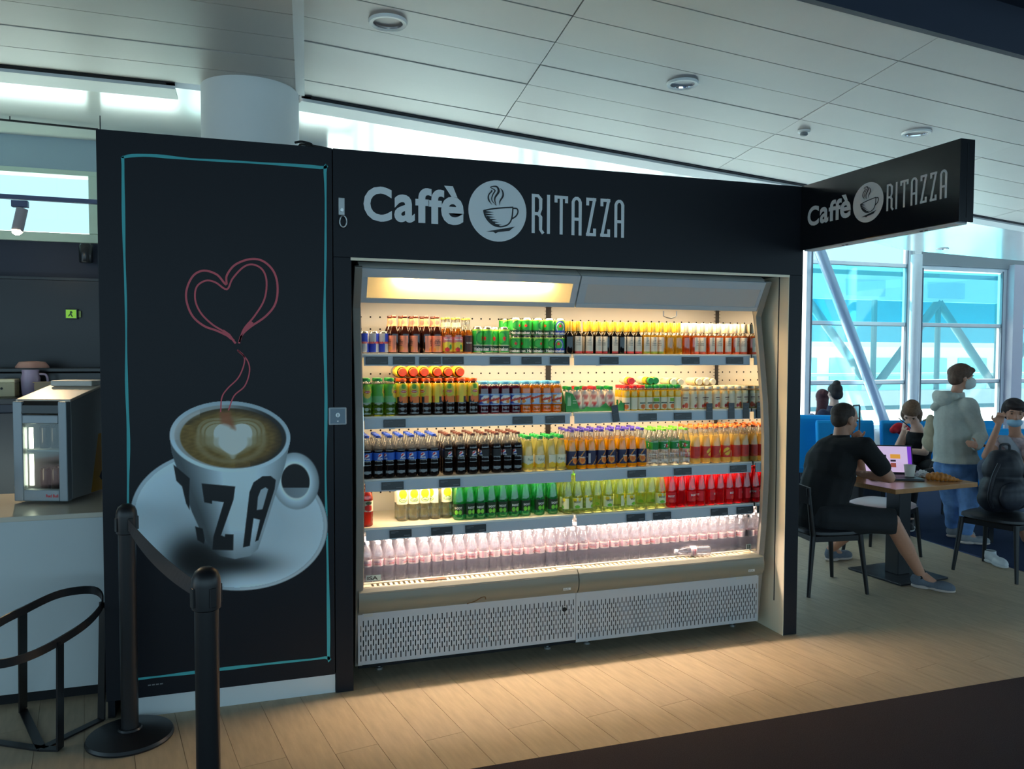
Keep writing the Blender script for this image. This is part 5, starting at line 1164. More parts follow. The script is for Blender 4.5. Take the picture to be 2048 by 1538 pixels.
me = bpy.data.meshes.new('bag_film'); bm.to_mesh(me); bm.free(); me.materials.append(smat('bag_white', 200, 204, 204, rough=.3)); o = bpy.data.objects.new('bag_film', me); COL.objects.link(o); o.parent = t
# back bar with bar ware
bb = thing('back_bar', 'dark back bar cabinet along the cafe wall', 'cabinet', (-3., 2.2, 0))
MB().box((-2.6, 0, 0), (2.9, .75, 1.36)).build('cabinet_body', m_navywall, bb, bevel=.004); MB().box((-2.62, -.02, 1.36), (2.92, .77, 1.40)).build('top', smat('bar_top', 34, 32, 36, rough=.3), bb, bevel=.003)
for k in range(6): MB().box((-2.5+k*.9, -.016, .1), (-1.66+k*.9, -.001, 1.3)).build('door', smat('bar_door', 30, 32, 42, rough=.4), bb, bevel=.003)
ZB = 1.401
def on_bar(name, lab, cat, px): t = thing(name, lab, cat, (onY(px, 788, 2.45)[0], 2.45, ZB)); return t
t = on_bar('storage_tin', 'cream tin box on the back bar', 'tin', 12); MB().box((-.07, -.06, 0), (.07, .06, .10)).build('tin_body', smat('tin_cream', 206, 196, 160), t, bevel=.005); MB().box((-.072, -.062, .10), (.072, .062, .125)).build('tin_lid', smat('tin_lid_cream', 222, 212, 180), t, bevel=.005); MB().lathe([(.009, 0), (.009, .002)], 10).build('dot', m_ink, t).matrix_local = Matrix.Translation((-.01, -.061, .06)) @ Matrix.Rotation(R(90), 4, 'X')
t = on_bar('water_jug', 'lilac plastic jug on the back bar', 'jug', 62); MB().lathe([(.05, 0), (.058, .02), (.062, .13), (.052, .16), (.056, .19)], 20).build('jug_body', smat('jug_lilac', 150, 134, 160, rough=.3), t, smooth=True); MB().tube(smooth_path([(.055, 0, .16), (.10, 0, .15), (.105, 0, .08), (.06, 0, .05)], 4), .008, 8).build('handle', MATS['jug_lilac'], t, smooth=True)
t = thing('mixing_bowl', 'small pinkish bowl upside down on a dark machine', 'bowl', (onY(62, 742, 2.62)[0], 2.66, 1.601)); MB().lathe([(.11, 0), (.11, .01), (.085, .045), (.03, .05)], 24).build('bowl_shell', smat('bowl_pink', 186, 140, 130), t, smooth=True)
t = thing('coffee_machine', 'dark coffee machine on the back bar', 'coffee machine', (onY(130, 788, 2.68)[0]-.12, 2.75, ZB)); MB().box((-.42, -.16, .02), (.42, .16, .17)).build('machine_body', m_fk, t, bevel=.01); MB().box((-.44, -.17, .17), (.44, .17, .20)).build('cup_tray', m_fk, t, bevel=.004)
for x in (-.36, .36): MB().lathe([(.02, 0), (.02, .02)], 10, (x, 0, 0)).build('foot', m_fk, t)
for x in (-.2, .1): MB().cyl((x, -.16, .10), (x, -.24, .085), .012, n=10).build('portafilter_handle', m_fk, t, smooth=True)
for px, w_, lab in ((108, .24, 'long beige tray on the back bar'), (163, .14, 'shorter beige tray on the back bar'), (192, .09, 'pale yellow tub on the back bar')):
    t = on_bar('serving_tray' if w_ > .1 else 'plastic_tub', lab, 'tray' if w_ > .1 else 'tub', px); mm = smat('tray_beige', 186, 160, 128) if w_ > .1 else smat('tub_yellow', 206, 180, 120)
    MB().prism([(-w_/2+.01, 0), (w_/2-.01, 0), (w_/2, .10), (-w_/2, .10)], 'y', -.05, .05).build('tray_body', mm, t, bevel=.004); MB().box((-w_/2-.004, -.055, .096), (w_/2+.004, .055, .104)).build('rim', mm, t, bevel=.002)
# dark menu board on the wall, exit sign, hanging speaker, track light
t = thing('menu_board', 'large dark menu board on the cafe wall', 'board', (-1.5, 2.997, 1.42)); MB().box((-.42, -.04, 0), (.55, 0, .86)).build('board_panel', smat('board_black', 22, 24, 32, rough=.35), t, bevel=.003); MB().box((-.44, -.045, .86), (.57, 0, .88)).build('board_rail', m_fk, t)
p = onY(143, 628, 2.94); t = thing('exit_sign', 'small green emergency exit sign on the dark wall', 'exit sign', (p[0], 2.955, p[2]))
MB().box((-.045, -.03, -.04), (.045, 0, .04)).build('sign_case', m_fk, t, bevel=.003); MB().box((-.036, -.032, -.032), (.036, -.030, .032)).build('sign_face', mat('exit_green', srgb(120, 170, 60), emit=srgb(120, 180, 50), estr=.45), t)
MB().prism([(-.006, .022), (.006, .022), (.012, .006), (.002, .004), (.014, -.024), (.006, -.026), (-.004, -.008), (-.016, -.022), (-.020, -.016), (-.008, .002)], 'y', -.0330, -.0322).build('figure', smat('exit_dark', 40, 76, 36), t)
MB().box((.05, -.02, -.025), (.066, 0, .025)).build('lamp', smat('exit_side', 110, 130, 70), t)
p = onY(172, 505, 2.9); t = thing('loudspeaker', 'black cylindrical loudspeaker on the wall below the window', 'speaker', (p[0], 2.9, p[2]-.08))
MB().lathe([(.045, 0), (.05, .01), (.05, .13), (.04, .145)], 20).build('speaker_body', m_fk, t, smooth=True); MB().cyl((0, .03, .08), (0, .097, .08), .012, n=8).build('wall_arm', m_fk, t)
P0, P1 = onY(-40, 390, 2.2), onY(192, 405, 2.2)
t = thing('track_light', 'lit spotlight on a dark ceiling track above the counter', 'spotlight', tuple(P0)); q_ = Vector(P1-P0); m_trk = smat('track_blue_grey', 74, 84, 120, rough=.4)
MB().bar((0, 0, 0), q_+Vector((.4, 0, .0)), .035, .03).build('track', m_trk, t)
for k in (.15, 1.05): MB().cyl(q_*k, q_*k+Vector((0, 0, ZL-P0[2]-.002)), .004, n=6).build('suspension_wire', m_fk, t)
hp = onY(40, 400, 2.2)-P0; MB().box((hp[0]-.05, -.022, hp[2]-.05), (hp[0]+.05, .022, hp[2]-.005)).build('adapter', m_trk, t, bevel=.003)
a_ = Vector(onY(44, 420, 2.2)-P0); b_ = Vector(onY(36, 463, 2.2)-P0)+Vector((0, -.02, 0)); MB().cyl(Vector((hp[0]+.01, 0, hp[2]-.05)), a_, .008, n=8).build('stem', m_trk, t)
MB().cyl(a_+(a_-b_)*.05, b_, .036, n=22).build('lamp_housing', smat('lamp_grey', 156, 152, 160, rough=.4), t, smooth=True)
MB().lathe([(.012, 0), (.028, .012), (.034, .03)], 16).build('bulb', mat('lit_bulb', (1, 1, 1), emit=(1, .74, .42), estr=60), t, smooth=True).location = b_+Vector((0, -.004, -.026))
ld = bpy.data.lights.new('spot_beam', 'SPOT'); ld.energy = 45; ld.color = (1, .70, .40); ld.spot_size = R(75); ld.shadow_soft_size = .03; lo_ = bpy.data.objects.new('spot_beam', ld); COL.objects.link(lo_); lo_.parent = t
lo_.location = b_+Vector((-.0, -.02, -.03)); lo_.rotation_euler = (R(-36), R(-14), 0)

# ---- crowd-control posts and belt
m_pb = mat('post_black', srgb(26, 25, 28), rough=.38, noise=.05, nscale=30); m_belt = smat('belt_black', 64, 56, 56, rough=.75)
PA = np.array([-.553, -.19]); PB = np.array(atD(412, 1140, 2.44)[:2])
def stanchion(xy, lab):
    t = thing('barrier_post', lab, 'barrier post', (xy[0], xy[1], .0005 if xy[1] > -.91 else .0045), group=None)
    MB().lathe([(.18, 0), (.182, .008), (.176, .02), (.10, .034), (.05, .042), (.046, .05)], 40).build('base', m_pb, t, smooth=True)
    MB().lathe([(.036, .04), (.036, .93)], 28).build('pole', m_pb, t, smooth=True)
    MB().lathe([(.036, .92), (.043, .925), (.044, 1.0), (.042, 1.02), (.034, 1.04), (.018, 1.052)], 28).build('head', m_pb, t, smooth=True)
    for a in range(4):
        c, s = math.cos(a*PI/2+.5), math.sin(a*PI/2+.5); MB().bar((.040*c, .040*s, .935), (.040*c, .040*s, .995), .022, .016, (c, s, 0)).build('belt_slot', m_pb, t, bevel=.002)
    return t
s1 = stanchion(PA, 'black belt barrier post beside the coffee poster, its base in full view'); s2 = stanchion(PB, 'black belt barrier post standing apart on the concourse carpet')
d_ = PB-PA; L_ = np.linalg.norm(d_); d_ = d_/L_
bl = MB(); n_ = 26
e0 = np.array([*(PA+d_*.042), .968]); e1 = np.array([*(PB-d_*.045), .965])
vs = []
for i in range(n_+1):
    t_ = i/n_; c = e0*(1-t_)+e1*t_; c[2] -= .06*4*t_*(1-t_)*.5; tw = R(30)*math.sin(PI*t_)
    perp = np.array([-d_[1], d_[0], 0]); ax = np.array([0, 0, 1])*math.cos(tw)+perp*math.sin(tw)
    for s_ in (-1, 1): vs.append(tuple(c+ax*.024*s_-np.array([PA[0], PA[1], .0005])))
bl.add(vs, [(2*i, 2*i+1, 2*i+3, 2*i+2) for i in range(n_)])
o = bl.build('belt', m_belt, s1); md = o.modifiers.new('thick', 'SOLIDIFY'); md.thickness = .0016
# ---- black ring stand by the counter
rg = [(206, 1205, .555), (188, 1181, .595), (120, 1188, .615), (45, 1222, .60), (0, 1245, .585), (-70, 1290, .545), (-60, 1325, .50), (0, 1328, .48), (60, 1312, .475), (120, 1282, .48), (178, 1243, .515)]
R3 = [onZ(*p) for p in rg]; cen = np.mean(R3, 0)
t = thing('ring_stand', 'black metal ring stand on flat bar legs before the white counter', 'stand', (cen[0], cen[1], 0.0005))
loop = smooth_path([tuple(p-np.array([cen[0], cen[1], 0])) for p in R3], 6, True)
rb = MB(); N_ = len(loop); vs = []
for i, p in enumerate(loop):
    r_ = np.array([p[0], p[1], 0]); r_ /= np.linalg.norm(r_)+1e-9
    for a, b in ((-.004, -.018), (.004, -.018), (.004, .018), (-.004, .018)): vs.append(tuple(np.array(p)+r_*a+np.array([0, 0, b])))
rb.add(vs, [(i*4+k, ((i+1) % N_)*4+k, ((i+1) % N_)*4+(k+1) % 4, i*4+(k+1) % 4) for i in range(N_) for k in range(4)]); rb.build('ring', m_pb, t, smooth=True, sharp=.5)
for (pt_, fl_) in (((120, 1282, .48), (120, 1500)), ((45, 1222, .60), (46, 1422)), ((206, 1205, .555), (203, 1440)), ((-60, 1300, .53), (-50, 1480))):
    a = onZ(*pt_)-np.array([cen[0], cen[1], 0]); b = onZ(*fl_, 0)-np.array([cen[0], cen[1], -.004])
    MB().bar(tuple(a), tuple(b), .044, .008, tuple((np.array([a[0], a[1], 0]))/np.linalg.norm(a[:2]))).build('leg', m_pb, t)
    MB().bar(tuple(b), (0, 0, .004), .036, .008).build('foot_bar', m_pb, t)
# ================================================================== right: cafe tables, lounge seats, people
def sphere_pts(n=14, m=9):
    vs = [(0, 0, 1)]; fs = []
    for j in range(1, m):
        for i in range(n): a = math.pi*j/m; b = 2*math.pi*i/n; vs.append((math.sin(a)*math.cos(b), math.sin(a)*math.sin(b), math.cos(a)))
    vs.append((0, 0, -1)); L = len(vs)-1
    for i in range(n): fs.append((0, 1+i, 1+(i+1) % n)); fs.append((L, L-n+(i+1) % n, L-n+i))
    for j in range(m-2):
        for i in range(n): fs.append((1+j*n+i, 1+(j+1)*n+i, 1+(j+1)*n+(i+1) % n, 1+j*n+(i+1) % n))
    return vs, fs
SPV, SPF = sphere_pts()
def E_(c, r, x=None, z=None):
    """ellipsoid; x,z optional local axes"""
    return ('e', Vector(c), Vector(r), Vector(x) if x is not None else None, Vector(z) if z is not None else None)
def C_(a, ra, b, rb=None): return ('c', Vector(a), ra, Vector(b), ra if rb is None else rb)
def prim(b, p, inf=0.):
    if p[0] == 'e':
        _, c, r, x, z = p
        if z is None: Q = Matrix.Identity(3)
        else:
            z = z.normalized(); x = (x or Vector((1, 0, .001))); x = (x-z*x.dot(z)).normalized(); y = z.cross(x); Q = Matrix((x, y, z)).transposed()
        b.add([tuple(c+Q @ Vector((v[0]*(r.x+inf), v[1]*(r.y+inf), v[2]*(r.z+inf)))) for v in SPV], SPF)
    else:
        _, a, ra, e, rb = p; ra += inf; rb += inf; d = e-a; L = d.length
        q = d.to_track_quat('Z', 'Y') if L > 1e-6 else Matrix.Identity(3).to_quaternion(); n = 14; rings = []
        for k in (-80, -50, -22, 0): rings.append((ra*math.cos(R(k)), ra*math.sin(R(k))))
        for k in (0, 22, 50, 80): rings.append((rb*math.cos(R(k)), L+rb*math.sin(R(k))))
        vs = []; 
        for rr, zz in rings:
            for i in range(n): t = 2*math.pi*i/n; vs.append(tuple(a+q @ Vector((rr*math.cos(t), rr*math.sin(t), zz))))
        fs = [(j*n+i, j*n+(i+1) % n, (j+1)*n+(i+1) % n, (j+1)*n+i) for j in range(len(rings)-1) for i in range(n)]+[tuple(range(n-1, -1, -1)), tuple((len(rings)-1)*n+i for i in range(n))]
        b.add(vs, fs)
def blob(name, prims, m, parent, voxel=.008, it=4, cut=None, wr=0.):
    """one continuous surface grown round overlapping body forms"""
    b = MB()
    for p in prims: prim(b, p)
    o = b.build(name, m, None); md = o.modifiers.new('r', 'REMESH'); md.mode = 'VOXEL'; md.voxel_size = voxel; md.use_smooth_shade = True
    sm = o.modifiers.new('s', 'SMOOTH'); sm.factor = .5; sm.iterations = it
    COL.objects.unlink(o); TMP.collection.objects.link(o); TMP.view_layers[0].update()
    me = bpy.data.meshes.new_from_object(o.evaluated_get(TMP.view_layers[0].depsgraph)); old = o.data
    TMP.collection.objects.unlink(o); COL.objects.link(o)
    o.modifiers.clear(); o.data = me; bpy.data.meshes.remove(old); me.name = name
    if cut:       # (point, normal) keeps the side the normal points to: clean hems, cuffs, necklines
        bm = bmesh.new(); bm.from_mesh(me)
        for pnt, nrm in cut: bmesh.ops.bisect_plane(bm, geom=bm.verts[:]+bm.edges[:]+bm.faces[:], plane_co=pnt, plane_no=nrm, clear_inner=True)
        bm.to_mesh(me); bm.free()
    if wr:        # soft folds
        n_ = len(me.vertices); co = np.empty(n_*3, np.float32); me.vertices.foreach_get('co', co); co = co.reshape(-1, 3)
        no = np.empty(n_*3, np.float32); me.vertex_normals.foreach_get('vector', no); no = no.reshape(-1, 3)
        co += no*(wr*(np.sin(co[:, 0]*38+co[:, 2]*22)+np.sin(co[:, 2]*47-co[:, 1]*31)))[:, None]; me.vertices.foreach_set('co', co.ravel()); me.update()
    me.polygons.foreach_set('use_smooth', [True]*len(me.polygons))
    if not me.materials: me.materials.append(m)
    o.parent = parent
    return o
V = lambda *a: Vector(a)
def hand(w, d, n, size=1., curl=.5, thumb=1):
    """palm and five unequal bent fingers; d points along the fingers, n out of the back of the hand"""
    d = Vector(d).normalized(); n = Vector(n); n = (n-d*n.dot(d)).normalized(); s = d.cross(n)*thumb; w = Vector(w); k = size
    P = [C_(w, .026*k, w+d*.03*k, .027*k), E_(w+d*.055*k, (.040*k, .016*k, .048*k), s, d)]
    for i, (o_, L) in enumerate(((.028, .078), (.010, .088), (-.009, .082), (-.027, .064))):
        a = w+d*.092*k+s*o_*k; d1 = (d*math.cos(curl*.9)-n*math.sin(curl*.9)); d2 = (d*math.cos(curl*2.1)-n*math.sin(curl*2.1))
        b = a+d1*L*.5*k; c = b+d2*L*.5*k; P += [C_(a-d*.02*k, .0095*k, b, .0088*k), C_(b, .0088*k, c, .0075*k)]
    t0 = w+d*.035*k+s*.032*k; t1 = t0+(s*.75+d*.6-n*.25).normalized()*.038*k; t2 = t1+(d*.9+s*.15-n*.45).normalized()*.030*k
    return P+[C_(t0, .012*k, t1, .0105*k), C_(t1, .0105*k, t2, .0085*k)]
def head(c, f, up=(0, 0, 1), k=1., jaw=1.):
    """skull, jaw, nose, brow, lips, ears; f faces forward"""
    f = Vector(f).normalized(); u = Vector(up); u = (u-f*u.dot(f)).normalized(); s = f.cross(u); c = Vector(c)
    P = [E_(c+u*.022*k-f*.008*k, (.074*k, .094*k, .092*k), s, u), E_(c-u*.045*k+f*.020*k, (.058*k*jaw, .066*k, .066*k), s, u), E_(c-u*.090*k+f*.050*k, (.026*k, .024*k, .022*k), s, u),
         C_(c+u*.005*k+f*.080*k, .009*k, c-u*.030*k+f*.098*k, .013*k), E_(c+u*.022*k+f*.072*k, (.050*k, .018*k, .013*k), s, u), E_(c-u*.062*k+f*.082*k, (.023*k, .010*k, .011*k), s, u)]
    for sg in (-1, 1):
        P += [E_(c+s*sg*.076*k-u*.012*k-f*.008*k, (.010*k, .020*k, .032*k), s, u), E_(c+s*sg*.040*k-u*.028*k+f*.050*k, (.024*k, .022*k, .022*k), s, u)]
    return P, f, u, s
def face(c, f, up, parent, k=1., brow=None, lips=True):
    f = Vector(f).normalized(); u = Vector(up); u = (u-f*u.dot(f)).normalized(); s = f.cross(u); c = Vector(c)
    for sg in (-1, 1):
        e = MB(); prim(e, E_(c+s*sg*.032*k+f*.078*k+u*.002*k, (.009*k, .005*k, .0045*k), s, u)); e.build('eye', smat('eye_dark', 40, 30, 26, rough=.2), parent, smooth=True)
        e = MB(); prim(e, E_(c+s*sg*.032*k+f*.084*k+u*.022*k, (.016*k, .004*k, .0035*k), s, u)); e.build('eyebrow', brow or smat('brow_brown', 60, 42, 32), parent, smooth=True)
    if not lips: return
    e = MB(); prim(e, E_(c-u*.062*k+f*.089*k, (.019*k, .006*k, .006*k), s, u)); e.build('lips', smat('lip_tone', 170, 96, 88), parent, smooth=True)
SK1 = mat('skin_a', srgb(196, 142, 116), rough=.5, noise=.05, nscale=30); SK2 = mat('skin_b', srgb(224, 180, 158), rough=.5, noise=.05, nscale=30)
def shoe(name_m, parent, heel, toe, h=.085, m=None, sole=None, wd=.046):
    heel = Vector(heel); toe = Vector(toe); d = (toe-heel); L = d.length; d.normalize(); up = V(0, 0, 1); hm = smat
    P = [E_(heel+d*.055+up*.055, (wd*.95, .062, .056), d.cross(up), up), E_(heel+d*(L*.72)+up*.030, (wd*1.05, L*.31, .044), d.cross(up), up), C_(heel+d*.06+up*.05, .040, heel+d*L*.55+up*.035, .036), C_(heel+d*.05+up*.06, .042, heel+d*.055+up*h, .044)]
    P = [(p if p[0] == 'c' else E_(p[1], p[2], p[3], p[4])) for p in P]
    s_ = blob('shoe', P, m, parent, .006, 3, cut=[(heel+up*.018, up), (heel+d*.06+up*(h+.012), -up)])
    s2 = blob('sole', [E_(heel+d*.065+up*.012, (wd*1.0, .070, .022), d.cross(up), up), E_(heel+d*(L*.70)+up*.012, (wd*1.12, L*.34, .020), d.cross(up), up), C_(heel+d*.06+up*.014, .012, heel+d*L*.7+up*.012, .012)], sole, s_, .006, 2, cut=[(heel+up*.001, up)])
    return s_

# ---- table with pedestal
t = thing('cafe_table', 'rectangular wood-top cafe table on a black square pedestal', 'table', (4.76, .86, 0), R(5)); m_tt = mat('oak_top', srgb(178, 128, 84), rough=.22, spec=.5, noise=.12, nscale=14, stretch=(1, 9, 1)); m_bk = mat('black_steel', srgb(20, 22, 28), rough=.35)
MB().box((-.43, -.34, .715), (.43, .34, .75)).build('table_top', m_tt, t, bevel=.004)
MB().box((-.062, -.062, .015), (.062, .062, .715)).build('pedestal', m_bk, t, bevel=.004); MB().box((-.25, -.25, 0), (.25, .25, .016)).build('base_plate', m_bk, t, bevel=.003); MB().box((-.2, -.2, .700), (.2, .2, .715)).build('top_plate', m_bk, t)
TZ = .7505
# ---- chairs
m_ch = mat('black_wood', srgb(22, 21, 24), rough=.4, noise=.06, nscale=20)
def seat_mesh(w, d, th, z, rnd=.35, n=40):
    """softly rounded seat pad"""
    b = MB(); rings = [(.9, z), (1, z+th*.35), (.99, z+th*.75), (.9, z+th), (.5, z+th+.006)]
    vs = []
    for k, zz in rings:
        for i in range(n):
            a = 2*PI*i/n; c, s = math.cos(a), math.sin(a); e = 2/3.2
            vs.append((w/2*k*math.copysign(abs(c)**e, c), d/2*k*math.copysign(abs(s)**e, s), zz))
    b.add(vs, [(j*n+i, j*n+(i+1) % n, (j+1)*n+(i+1) % n, (j+1)*n+i) for j in range(len(rings)-1) for i in range(n)]+[tuple(range(n-1, -1, -1)), tuple((len(rings)-1)*n+i for i in range(n))]); return b
def cafe_chair(lab, xy, rz, seatm, back=True, wd=.47, dp=.46, group=None):
    """front along +x"""
    t = thing('cafe_chair' if back else 'cafe_stool', lab, 'chair' if back else 'stool', (xy[0], xy[1], .0005), rz, group)
    seat_mesh(dp, wd, .045, .425).build('seat', seatm, t, smooth=True)
    for sx, sy in ((1, -1), (1, 1), (-1, -1), (-1, 1)):
        top = V(sx*dp*.40, sy*wd*.40, .43); bot = V(sx*dp*.50, sy*wd*.47, 0)
        l = MB().cyl(bot, top, .013, .021, 12)
        if sx < 0 and back: l.cyl(top, V(-dp*.52, sy*wd*.44, .78), .021, .014, 12)
        l.build('leg', m_ch, t, smooth=True)
    for sy in (-1, 1): MB().bar((-dp*.4, sy*wd*.40, .405), (dp*.4, sy*wd*.40, .405), .022, .04).build('side_rail', m_ch, t, bevel=.004)
    for sx in (-1, 1): MB().bar((sx*dp*.4, -wd*.4, .405), (sx*dp*.4, wd*.4, .405), .022, .04).build('cross_rail', m_ch, t, bevel=.004)
    if back:
        pts = smooth_path([(-dp*.50, -wd*.46, .72), (-dp*.60, -wd*.2, .74), (-dp*.62, 0, .745), (-dp*.60, wd*.2, .74), (-dp*.50, wd*.46, .72)], 5); b = MB(); vs = []
        for p in pts:
            for a, z in ((-.009, -.06), (.009, -.06), (.009, .06), (-.009, .06)): vs.append((p[0]+a, p[1], p[2]+z))
        n_ = len(pts); b.add(vs, [(i*4+k, i*4+(k+1) % 4, (i+1)*4+(k+1) % 4, (i+1)*4+k) for i in range(n_-1) for k in range(4)]+[(3, 2, 1, 0), tuple((n_-1)*4+k for k in range(4))]); b.build('backrest', m_ch, t, smooth=True, sharp=.5)
    return t
m_sbk = smat('black_leatherette', 30, 30, 34, rough=.4); m_sred = smat('pale_pink_leather', 196, 170, 172, rough=.4)
CH1 = (3.96, .765); A1 = math.atan2(-.14, .99)
cafe_chair('black wooden chair the seated man sits on', CH1, A1, m_sbk)
cafe_chair('stool with a pale seat and dark legs behind the table', (5.06, 1.34), R(20), m_sred, False, .47, .47)
cafe_chair('black round-seat chair carrying the dark backpack', (5.58, .66), R(195), m_sbk, True, .50, .48)
# ---- things on the table
pc_ = onZ(1819, 957, TZ); t = thing('paper_cup', 'white paper coffee cup on the cafe table', 'cup', (pc_[0], pc_[1], TZ)); m_pc = smat('paper_white', 226, 220, 208, rough=.6)
MB().lathe([(.030, 0), (.031, .003), (.043, .105), (.0405, .105), (.029, .006)], 28).build('cup_wall', m_pc, t, smooth=True, sharp=1); MB().tube([(.0425*math.cos(a), .0425*math.sin(a), .105) for a in np.linspace(0, 2*PI, 28, endpoint=False)], .0025, 6, closed=True).build('rolled_rim', m_pc, t, smooth=True)
pc_ = onZ(1844, 954, TZ); t = thing('paper_napkin', 'crumpled white napkin beside the paper cup', 'napkin', (pc_[0], pc_[1], TZ))
bm = bmesh.new(); bmesh.ops.create_icosphere(bm, subdivisions=4, radius=.05)
for v_ in bm.verts:
    c = v_.co; k = 1+.16*math.sin(c.x*170+1)*math.cos(c.z*150)+.12*math.sin(c.y*210+c.z*80); v_.co = V(c.x*1.0*k, c.y*.9*k, max(c.z*.62*k, -.022))
zm = min(v_.co.z for v_ in bm.verts)
for v_ in bm.verts: v_.co.z -= zm
me = bpy.data.meshes.new('paper_sheet'); bm.to_mesh(me); bm.free(); me.materials.append(smat('napkin_white', 214, 216, 214, rough=.8)); o = bpy.data.objects.new('paper_sheet', me); COL.objects.link(o); o.parent = t
a_, b_ = onZ(1857, 960, TZ), onZ(1908, 962, TZ); t = thing('croissant', 'golden croissant lying at the edge of the cafe table', 'croissant', (a_[0], a_[1], TZ)); d_ = Vector(b_-a_); L = .22; d_.normalize(); n_ = d_.cross(V(0, 0, 1))
m_cr = mat('baked_crust', srgb(188, 118, 46), rough=.5, noise=.25, nscale=40, bump=.4)
pr_ = []
for i in range(9):
    u_ = i/8; rr = .036*math.sin(PI*min(1, .22+u_*.78))**.9*(1-.5*u_)+.006; p = d_*(L*u_)+n_*(.03*math.sin(PI*u_)); pr_.append(E_(p+V(0, 0, rr*.92), (rr*1.05, .022, rr), n_, V(0, 0, 1)))
blob('crust', pr_, m_cr, t, .004, 1)
# laptop
sc = Vector(atD(1776, 917, 6.30)); base_z = TZ
lt = thing('laptop', 'open laptop with a lilac web page on its screen', 'laptop', (sc.x-.01, sc.y-.02, TZ), R(-28)); m_lp = smat('laptop_dark', 30, 32, 40, rough=.35)
MB().box((-.19, -.25, 0), (.19, .0, .016)).build('keyboard_deck', m_lp, lt, bevel=.003); MB().box((-.145, -.19, .016), (.145, -.06, .018)).build('keyboard', smat('keys_black', 16, 16, 20, rough=.5), lt)
sn = bpy.data.objects.new('screen', None); COL.objects.link(sn); sn.parent = lt; sn.location = (0, .002, .014); sn.rotation_euler = (R(-17), 0, 0)
MB().box((-.19, -.004, 0), (.19, .004, .235)).build('screen_lid', m_lp, sn, bevel=.003)
m_scr = lambda n, r_, g_, b2: mat('screen_'+n, srgb(r_, g_, b2), emit=srgb(r_, g_, b2), estr=.55, rough=.2)
MB().box((-.18, -.0048, .016), (.18, -.0041, .225)).build('display', m_scr('lilac', 206, 180, 214), sn)
MB().box((.15, -.0052, .016), (.18, -.0049, .225)).build('page_band', m_scr('violet', 120, 60, 190), sn)
for a, b, nm in (((-.115, .085), (-.01, .155), 'dark'), ((.02, .125), (.095, .160), 'amber'), ((.02, .10), (.06, .115), 'dark'), ((.02, .055), (.06, .09), 'rust'), ((-.07, .055), (-.02, .062), 'dark')): MB().box((a[0], -.0056, a[1]), (b[0], -.0049, b[1])).build('page_block', m_scr(nm, *{'dark': (46, 36, 52), 'amber': (216, 150, 60), 'rust': (150, 76, 66)}[nm]), sn)

# ---- lounge seats
m_blue = mat('blue_leather', srgb(30, 172, 248), rough=.5, spec=.2, noise=.03, nscale=8); m_blued = m_blue
def lounge_seat(lab, xy, rz, w_=.60, zt=1.0):
    t = thing('lounge_seat', lab, 'seat', (xy[0], xy[1], .0035), rz)
    seat_mesh(.56, w_, .11, .36).build('seat_cushion', m_blue, t, smooth=True)
    b = MB(); prof = [(-.30, .40), (-.24, .40), (-.30, zt-.03), (-.315, zt), (-.35, zt), (-.37, zt-.04)]; b.prism(prof, 'y', -w_/2, w_/2); b.v = [(p[0], p[1], p[2]) for p in b.v]
    b.build('backrest', m_blue, t, bevel=.03, seg=3)
    for sy in (-1, 1):
        MB().bar((-.2, sy*(w_/2+.02), .0), (-.2, sy*(w_/2+.02), .62), .04, .03).build('leg', m_bk, t); MB().bar((-.28, sy*(w_/2+.02), .62), (.2, sy*(w_/2+.02), .62), .045, .03).build('armrest', m_bk, t, bevel=.005)
        MB().bar((.18, sy*(w_/2+.02), .0), (.18, sy*(w_/2+.02), .36), .04, .03).build('leg', m_bk, t)
    return t
def seat_at(px, py, D, lab, rz, w_=.60, zt=1.0):
    p = atD(px, py, D); return lounge_seat(lab, (p[0], p[1]), rz, w_, zt)
seat_at(1602, 840, 9.2, 'blue lounge seat whose back hides the couple by the window', R(60), .72, 1.03)
seat_at(1672, 850, 9.6, 'blue lounge seat the couple by the window sit on', R(60), .66, .92)
pg = atD(1850, 850, 8.2); latr = np.array([.95, -.31])
for k_, lab in ((-1, 'blue lounge seat beside the girl with the phone'), (0, 'blue lounge seat the girl with the phone sits on'), (1, 'blue lounge seat behind the standing woman')): lounge_seat(lab, (pg[0]+latr[0]*.70*k_, pg[1]+latr[1]*.70*k_), R(-108), .62, 1.0)
seat_at(2040, 840, 7.3, 'blue lounge seat of the person with the lowered mask', R(-112), .62, 1.0)
# suitcase with raised handle
p = atD(1724, 860, 7.45); t = thing('suitcase', 'dark cabin suitcase with its telescopic handle raised', 'suitcase', (p[0], p[1], .0035), R(20)); m_sc = smat('suitcase_dark', 34, 36, 44, rough=.4)
MB().box((-.19, -.11, .05), (.19, .11, .58)).build('shell', m_sc, t, bevel=.03)
for sx in (-1, 1):
    for sy in (-1, 1): MB().cyl((sx*.15-.01, sy*.08, .022), (sx*.15+.01, sy*.08, .022), .0225, n=14).build('wheel', m_bk, t, smooth=True)
zt_ = atD(1724, 812, 7.45)[2]
MB().tube([(-.062, .06, .56), (-.062, .06, zt_-.02), (-.05, .06, zt_), (.05, .06, zt_), (.062, .06, zt_-.02), (.062, .06, .56)], .008, 8).build('handle', smat('handle_grey', 84, 90, 104, rough=.35, metal=.5), t, smooth=True)
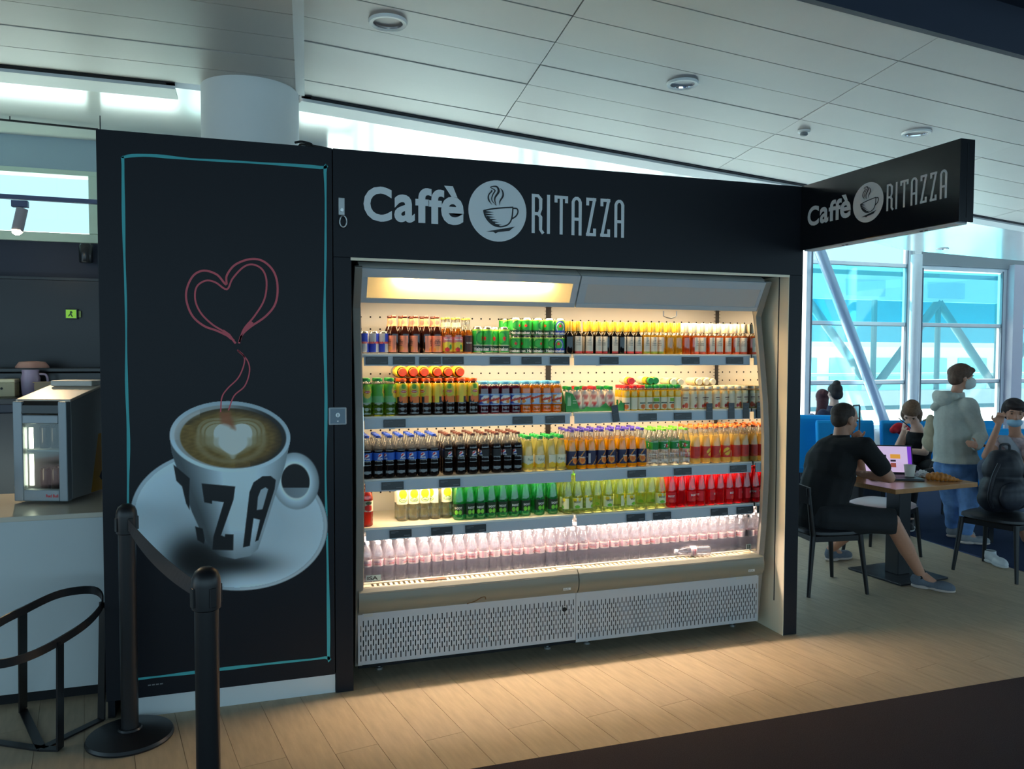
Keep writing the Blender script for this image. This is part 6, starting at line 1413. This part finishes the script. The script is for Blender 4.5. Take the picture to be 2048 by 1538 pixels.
# backpack on the chair
bpz = .478; t = thing('backpack', 'large black backpack slumped on the round-seat chair', 'backpack', (5.60, .66, bpz)); m_bp = mat('backpack_black', srgb(24, 26, 36), rough=.6, noise=.2, nscale=30)
blob('bag_body', [E_((0, 0, .17), (.21, .15, .17)), E_((.0, .01, .34), (.17, .13, .16)), C_((-.11, 0, .12), .11, (.11, 0, .12), .11), C_((-.06, 0, .42), .08, (.06, 0, .42), .08)], m_bp, t, .010, 4, cut=[((0, 0, .004), (0, 0, 1))], wr=.002)
blob('front_pocket', [E_((-.05, -.12, .14), (.13, .06, .10)), E_((-.05, -.125, .20), (.12, .05, .06))], mat('backpack_pocket', srgb(34, 38, 50), rough=.6, noise=.3, nscale=24), t, .008, 3)
MB().tube(smooth_path([(-.05, .0, .49), (-.04, 0, .535), (.04, 0, .535), (.05, 0, .49)], 4), .010, 8).build('grab_handle', m_bp, t, smooth=True)
MB().tube(smooth_path([(-.15, -.08, .40), (-.23, -.10, .30), (-.24, -.08, .15), (-.18, -.06, .06)], 5), .014, 8).build('shoulder_strap', m_bp, t, smooth=True)

# ================================================================== people
def A(px, py, D): return Vector(atD(px, py, D))
def person(lab, base): return thing('person', lab, 'person', base)
ctr = lambda o, base: None
def rel(base, prims):
    b = Vector(base); out = []
    for p in prims: out.append(('e', p[1]-b, p[2], p[3], p[4]) if p[0] == 'e' else ('c', p[1]-b, p[2], p[3]-b, p[4]))
    return out
def grow(name, prims, m, root, base, voxel=.008, it=4, cut=None, wr=0.):
    cc = [(Vector(a)-Vector(base), Vector(n)) for a, n in cut] if cut else None
    return blob(name, rel(base, prims), m, root, voxel, it, cc, wr)

# --- the man at the laptop, seen from behind
B = V(3.98, .77, 0); P = person('man in a black shirt and dark shorts seated at the laptop', B)
fwd = V(math.cos(A1), math.sin(A1), 0); lft = V(-fwd.y, fwd.x, 0); up = V(0, 0, 1)     # lft = away from the camera
hip = B+V(.0, 0, .545)-fwd*.05
chest = A(1660, 930, 5.90); neckb = A(1680, 874, 5.93); hd = A(1690, 838, 5.92)
shR = A(1728, 893, 5.72); shL = A(1652, 896, 6.06)
elR = A(1779, 955, 5.72); wrR = A(1728, 949, 5.92); elL = A(1722, 945, 6.25); wrL = A(1716, 885, 6.02)
hipR = hip-lft*.10+V(0, 0, -.01); hipL = hip+lft*.10
knR = A(1783, 1043, 5.60); anR = A(1840, 1146, 5.66); knL = A(1735, 1035, 6.25); anL = A(1660, 1112, 6.42)
heelR = Vector(onZ(1822, 1172, 0.001)); toeR = Vector(onZ(1903, 1185, .001)); toeR = heelR+(toeR-heelR).normalized()*.285
anR = heelR+(toeR-heelR).normalized()*.06+V(0, 0, .10)
heelL = Vector(onZ(1652, 1122, .001)); toeL = heelL+(fwd*.9+lft*.2).normalized()*.27; anL = heelL+V(.05, 0, .10)
hf = (A(1712, 842, 5.75)-hd).normalized(); hf = (fwd*.88-V(0, 0, .18)+lft*.12).normalized()
Hp, f_, u_, s_ = head(hd, hf, (0, 0, 1), 1.06)
arms = [C_(shR, .050, elR, .042), C_(elR, .042, wrR, .029), C_(shL, .05, elL, .042), C_(elL, .040, wrL, .028)]
legs = [C_(hipR, .085, knR, .062), C_(knR, .058, knR*.45+anR*.55, .056), C_(knR*.5+anR*.5, .054, anR, .036), C_(hipL, .085, knL, .062), C_(knL, .058, anL, .038), C_(anR, .038, heelR+(toeR-heelR)*.6+V(0, 0, .035), .028), C_(anL, .038, heelL+(toeL-heelL)*.6+V(0, 0, .035), .028)]
tor = [C_(hip, .13, chest-V(0, 0, .10), .135), E_(chest, (.135, .185, .20), fwd, (chest-hip)), C_(chest+V(0, 0, .02), .12, neckb-V(0, 0, .03), .07), C_(neckb-V(0, 0, .06), .058, hd-V(0, 0, .03)-f_*.02, .055)]
hands = hand(wrR, (A(1712, 946, 6.0)-wrR), (0, 0, 1), 1., .45, 1)+hand(wrL, (hd+f_*.07-V(0, 0, .05)-wrL), lft*.8+fwd*.2, 1., .8, -1)
grow('body', Hp+arms+legs+tor+hands, SK1, P, B, .0075, 3)
face(hd-B, f_, u_, P, 1.06)
grow('hair', [E_(hd+u_*.040-f_*.026, (.084, .096, .082), s_, u_), E_(hd+u_*.004-f_*.046, (.076, .066, .080), s_, u_)], mat('hair_brown', srgb(58, 44, 36), rough=.7, noise=.3, nscale=60, bump=.5), P, B, .006, 3, cut=[(hd-u_*.055-f_*.03, u_*.8-f_*.55)], wr=.0015)
sh_e = shR*.32+elR*.68
grow('shirt', [C_(hip-V(0, 0, .03), .185, chest-V(0, 0, .06), .185), E_(chest+V(0, 0, .0), (.175, .225, .22), fwd, (chest-hip)), C_(shR, .078, sh_e, .070), C_(shL, .078, shL*.4+elL*.6, .070), C_(shR, .075, chest+V(0, 0, .08), .12), C_(shL, .075, chest+V(0, 0, .08), .12), C_(chest+V(0, 0, .1), .12, neckb-V(0, 0, .02), .078)], mat('black_cotton', srgb(16, 16, 18), rough=.85, noise=.1, nscale=30), P, B, .009, 5, cut=[(neckb+V(0, 0, .02), V(0, 0, -1)), (sh_e+(elR-shR).normalized()*.04, -(elR-shR))], wr=.002)
kR = hipR*.06+knR*.94
grow('shorts', [E_(hip-V(0, 0, .02), (.17, .20, .12), fwd, up), C_(hipR, .115, knR, .092), C_(hipL, .115, knL, .09)], mat('dark_shorts', srgb(34, 36, 40), rough=.8, noise=.1, nscale=30), P, B, .009, 5, cut=[(knR+(knR-hipR).normalized()*.02, -(knR-hipR))], wr=.002)
m_sh = mat('grey_knit', srgb(104, 112, 124), rough=.8, noise=.1, nscale=80); m_so = smat('pale_sole', 200, 184, 176, rough=.7)
def shoe_at(root, base, heel, toe, m, sole, h=.085): 
    o = shoe('shoe', root, heel-base, toe-base, h, m, sole); return o
shoe_at(P, B, heelR, toeR, m_sh, m_so); shoe_at(P, B, heelL, toeL, m_sh, m_so)
grow('sock', [C_(anR-V(0, 0, .03), .042, anR+V(0, 0, .006), .041)], smat('black_sock', 24, 24, 26, rough=.9), P, B, .006, 2)

# --- standing woman in a grey hoodie and jeans, masked
heA = Vector(onZ(1893, 1073, .004)); heB = Vector(onZ(1918, 1086, .004)); B = (heA+heB)/2; B.z = .0035; D0 = 7.3
P = person('standing woman with a white mask, grey hoodie and blue jeans', B)
hd = A(1924, 755, 7.25); f_ = V(.90, -.40, -.06).normalized(); Hp, f_, u_, s_ = head(hd, f_, (.0, 0, 1), .98)
pel = A(1912, 925, 7.28); che = A(1907, 838, 7.28); nk = A(1909, 788, 7.27)
shR = A(1938, 810, 7.10); shL = A(1886, 812, 7.42); elR = A(1960, 872, 7.12); wrR = A(1952, 893, 6.98); elL = A(1905, 880, 7.5); wrL = A(1950, 890, 7.2)
knA = A(1905, 1005, 7.33); knB = A(1938, 1005, 7.2); hA = pel+V(-.05, .07, -.02); hB = pel+V(.05, -.06, -.02); anA = heA+V(.04, -.02, .09); anB = heB+V(.05, -.03, .09)
ftd = V(.86, -.5, 0).normalized(); toA = heA+ftd*.24; toB = heB+ftd*.25
body = Hp+[C_(pel, .12, che, .125), C_(che, .12, nk-V(0, 0, .03), .065), C_(nk-V(0, 0, .05), .05, hd-f_*.02-V(0, 0, .03), .048), C_(shR, .045, elR, .038), C_(elR, .036, wrR, .026), C_(shL, .045, elL, .038), C_(elL, .036, wrL, .026), C_(hA, .08, knA, .06), C_(knA, .055, anA, .036), C_(hB, .08, knB, .06), C_(knB, .055, anB, .036), C_(anA, .036, toA*.6+heA*.4+V(0, 0, .03), .026), C_(anB, .036, toB*.6+heB*.4+V(0, 0, .03), .026)]+hand(wrR, V(-.3, -.2, .1), V(.5, -.8, 0), .92, .7, 1)+hand(wrL, V(.5, -.5, 0), V(0, .3, 1), .92, .7, 1)
grow('body', body, SK1, P, B, .008, 3); face(hd-B, f_, u_, P, .98)
grow('hair', [E_(hd+u_*.044-f_*.020, (.094, .108, .088), s_, u_), E_(hd+u_*.0-f_*.056, (.086, .066, .080), s_, u_), E_(hd+u_*.07+f_*.045, (.07, .06, .034), s_, u_)], mat('hair_dark', srgb(92, 68, 54), rough=.7, noise=.3, nscale=60, bump=.5), P, B, .007, 3, cut=[(hd-u_*.05-f_*.02, u_*.7-f_*.6)], wr=.002)
grow('face_mask', [E_(hd-u_*.045+f_*.052, (.072, .072, .064), s_, u_), C_(hd-u_*.035+f_*.09, .038, hd-u_*.06+f_*.092, .034)], smat('mask_white', 206, 214, 212, rough=.8), P, B, .006, 3, cut=[(hd+f_*.012, f_), (hd+u_*.006+f_*.05, -u_)])
MB().tube([tuple(hd-B+f_*.04+s_*.06*sg-u_*.03) for sg in (1,)]+[tuple(hd-B-f_*.01+s_*.082-u_*.0)], .003, 6).build('mask_loop', MATS['mask_white'], P)
MB().tube([tuple(hd-B+f_*.04-s_*.06-u_*.03), tuple(hd-B-f_*.01-s_*.082)], .003, 6).build('mask_loop', MATS['mask_white'], P)
m_hd = mat('grey_jersey', srgb(182, 186, 178), rough=.9, noise=.06, nscale=40)
hem = A(1915, 923, 7.28)
grow('hoodie', [C_(pel-V(0, 0, .02), .19, che, .165), C_(pel-V(.02, 0, .09), .228, pel, .20), E_(che+V(0, 0, .05), (.165, .18, .18), V(.8, -.6, 0), up), C_(shR, .078, elR, .064), C_(elR, .062, wrR, .045), C_(shL, .078, elL, .064), C_(elL, .062, wrL, .045), C_(che, .15, nk-V(0, 0, .02), .085)], m_hd, P, B, .010, 5, cut=[(hem, V(0, 0, 1)), (nk+V(0, 0, .015), V(0, 0, -1))], wr=.003)
grow('hood', [E_(nk-f_*.10-V(0, 0, .05), (.13, .085, .10), s_, V(-.25, .1, 1)), C_(nk-f_*.04+s_*.10-V(0, 0, .02), .035, nk-f_*.17-V(0, 0, .13), .04), C_(nk-f_*.04-s_*.10-V(0, 0, .02), .035, nk-f_*.17-V(0, 0, .13), .04)], m_hd, P, B, .009, 3, cut=[(nk+V(0, 0, .03), V(0, 0, -1))], wr=.003)
m_jn = mat('blue_denim', srgb(108, 150, 206), rough=.85, noise=.25, nscale=14)
grow('jeans', [E_(pel-V(0, 0, .05), (.155, .165, .13)), C_(hA-V(0, 0, .03), .105, knA, .082), C_(knA, .080, anA+V(0, 0, .03), .060), C_(hB-V(0, 0, .03), .105, knB, .082), C_(knB, .080, anB+V(0, 0, .03), .060)], m_jn, P, B, .009, 4, cut=[(B+V(0, 0, .085), V(0, 0, 1))], wr=.003)
shoe_at(P, B, heA, toA, smat('pale_grey_shoe', 150, 152, 156, rough=.8), m_so); shoe_at(P, B, heB, toB, MATS['pale_grey_shoe'], m_so)
tb = A(1861, 862, 7.42); t = thing('tote_bag', 'beige tote bag hanging at the standing woman\'s back', 'bag', tuple(tb-V(0, 0, .19)))
blob('bag_body', [E_((0, 0, .18), (.045, .07, .17)), E_((0, 0, .09), (.05, .085, .10))], mat('beige_canvas', srgb(176, 164, 140), rough=.9, noise=.1, nscale=30), t, .009, 3, wr=.003)
q0 = shL-(tb-V(0, 0, .19)); MB().tube(smooth_path([(0, -.09, .28), (q0.x*.7-.03, q0.y*.7, q0.z*.85), (q0.x+.0, q0.y, q0.z+.075), (q0.x*.8+.02, q0.y*.8+.06, q0.z*.8), (0, .09, .28)], 4), .010, 8).build('strap', MATS['beige_canvas'], t, smooth=True)

# --- girl with a phone
B = A(1832, 905, 8.15); B.z = .0035; P = person('girl in a black top bent over her phone', B)
hd = A(1822, 825, 7.95); f_ = V(-.50, -.36, -.78).normalized(); Hp, f_, u_, s_ = head(hd, f_, (-.1, -.2, 1), .98)
che = A(1838, 882, 8.05); hip = V(che.x+.06, che.y+.12, .52); nk = A(1834, 850, 8.02); shA = A(1815, 868, 8.15); shB = A(1858, 868, 7.9); elA = A(1790, 905, 8.0); wrA = A(1808, 862, 7.88); elB = A(1850, 905, 7.7); wrB = A(1798, 900, 7.72)
kA = V(hip.x-.35, hip.y-.32, .56); kB = V(hip.x-.15, hip.y-.45, .62); anA_ = V(kA.x-.05, kA.y-.05, .10); ftB = A(1845, 948, 7.45); aB = A(1868, 944, 7.42)
body = Hp+[C_(hip, .12, che, .11), C_(che, .11, nk-V(0, 0, .03), .06), C_(nk-V(0, 0, .05), .045, hd-f_*.03, .045), C_(shA, .042, elA, .035), C_(elA, .034, wrA, .024), C_(shB, .042, elB, .035), C_(elB, .034, wrB, .024), C_(hip+V(-.05, .05, 0), .085, kA, .06), C_(kA, .055, anA_, .036), C_(hip+V(.05, -.05, 0), .085, kB, .06), C_(kB, .055, aB, .036), C_(aB, .034, ftB, .026)]+hand(wrA, V(-.3, -.25, .8), V(-.8, .5, 0), .9, .9, 1)+hand(wrB, V(-.9, .3, 0), V(0, -.3, 1), .9, .3, -1)
grow('body', body, SK2, P, B, .008, 3); face(hd-B, f_, u_, P, .98, lips=False)
grow('hair', [E_(hd+u_*.036-f_*.022, (.088, .100, .084), s_, u_), E_(hd-u_*.07-f_*.03+s_*.05, (.05, .06, .12), s_, u_), E_(hd-u_*.08-f_*.03-s_*.055, (.05, .06, .13), s_, u_), E_(hd-u_*.06-f_*.065, (.08, .05, .12), s_, u_)], mat('hair_light_brown', srgb(118, 88, 66), rough=.7, noise=.3, nscale=60, bump=.5), P, B, .007, 3, wr=.002)
grow('top', [C_(hip, .145, che, .135), C_(che, .135, nk-V(0, 0, .10), .09), C_(shA*.6+che*.4, .06, che, .1), C_(shB*.6+che*.4, .06, che, .1)], MATS['black_cotton'], P, B, .009, 4, cut=[(nk-V(0, 0, .07), V(0, 0, -1))], wr=.002)
grow('trousers', [C_(hip+V(-.05, .05, 0), .105, kA, .078), C_(kA, .072, anA_+V(0, 0, .05), .052), C_(hip+V(.05, -.05, 0), .105, kB, .078), C_(kB, .074, kB*.3+aB*.7, .055), E_(hip, (.15, .16, .11))], MATS['black_cotton'], P, B, .010, 4, wr=.002)
m_bsh = smat('black_shoe', 26, 26, 30, rough=.6)
grow('shoe', [C_(aB*.75+ftB*.25, .045, ftB, .040), C_(ftB, .042, ftB+(ftB-aB).normalized()*.09+V(0, 0, .02), .034)], m_bsh, P, B, .007, 3)
shoe_at(P, B, V(anA_.x+.05, anA_.y+.04, .004), V(anA_.x-.14, anA_.y-.12, .004), m_bsh, smat('white_sole', 206, 206, 206))
ph = wrA+V(-.035, -.04, .085); t = thing('smartphone', 'dark smartphone in the girl\'s hand', 'phone', tuple(ph), R(40)); t.rotation_euler = (R(-50), R(10), R(40)); MB().box((-.036, -.004, -.075), (.036, .004, .075)).build('phone_case', m_fk, t, bevel=.003); MB().box((-.033, .004, -.07), (.033, .0046, .07)).build('phone_screen', m_scr('phone', 90, 96, 110), t)
rj = A(1801, 846, 8.4); t = thing('red_jacket', 'red jacket bunched on the seat back behind the girl', 'jacket', tuple(rj-V(0, 0, .12))); blob('jacket_cloth', [E_((-.02, 0, .075), (.10, .05, .05)), E_((.04, .01, .05), (.09, .06, .07)), E_((-.08, 0, .05), (.05, .04, .04))], smat('red_cloth', 206, 30, 48, rough=.8), t, .009, 3, wr=.004)

# --- person with the lowered mask at the right edge
B = A(2030, 900, 7.0); B.z = .0035; P = person('seated person with a light blue mask lowered to the chin', B)
hd = A(2028, 825, 6.85); f_ = V(-.62, -.76, -.12).normalized(); Hp, f_, u_, s_ = head(hd, f_, (0, 0, 1), 1.0)
che = A(2032, 905, 7.0); nk = A(2032, 868, 6.95); hip = V(che.x+.08, che.y+.16, .52); shA = A(2002, 885, 7.1); shB = A(2062, 890, 6.9); elA = A(1972, 912, 6.85); wrA = A(1996, 852, 6.75); elB = A(2056, 935, 6.65); wrB = A(2015, 938, 6.6)
kA = A(1975, 935, 6.55); kB = A(2010, 960, 6.4); aA = A(1985, 1040, 6.5); aB = V(*onZ(2052, 1078, .09))
body = Hp+[C_(hip, .125, che, .12), C_(che, .12, nk-V(0, 0, .03), .062), C_(nk-V(0, 0, .05), .048, hd-f_*.02-V(0, 0, .03), .048), C_(shA, .045, elA, .037), C_(elA, .036, wrA, .025), C_(shB, .045, elB, .037), C_(elB, .036, wrB, .025), C_(hip+V(-.06, .05, 0), .09, kA, .062), C_(kA, .056, aA, .036), C_(hip+V(.06, -.05, 0), .09, kB, .062), C_(kB, .056, aB, .036)]+hand(wrA, V(.15, -.1, 1), V(.6, .7, 0), .95, 1.0, 1)+hand(wrB, V(-.9, .1, -.1), V(0, -.4, 1), .95, .5, -1)
grow('body', body, SK1, P, B, .008, 3); face(hd-B, f_, u_, P, 1.0)
grow('hair', [E_(hd+u_*.044-f_*.018, (.092, .102, .082), s_, u_), E_(hd+u_*.0-f_*.05, (.088, .066, .085), s_, u_), E_(hd+u_*.065+f_*.045, (.075, .05, .032), s_, u_)], mat('hair_black', srgb(40, 30, 30), rough=.7, noise=.3, nscale=60, bump=.5), P, B, .007, 3, wr=.003)
grow('face_mask', [E_(hd-u_*.078+f_*.045, (.062, .060, .042), s_, u_)], smat('mask_blue', 150, 190, 214, rough=.8), P, B, .006, 3, cut=[(hd+f_*.015, f_)])
grow('top', [C_(hip, .15, che, .15), C_(che, .145, nk-V(0, 0, .05), .085), C_(shA, .07, shA*.6+elA*.4, .062), C_(shB, .07, shB*.6+elB*.4, .062), C_(shA, .07, che, .12), C_(shB, .07, che, .12)], mat('printed_blouse', srgb(196, 170, 170), rough=.85, noise=.45, nscale=26), P, B, .009, 4, cut=[(nk-V(0, 0, .025), V(0, 0, -1))], wr=.002)
grow('tied_sweater', [C_(nk+V(-.12, .0, -.05), .05, che+f_*.15+V(0, 0, -.02), .045), C_(nk+V(.12, -.02, -.05), .05, che+f_*.15+V(0, 0, -.02), .045), C_(che+f_*.15, .05, che+f_*.18+V(-.09, 0, -.20), .04), C_(che+f_*.15, .05, che+f_*.18+V(.06, 0, -.18), .04)], smat('grey_knitwear', 160, 164, 172, rough=.9), P, B, .009, 3, wr=.003)
grow('trousers', [C_(hip+V(-.06, .05, 0), .11, kA, .08), C_(kA, .075, aA, .05), C_(hip+V(.06, -.05, 0), .11, kB, .08), C_(kB, .075, aB+V(0, 0, .04), .052), E_(hip, (.16, .17, .12))], mat('slate_trousers', srgb(84, 92, 110), rough=.85, noise=.1, nscale=30), P, B, .010, 4, wr=.002)
hB_ = V(*onZ(2058, 1080, .004)); shoe_at(P, B, hB_, hB_+V(-.10, -.22, 0), smat('white_trainer', 206, 210, 214, rough=.7), MATS['white_sole'])
hA_ = V(aA.x, aA.y, .004); shoe_at(P, B, hA_+V(0, .05, 0), hA_+V(-.08, -.2, 0), MATS['white_trainer'], MATS['white_sole'])

# --- the couple by the window, backs to the camera
for k, (hx, hy, D, lab, hairm, topm, longh) in enumerate(((1669, 785, 9.55, 'seated traveller with a dark hair bun looking out of the window', mat('hair_bun', srgb(44, 34, 32), rough=.7, noise=.3, nscale=60, bump=.4), smat('navy_tee', 52, 54, 76, rough=.9), False), (1644, 796, 10.2, 'seated traveller with long dark red hair by the window', mat('hair_red', srgb(74, 30, 38), rough=.7, noise=.3, nscale=60, bump=.4), smat('lilac_tee', 176, 170, 196, rough=.9), True))):
    hd = A(hx, hy, D); B = V(hd.x+.03, hd.y-.02, .0035); P = person(lab, B); f_ = V(.15, .97, -.1).normalized() if k == 0 else V(.45, .88, -.1).normalized(); Hp, f_, u_, s_ = head(hd, f_, (0, 0, 1), .96)
    che = hd+V(0, -.02, -.38); nk = hd+V(0, 0, -.15); hip = V(hd.x, hd.y-.04, .53); s0 = V(1, .0, 0)
    shs = [che+s0*sg*.18+V(0, 0, .12) for sg in (-1, 1)]; els = [p+V(sg*.06, .08, -.26) for p, sg in zip(shs, (-1, 1))]; wrs = [p+V(-sg*.08, .24, .02) for p, sg in zip(els, (-1, 1))]; kn = [hip+V(sg*.12, .44, .04) for sg in (-1, 1)]; an = [V(p.x, p.y+.05, .1) for p in kn]
    body = Hp+[C_(hip, .12, che, .12), C_(che, .12, nk, .06), C_(nk, .048, hd-V(0, 0, .04), .048)]
    for i in (0, 1): body += [C_(shs[i], .044, els[i], .036), C_(els[i], .035, wrs[i], .025), C_(hip+s0*(-.08, .08)[i], .085, kn[i], .06), C_(kn[i], .055, an[i], .036)]+hand(wrs[i], V(0, 1, -.1), V(0, 0, 1), .9, .5, (-1, 1)[i])
    grow('body', body, SK2, P, B, .010, 3)
    face(hd-B, f_, u_, P, .96)
    hp_ = [E_(hd+u_*.034-f_*.02, (.086, .098, .082), s_, u_), E_(hd-u_*.01-f_*.05, (.078, .06, .085), s_, u_)]
    if longh: hp_ += [C_(hd-f_*.05-u_*.05, .075, hd-f_*.08-u_*.26-s_*.05, .055), C_(hd-f_*.08-u_*.24, .06, hd-f_*.08-u_*.40-s_*.10, .035)]
    else: hp_ += [E_(hd+u_*.11-f_*.06, (.045, .045, .042))]
    grow('hair', hp_, hairm, P, B, .008, 3, wr=.002)
    grow('top', [C_(hip, .145, che, .15), C_(che, .145, nk-V(0, 0, .03), .08)]+[C_(shs[i], .068, shs[i]*.5+els[i]*.5, .06) for i in (0, 1)]+[C_(shs[i], .068, che, .12) for i in (0, 1)], topm, P, B, .010, 4, cut=[(nk-V(0, 0, .01), V(0, 0, -1))], wr=.002)
    grow('trousers', [E_(hip, (.17, .17, .12))]+[C_(hip+s0*(-.08, .08)[i], .105, kn[i], .078) for i in (0, 1)]+[C_(kn[i], .074, an[i], .05) for i in (0, 1)], m_jn if k else MATS['black_cotton'], P, B, .011, 4)
    for i in (0, 1): shoe_at(P, B, V(an[i].x, an[i].y-.05, .004), V(an[i].x, an[i].y+.18, .004), m_bsh, MATS['white_sole'])
bpy.data.scenes.remove(TMP)
bpy.context.view_layer.update()
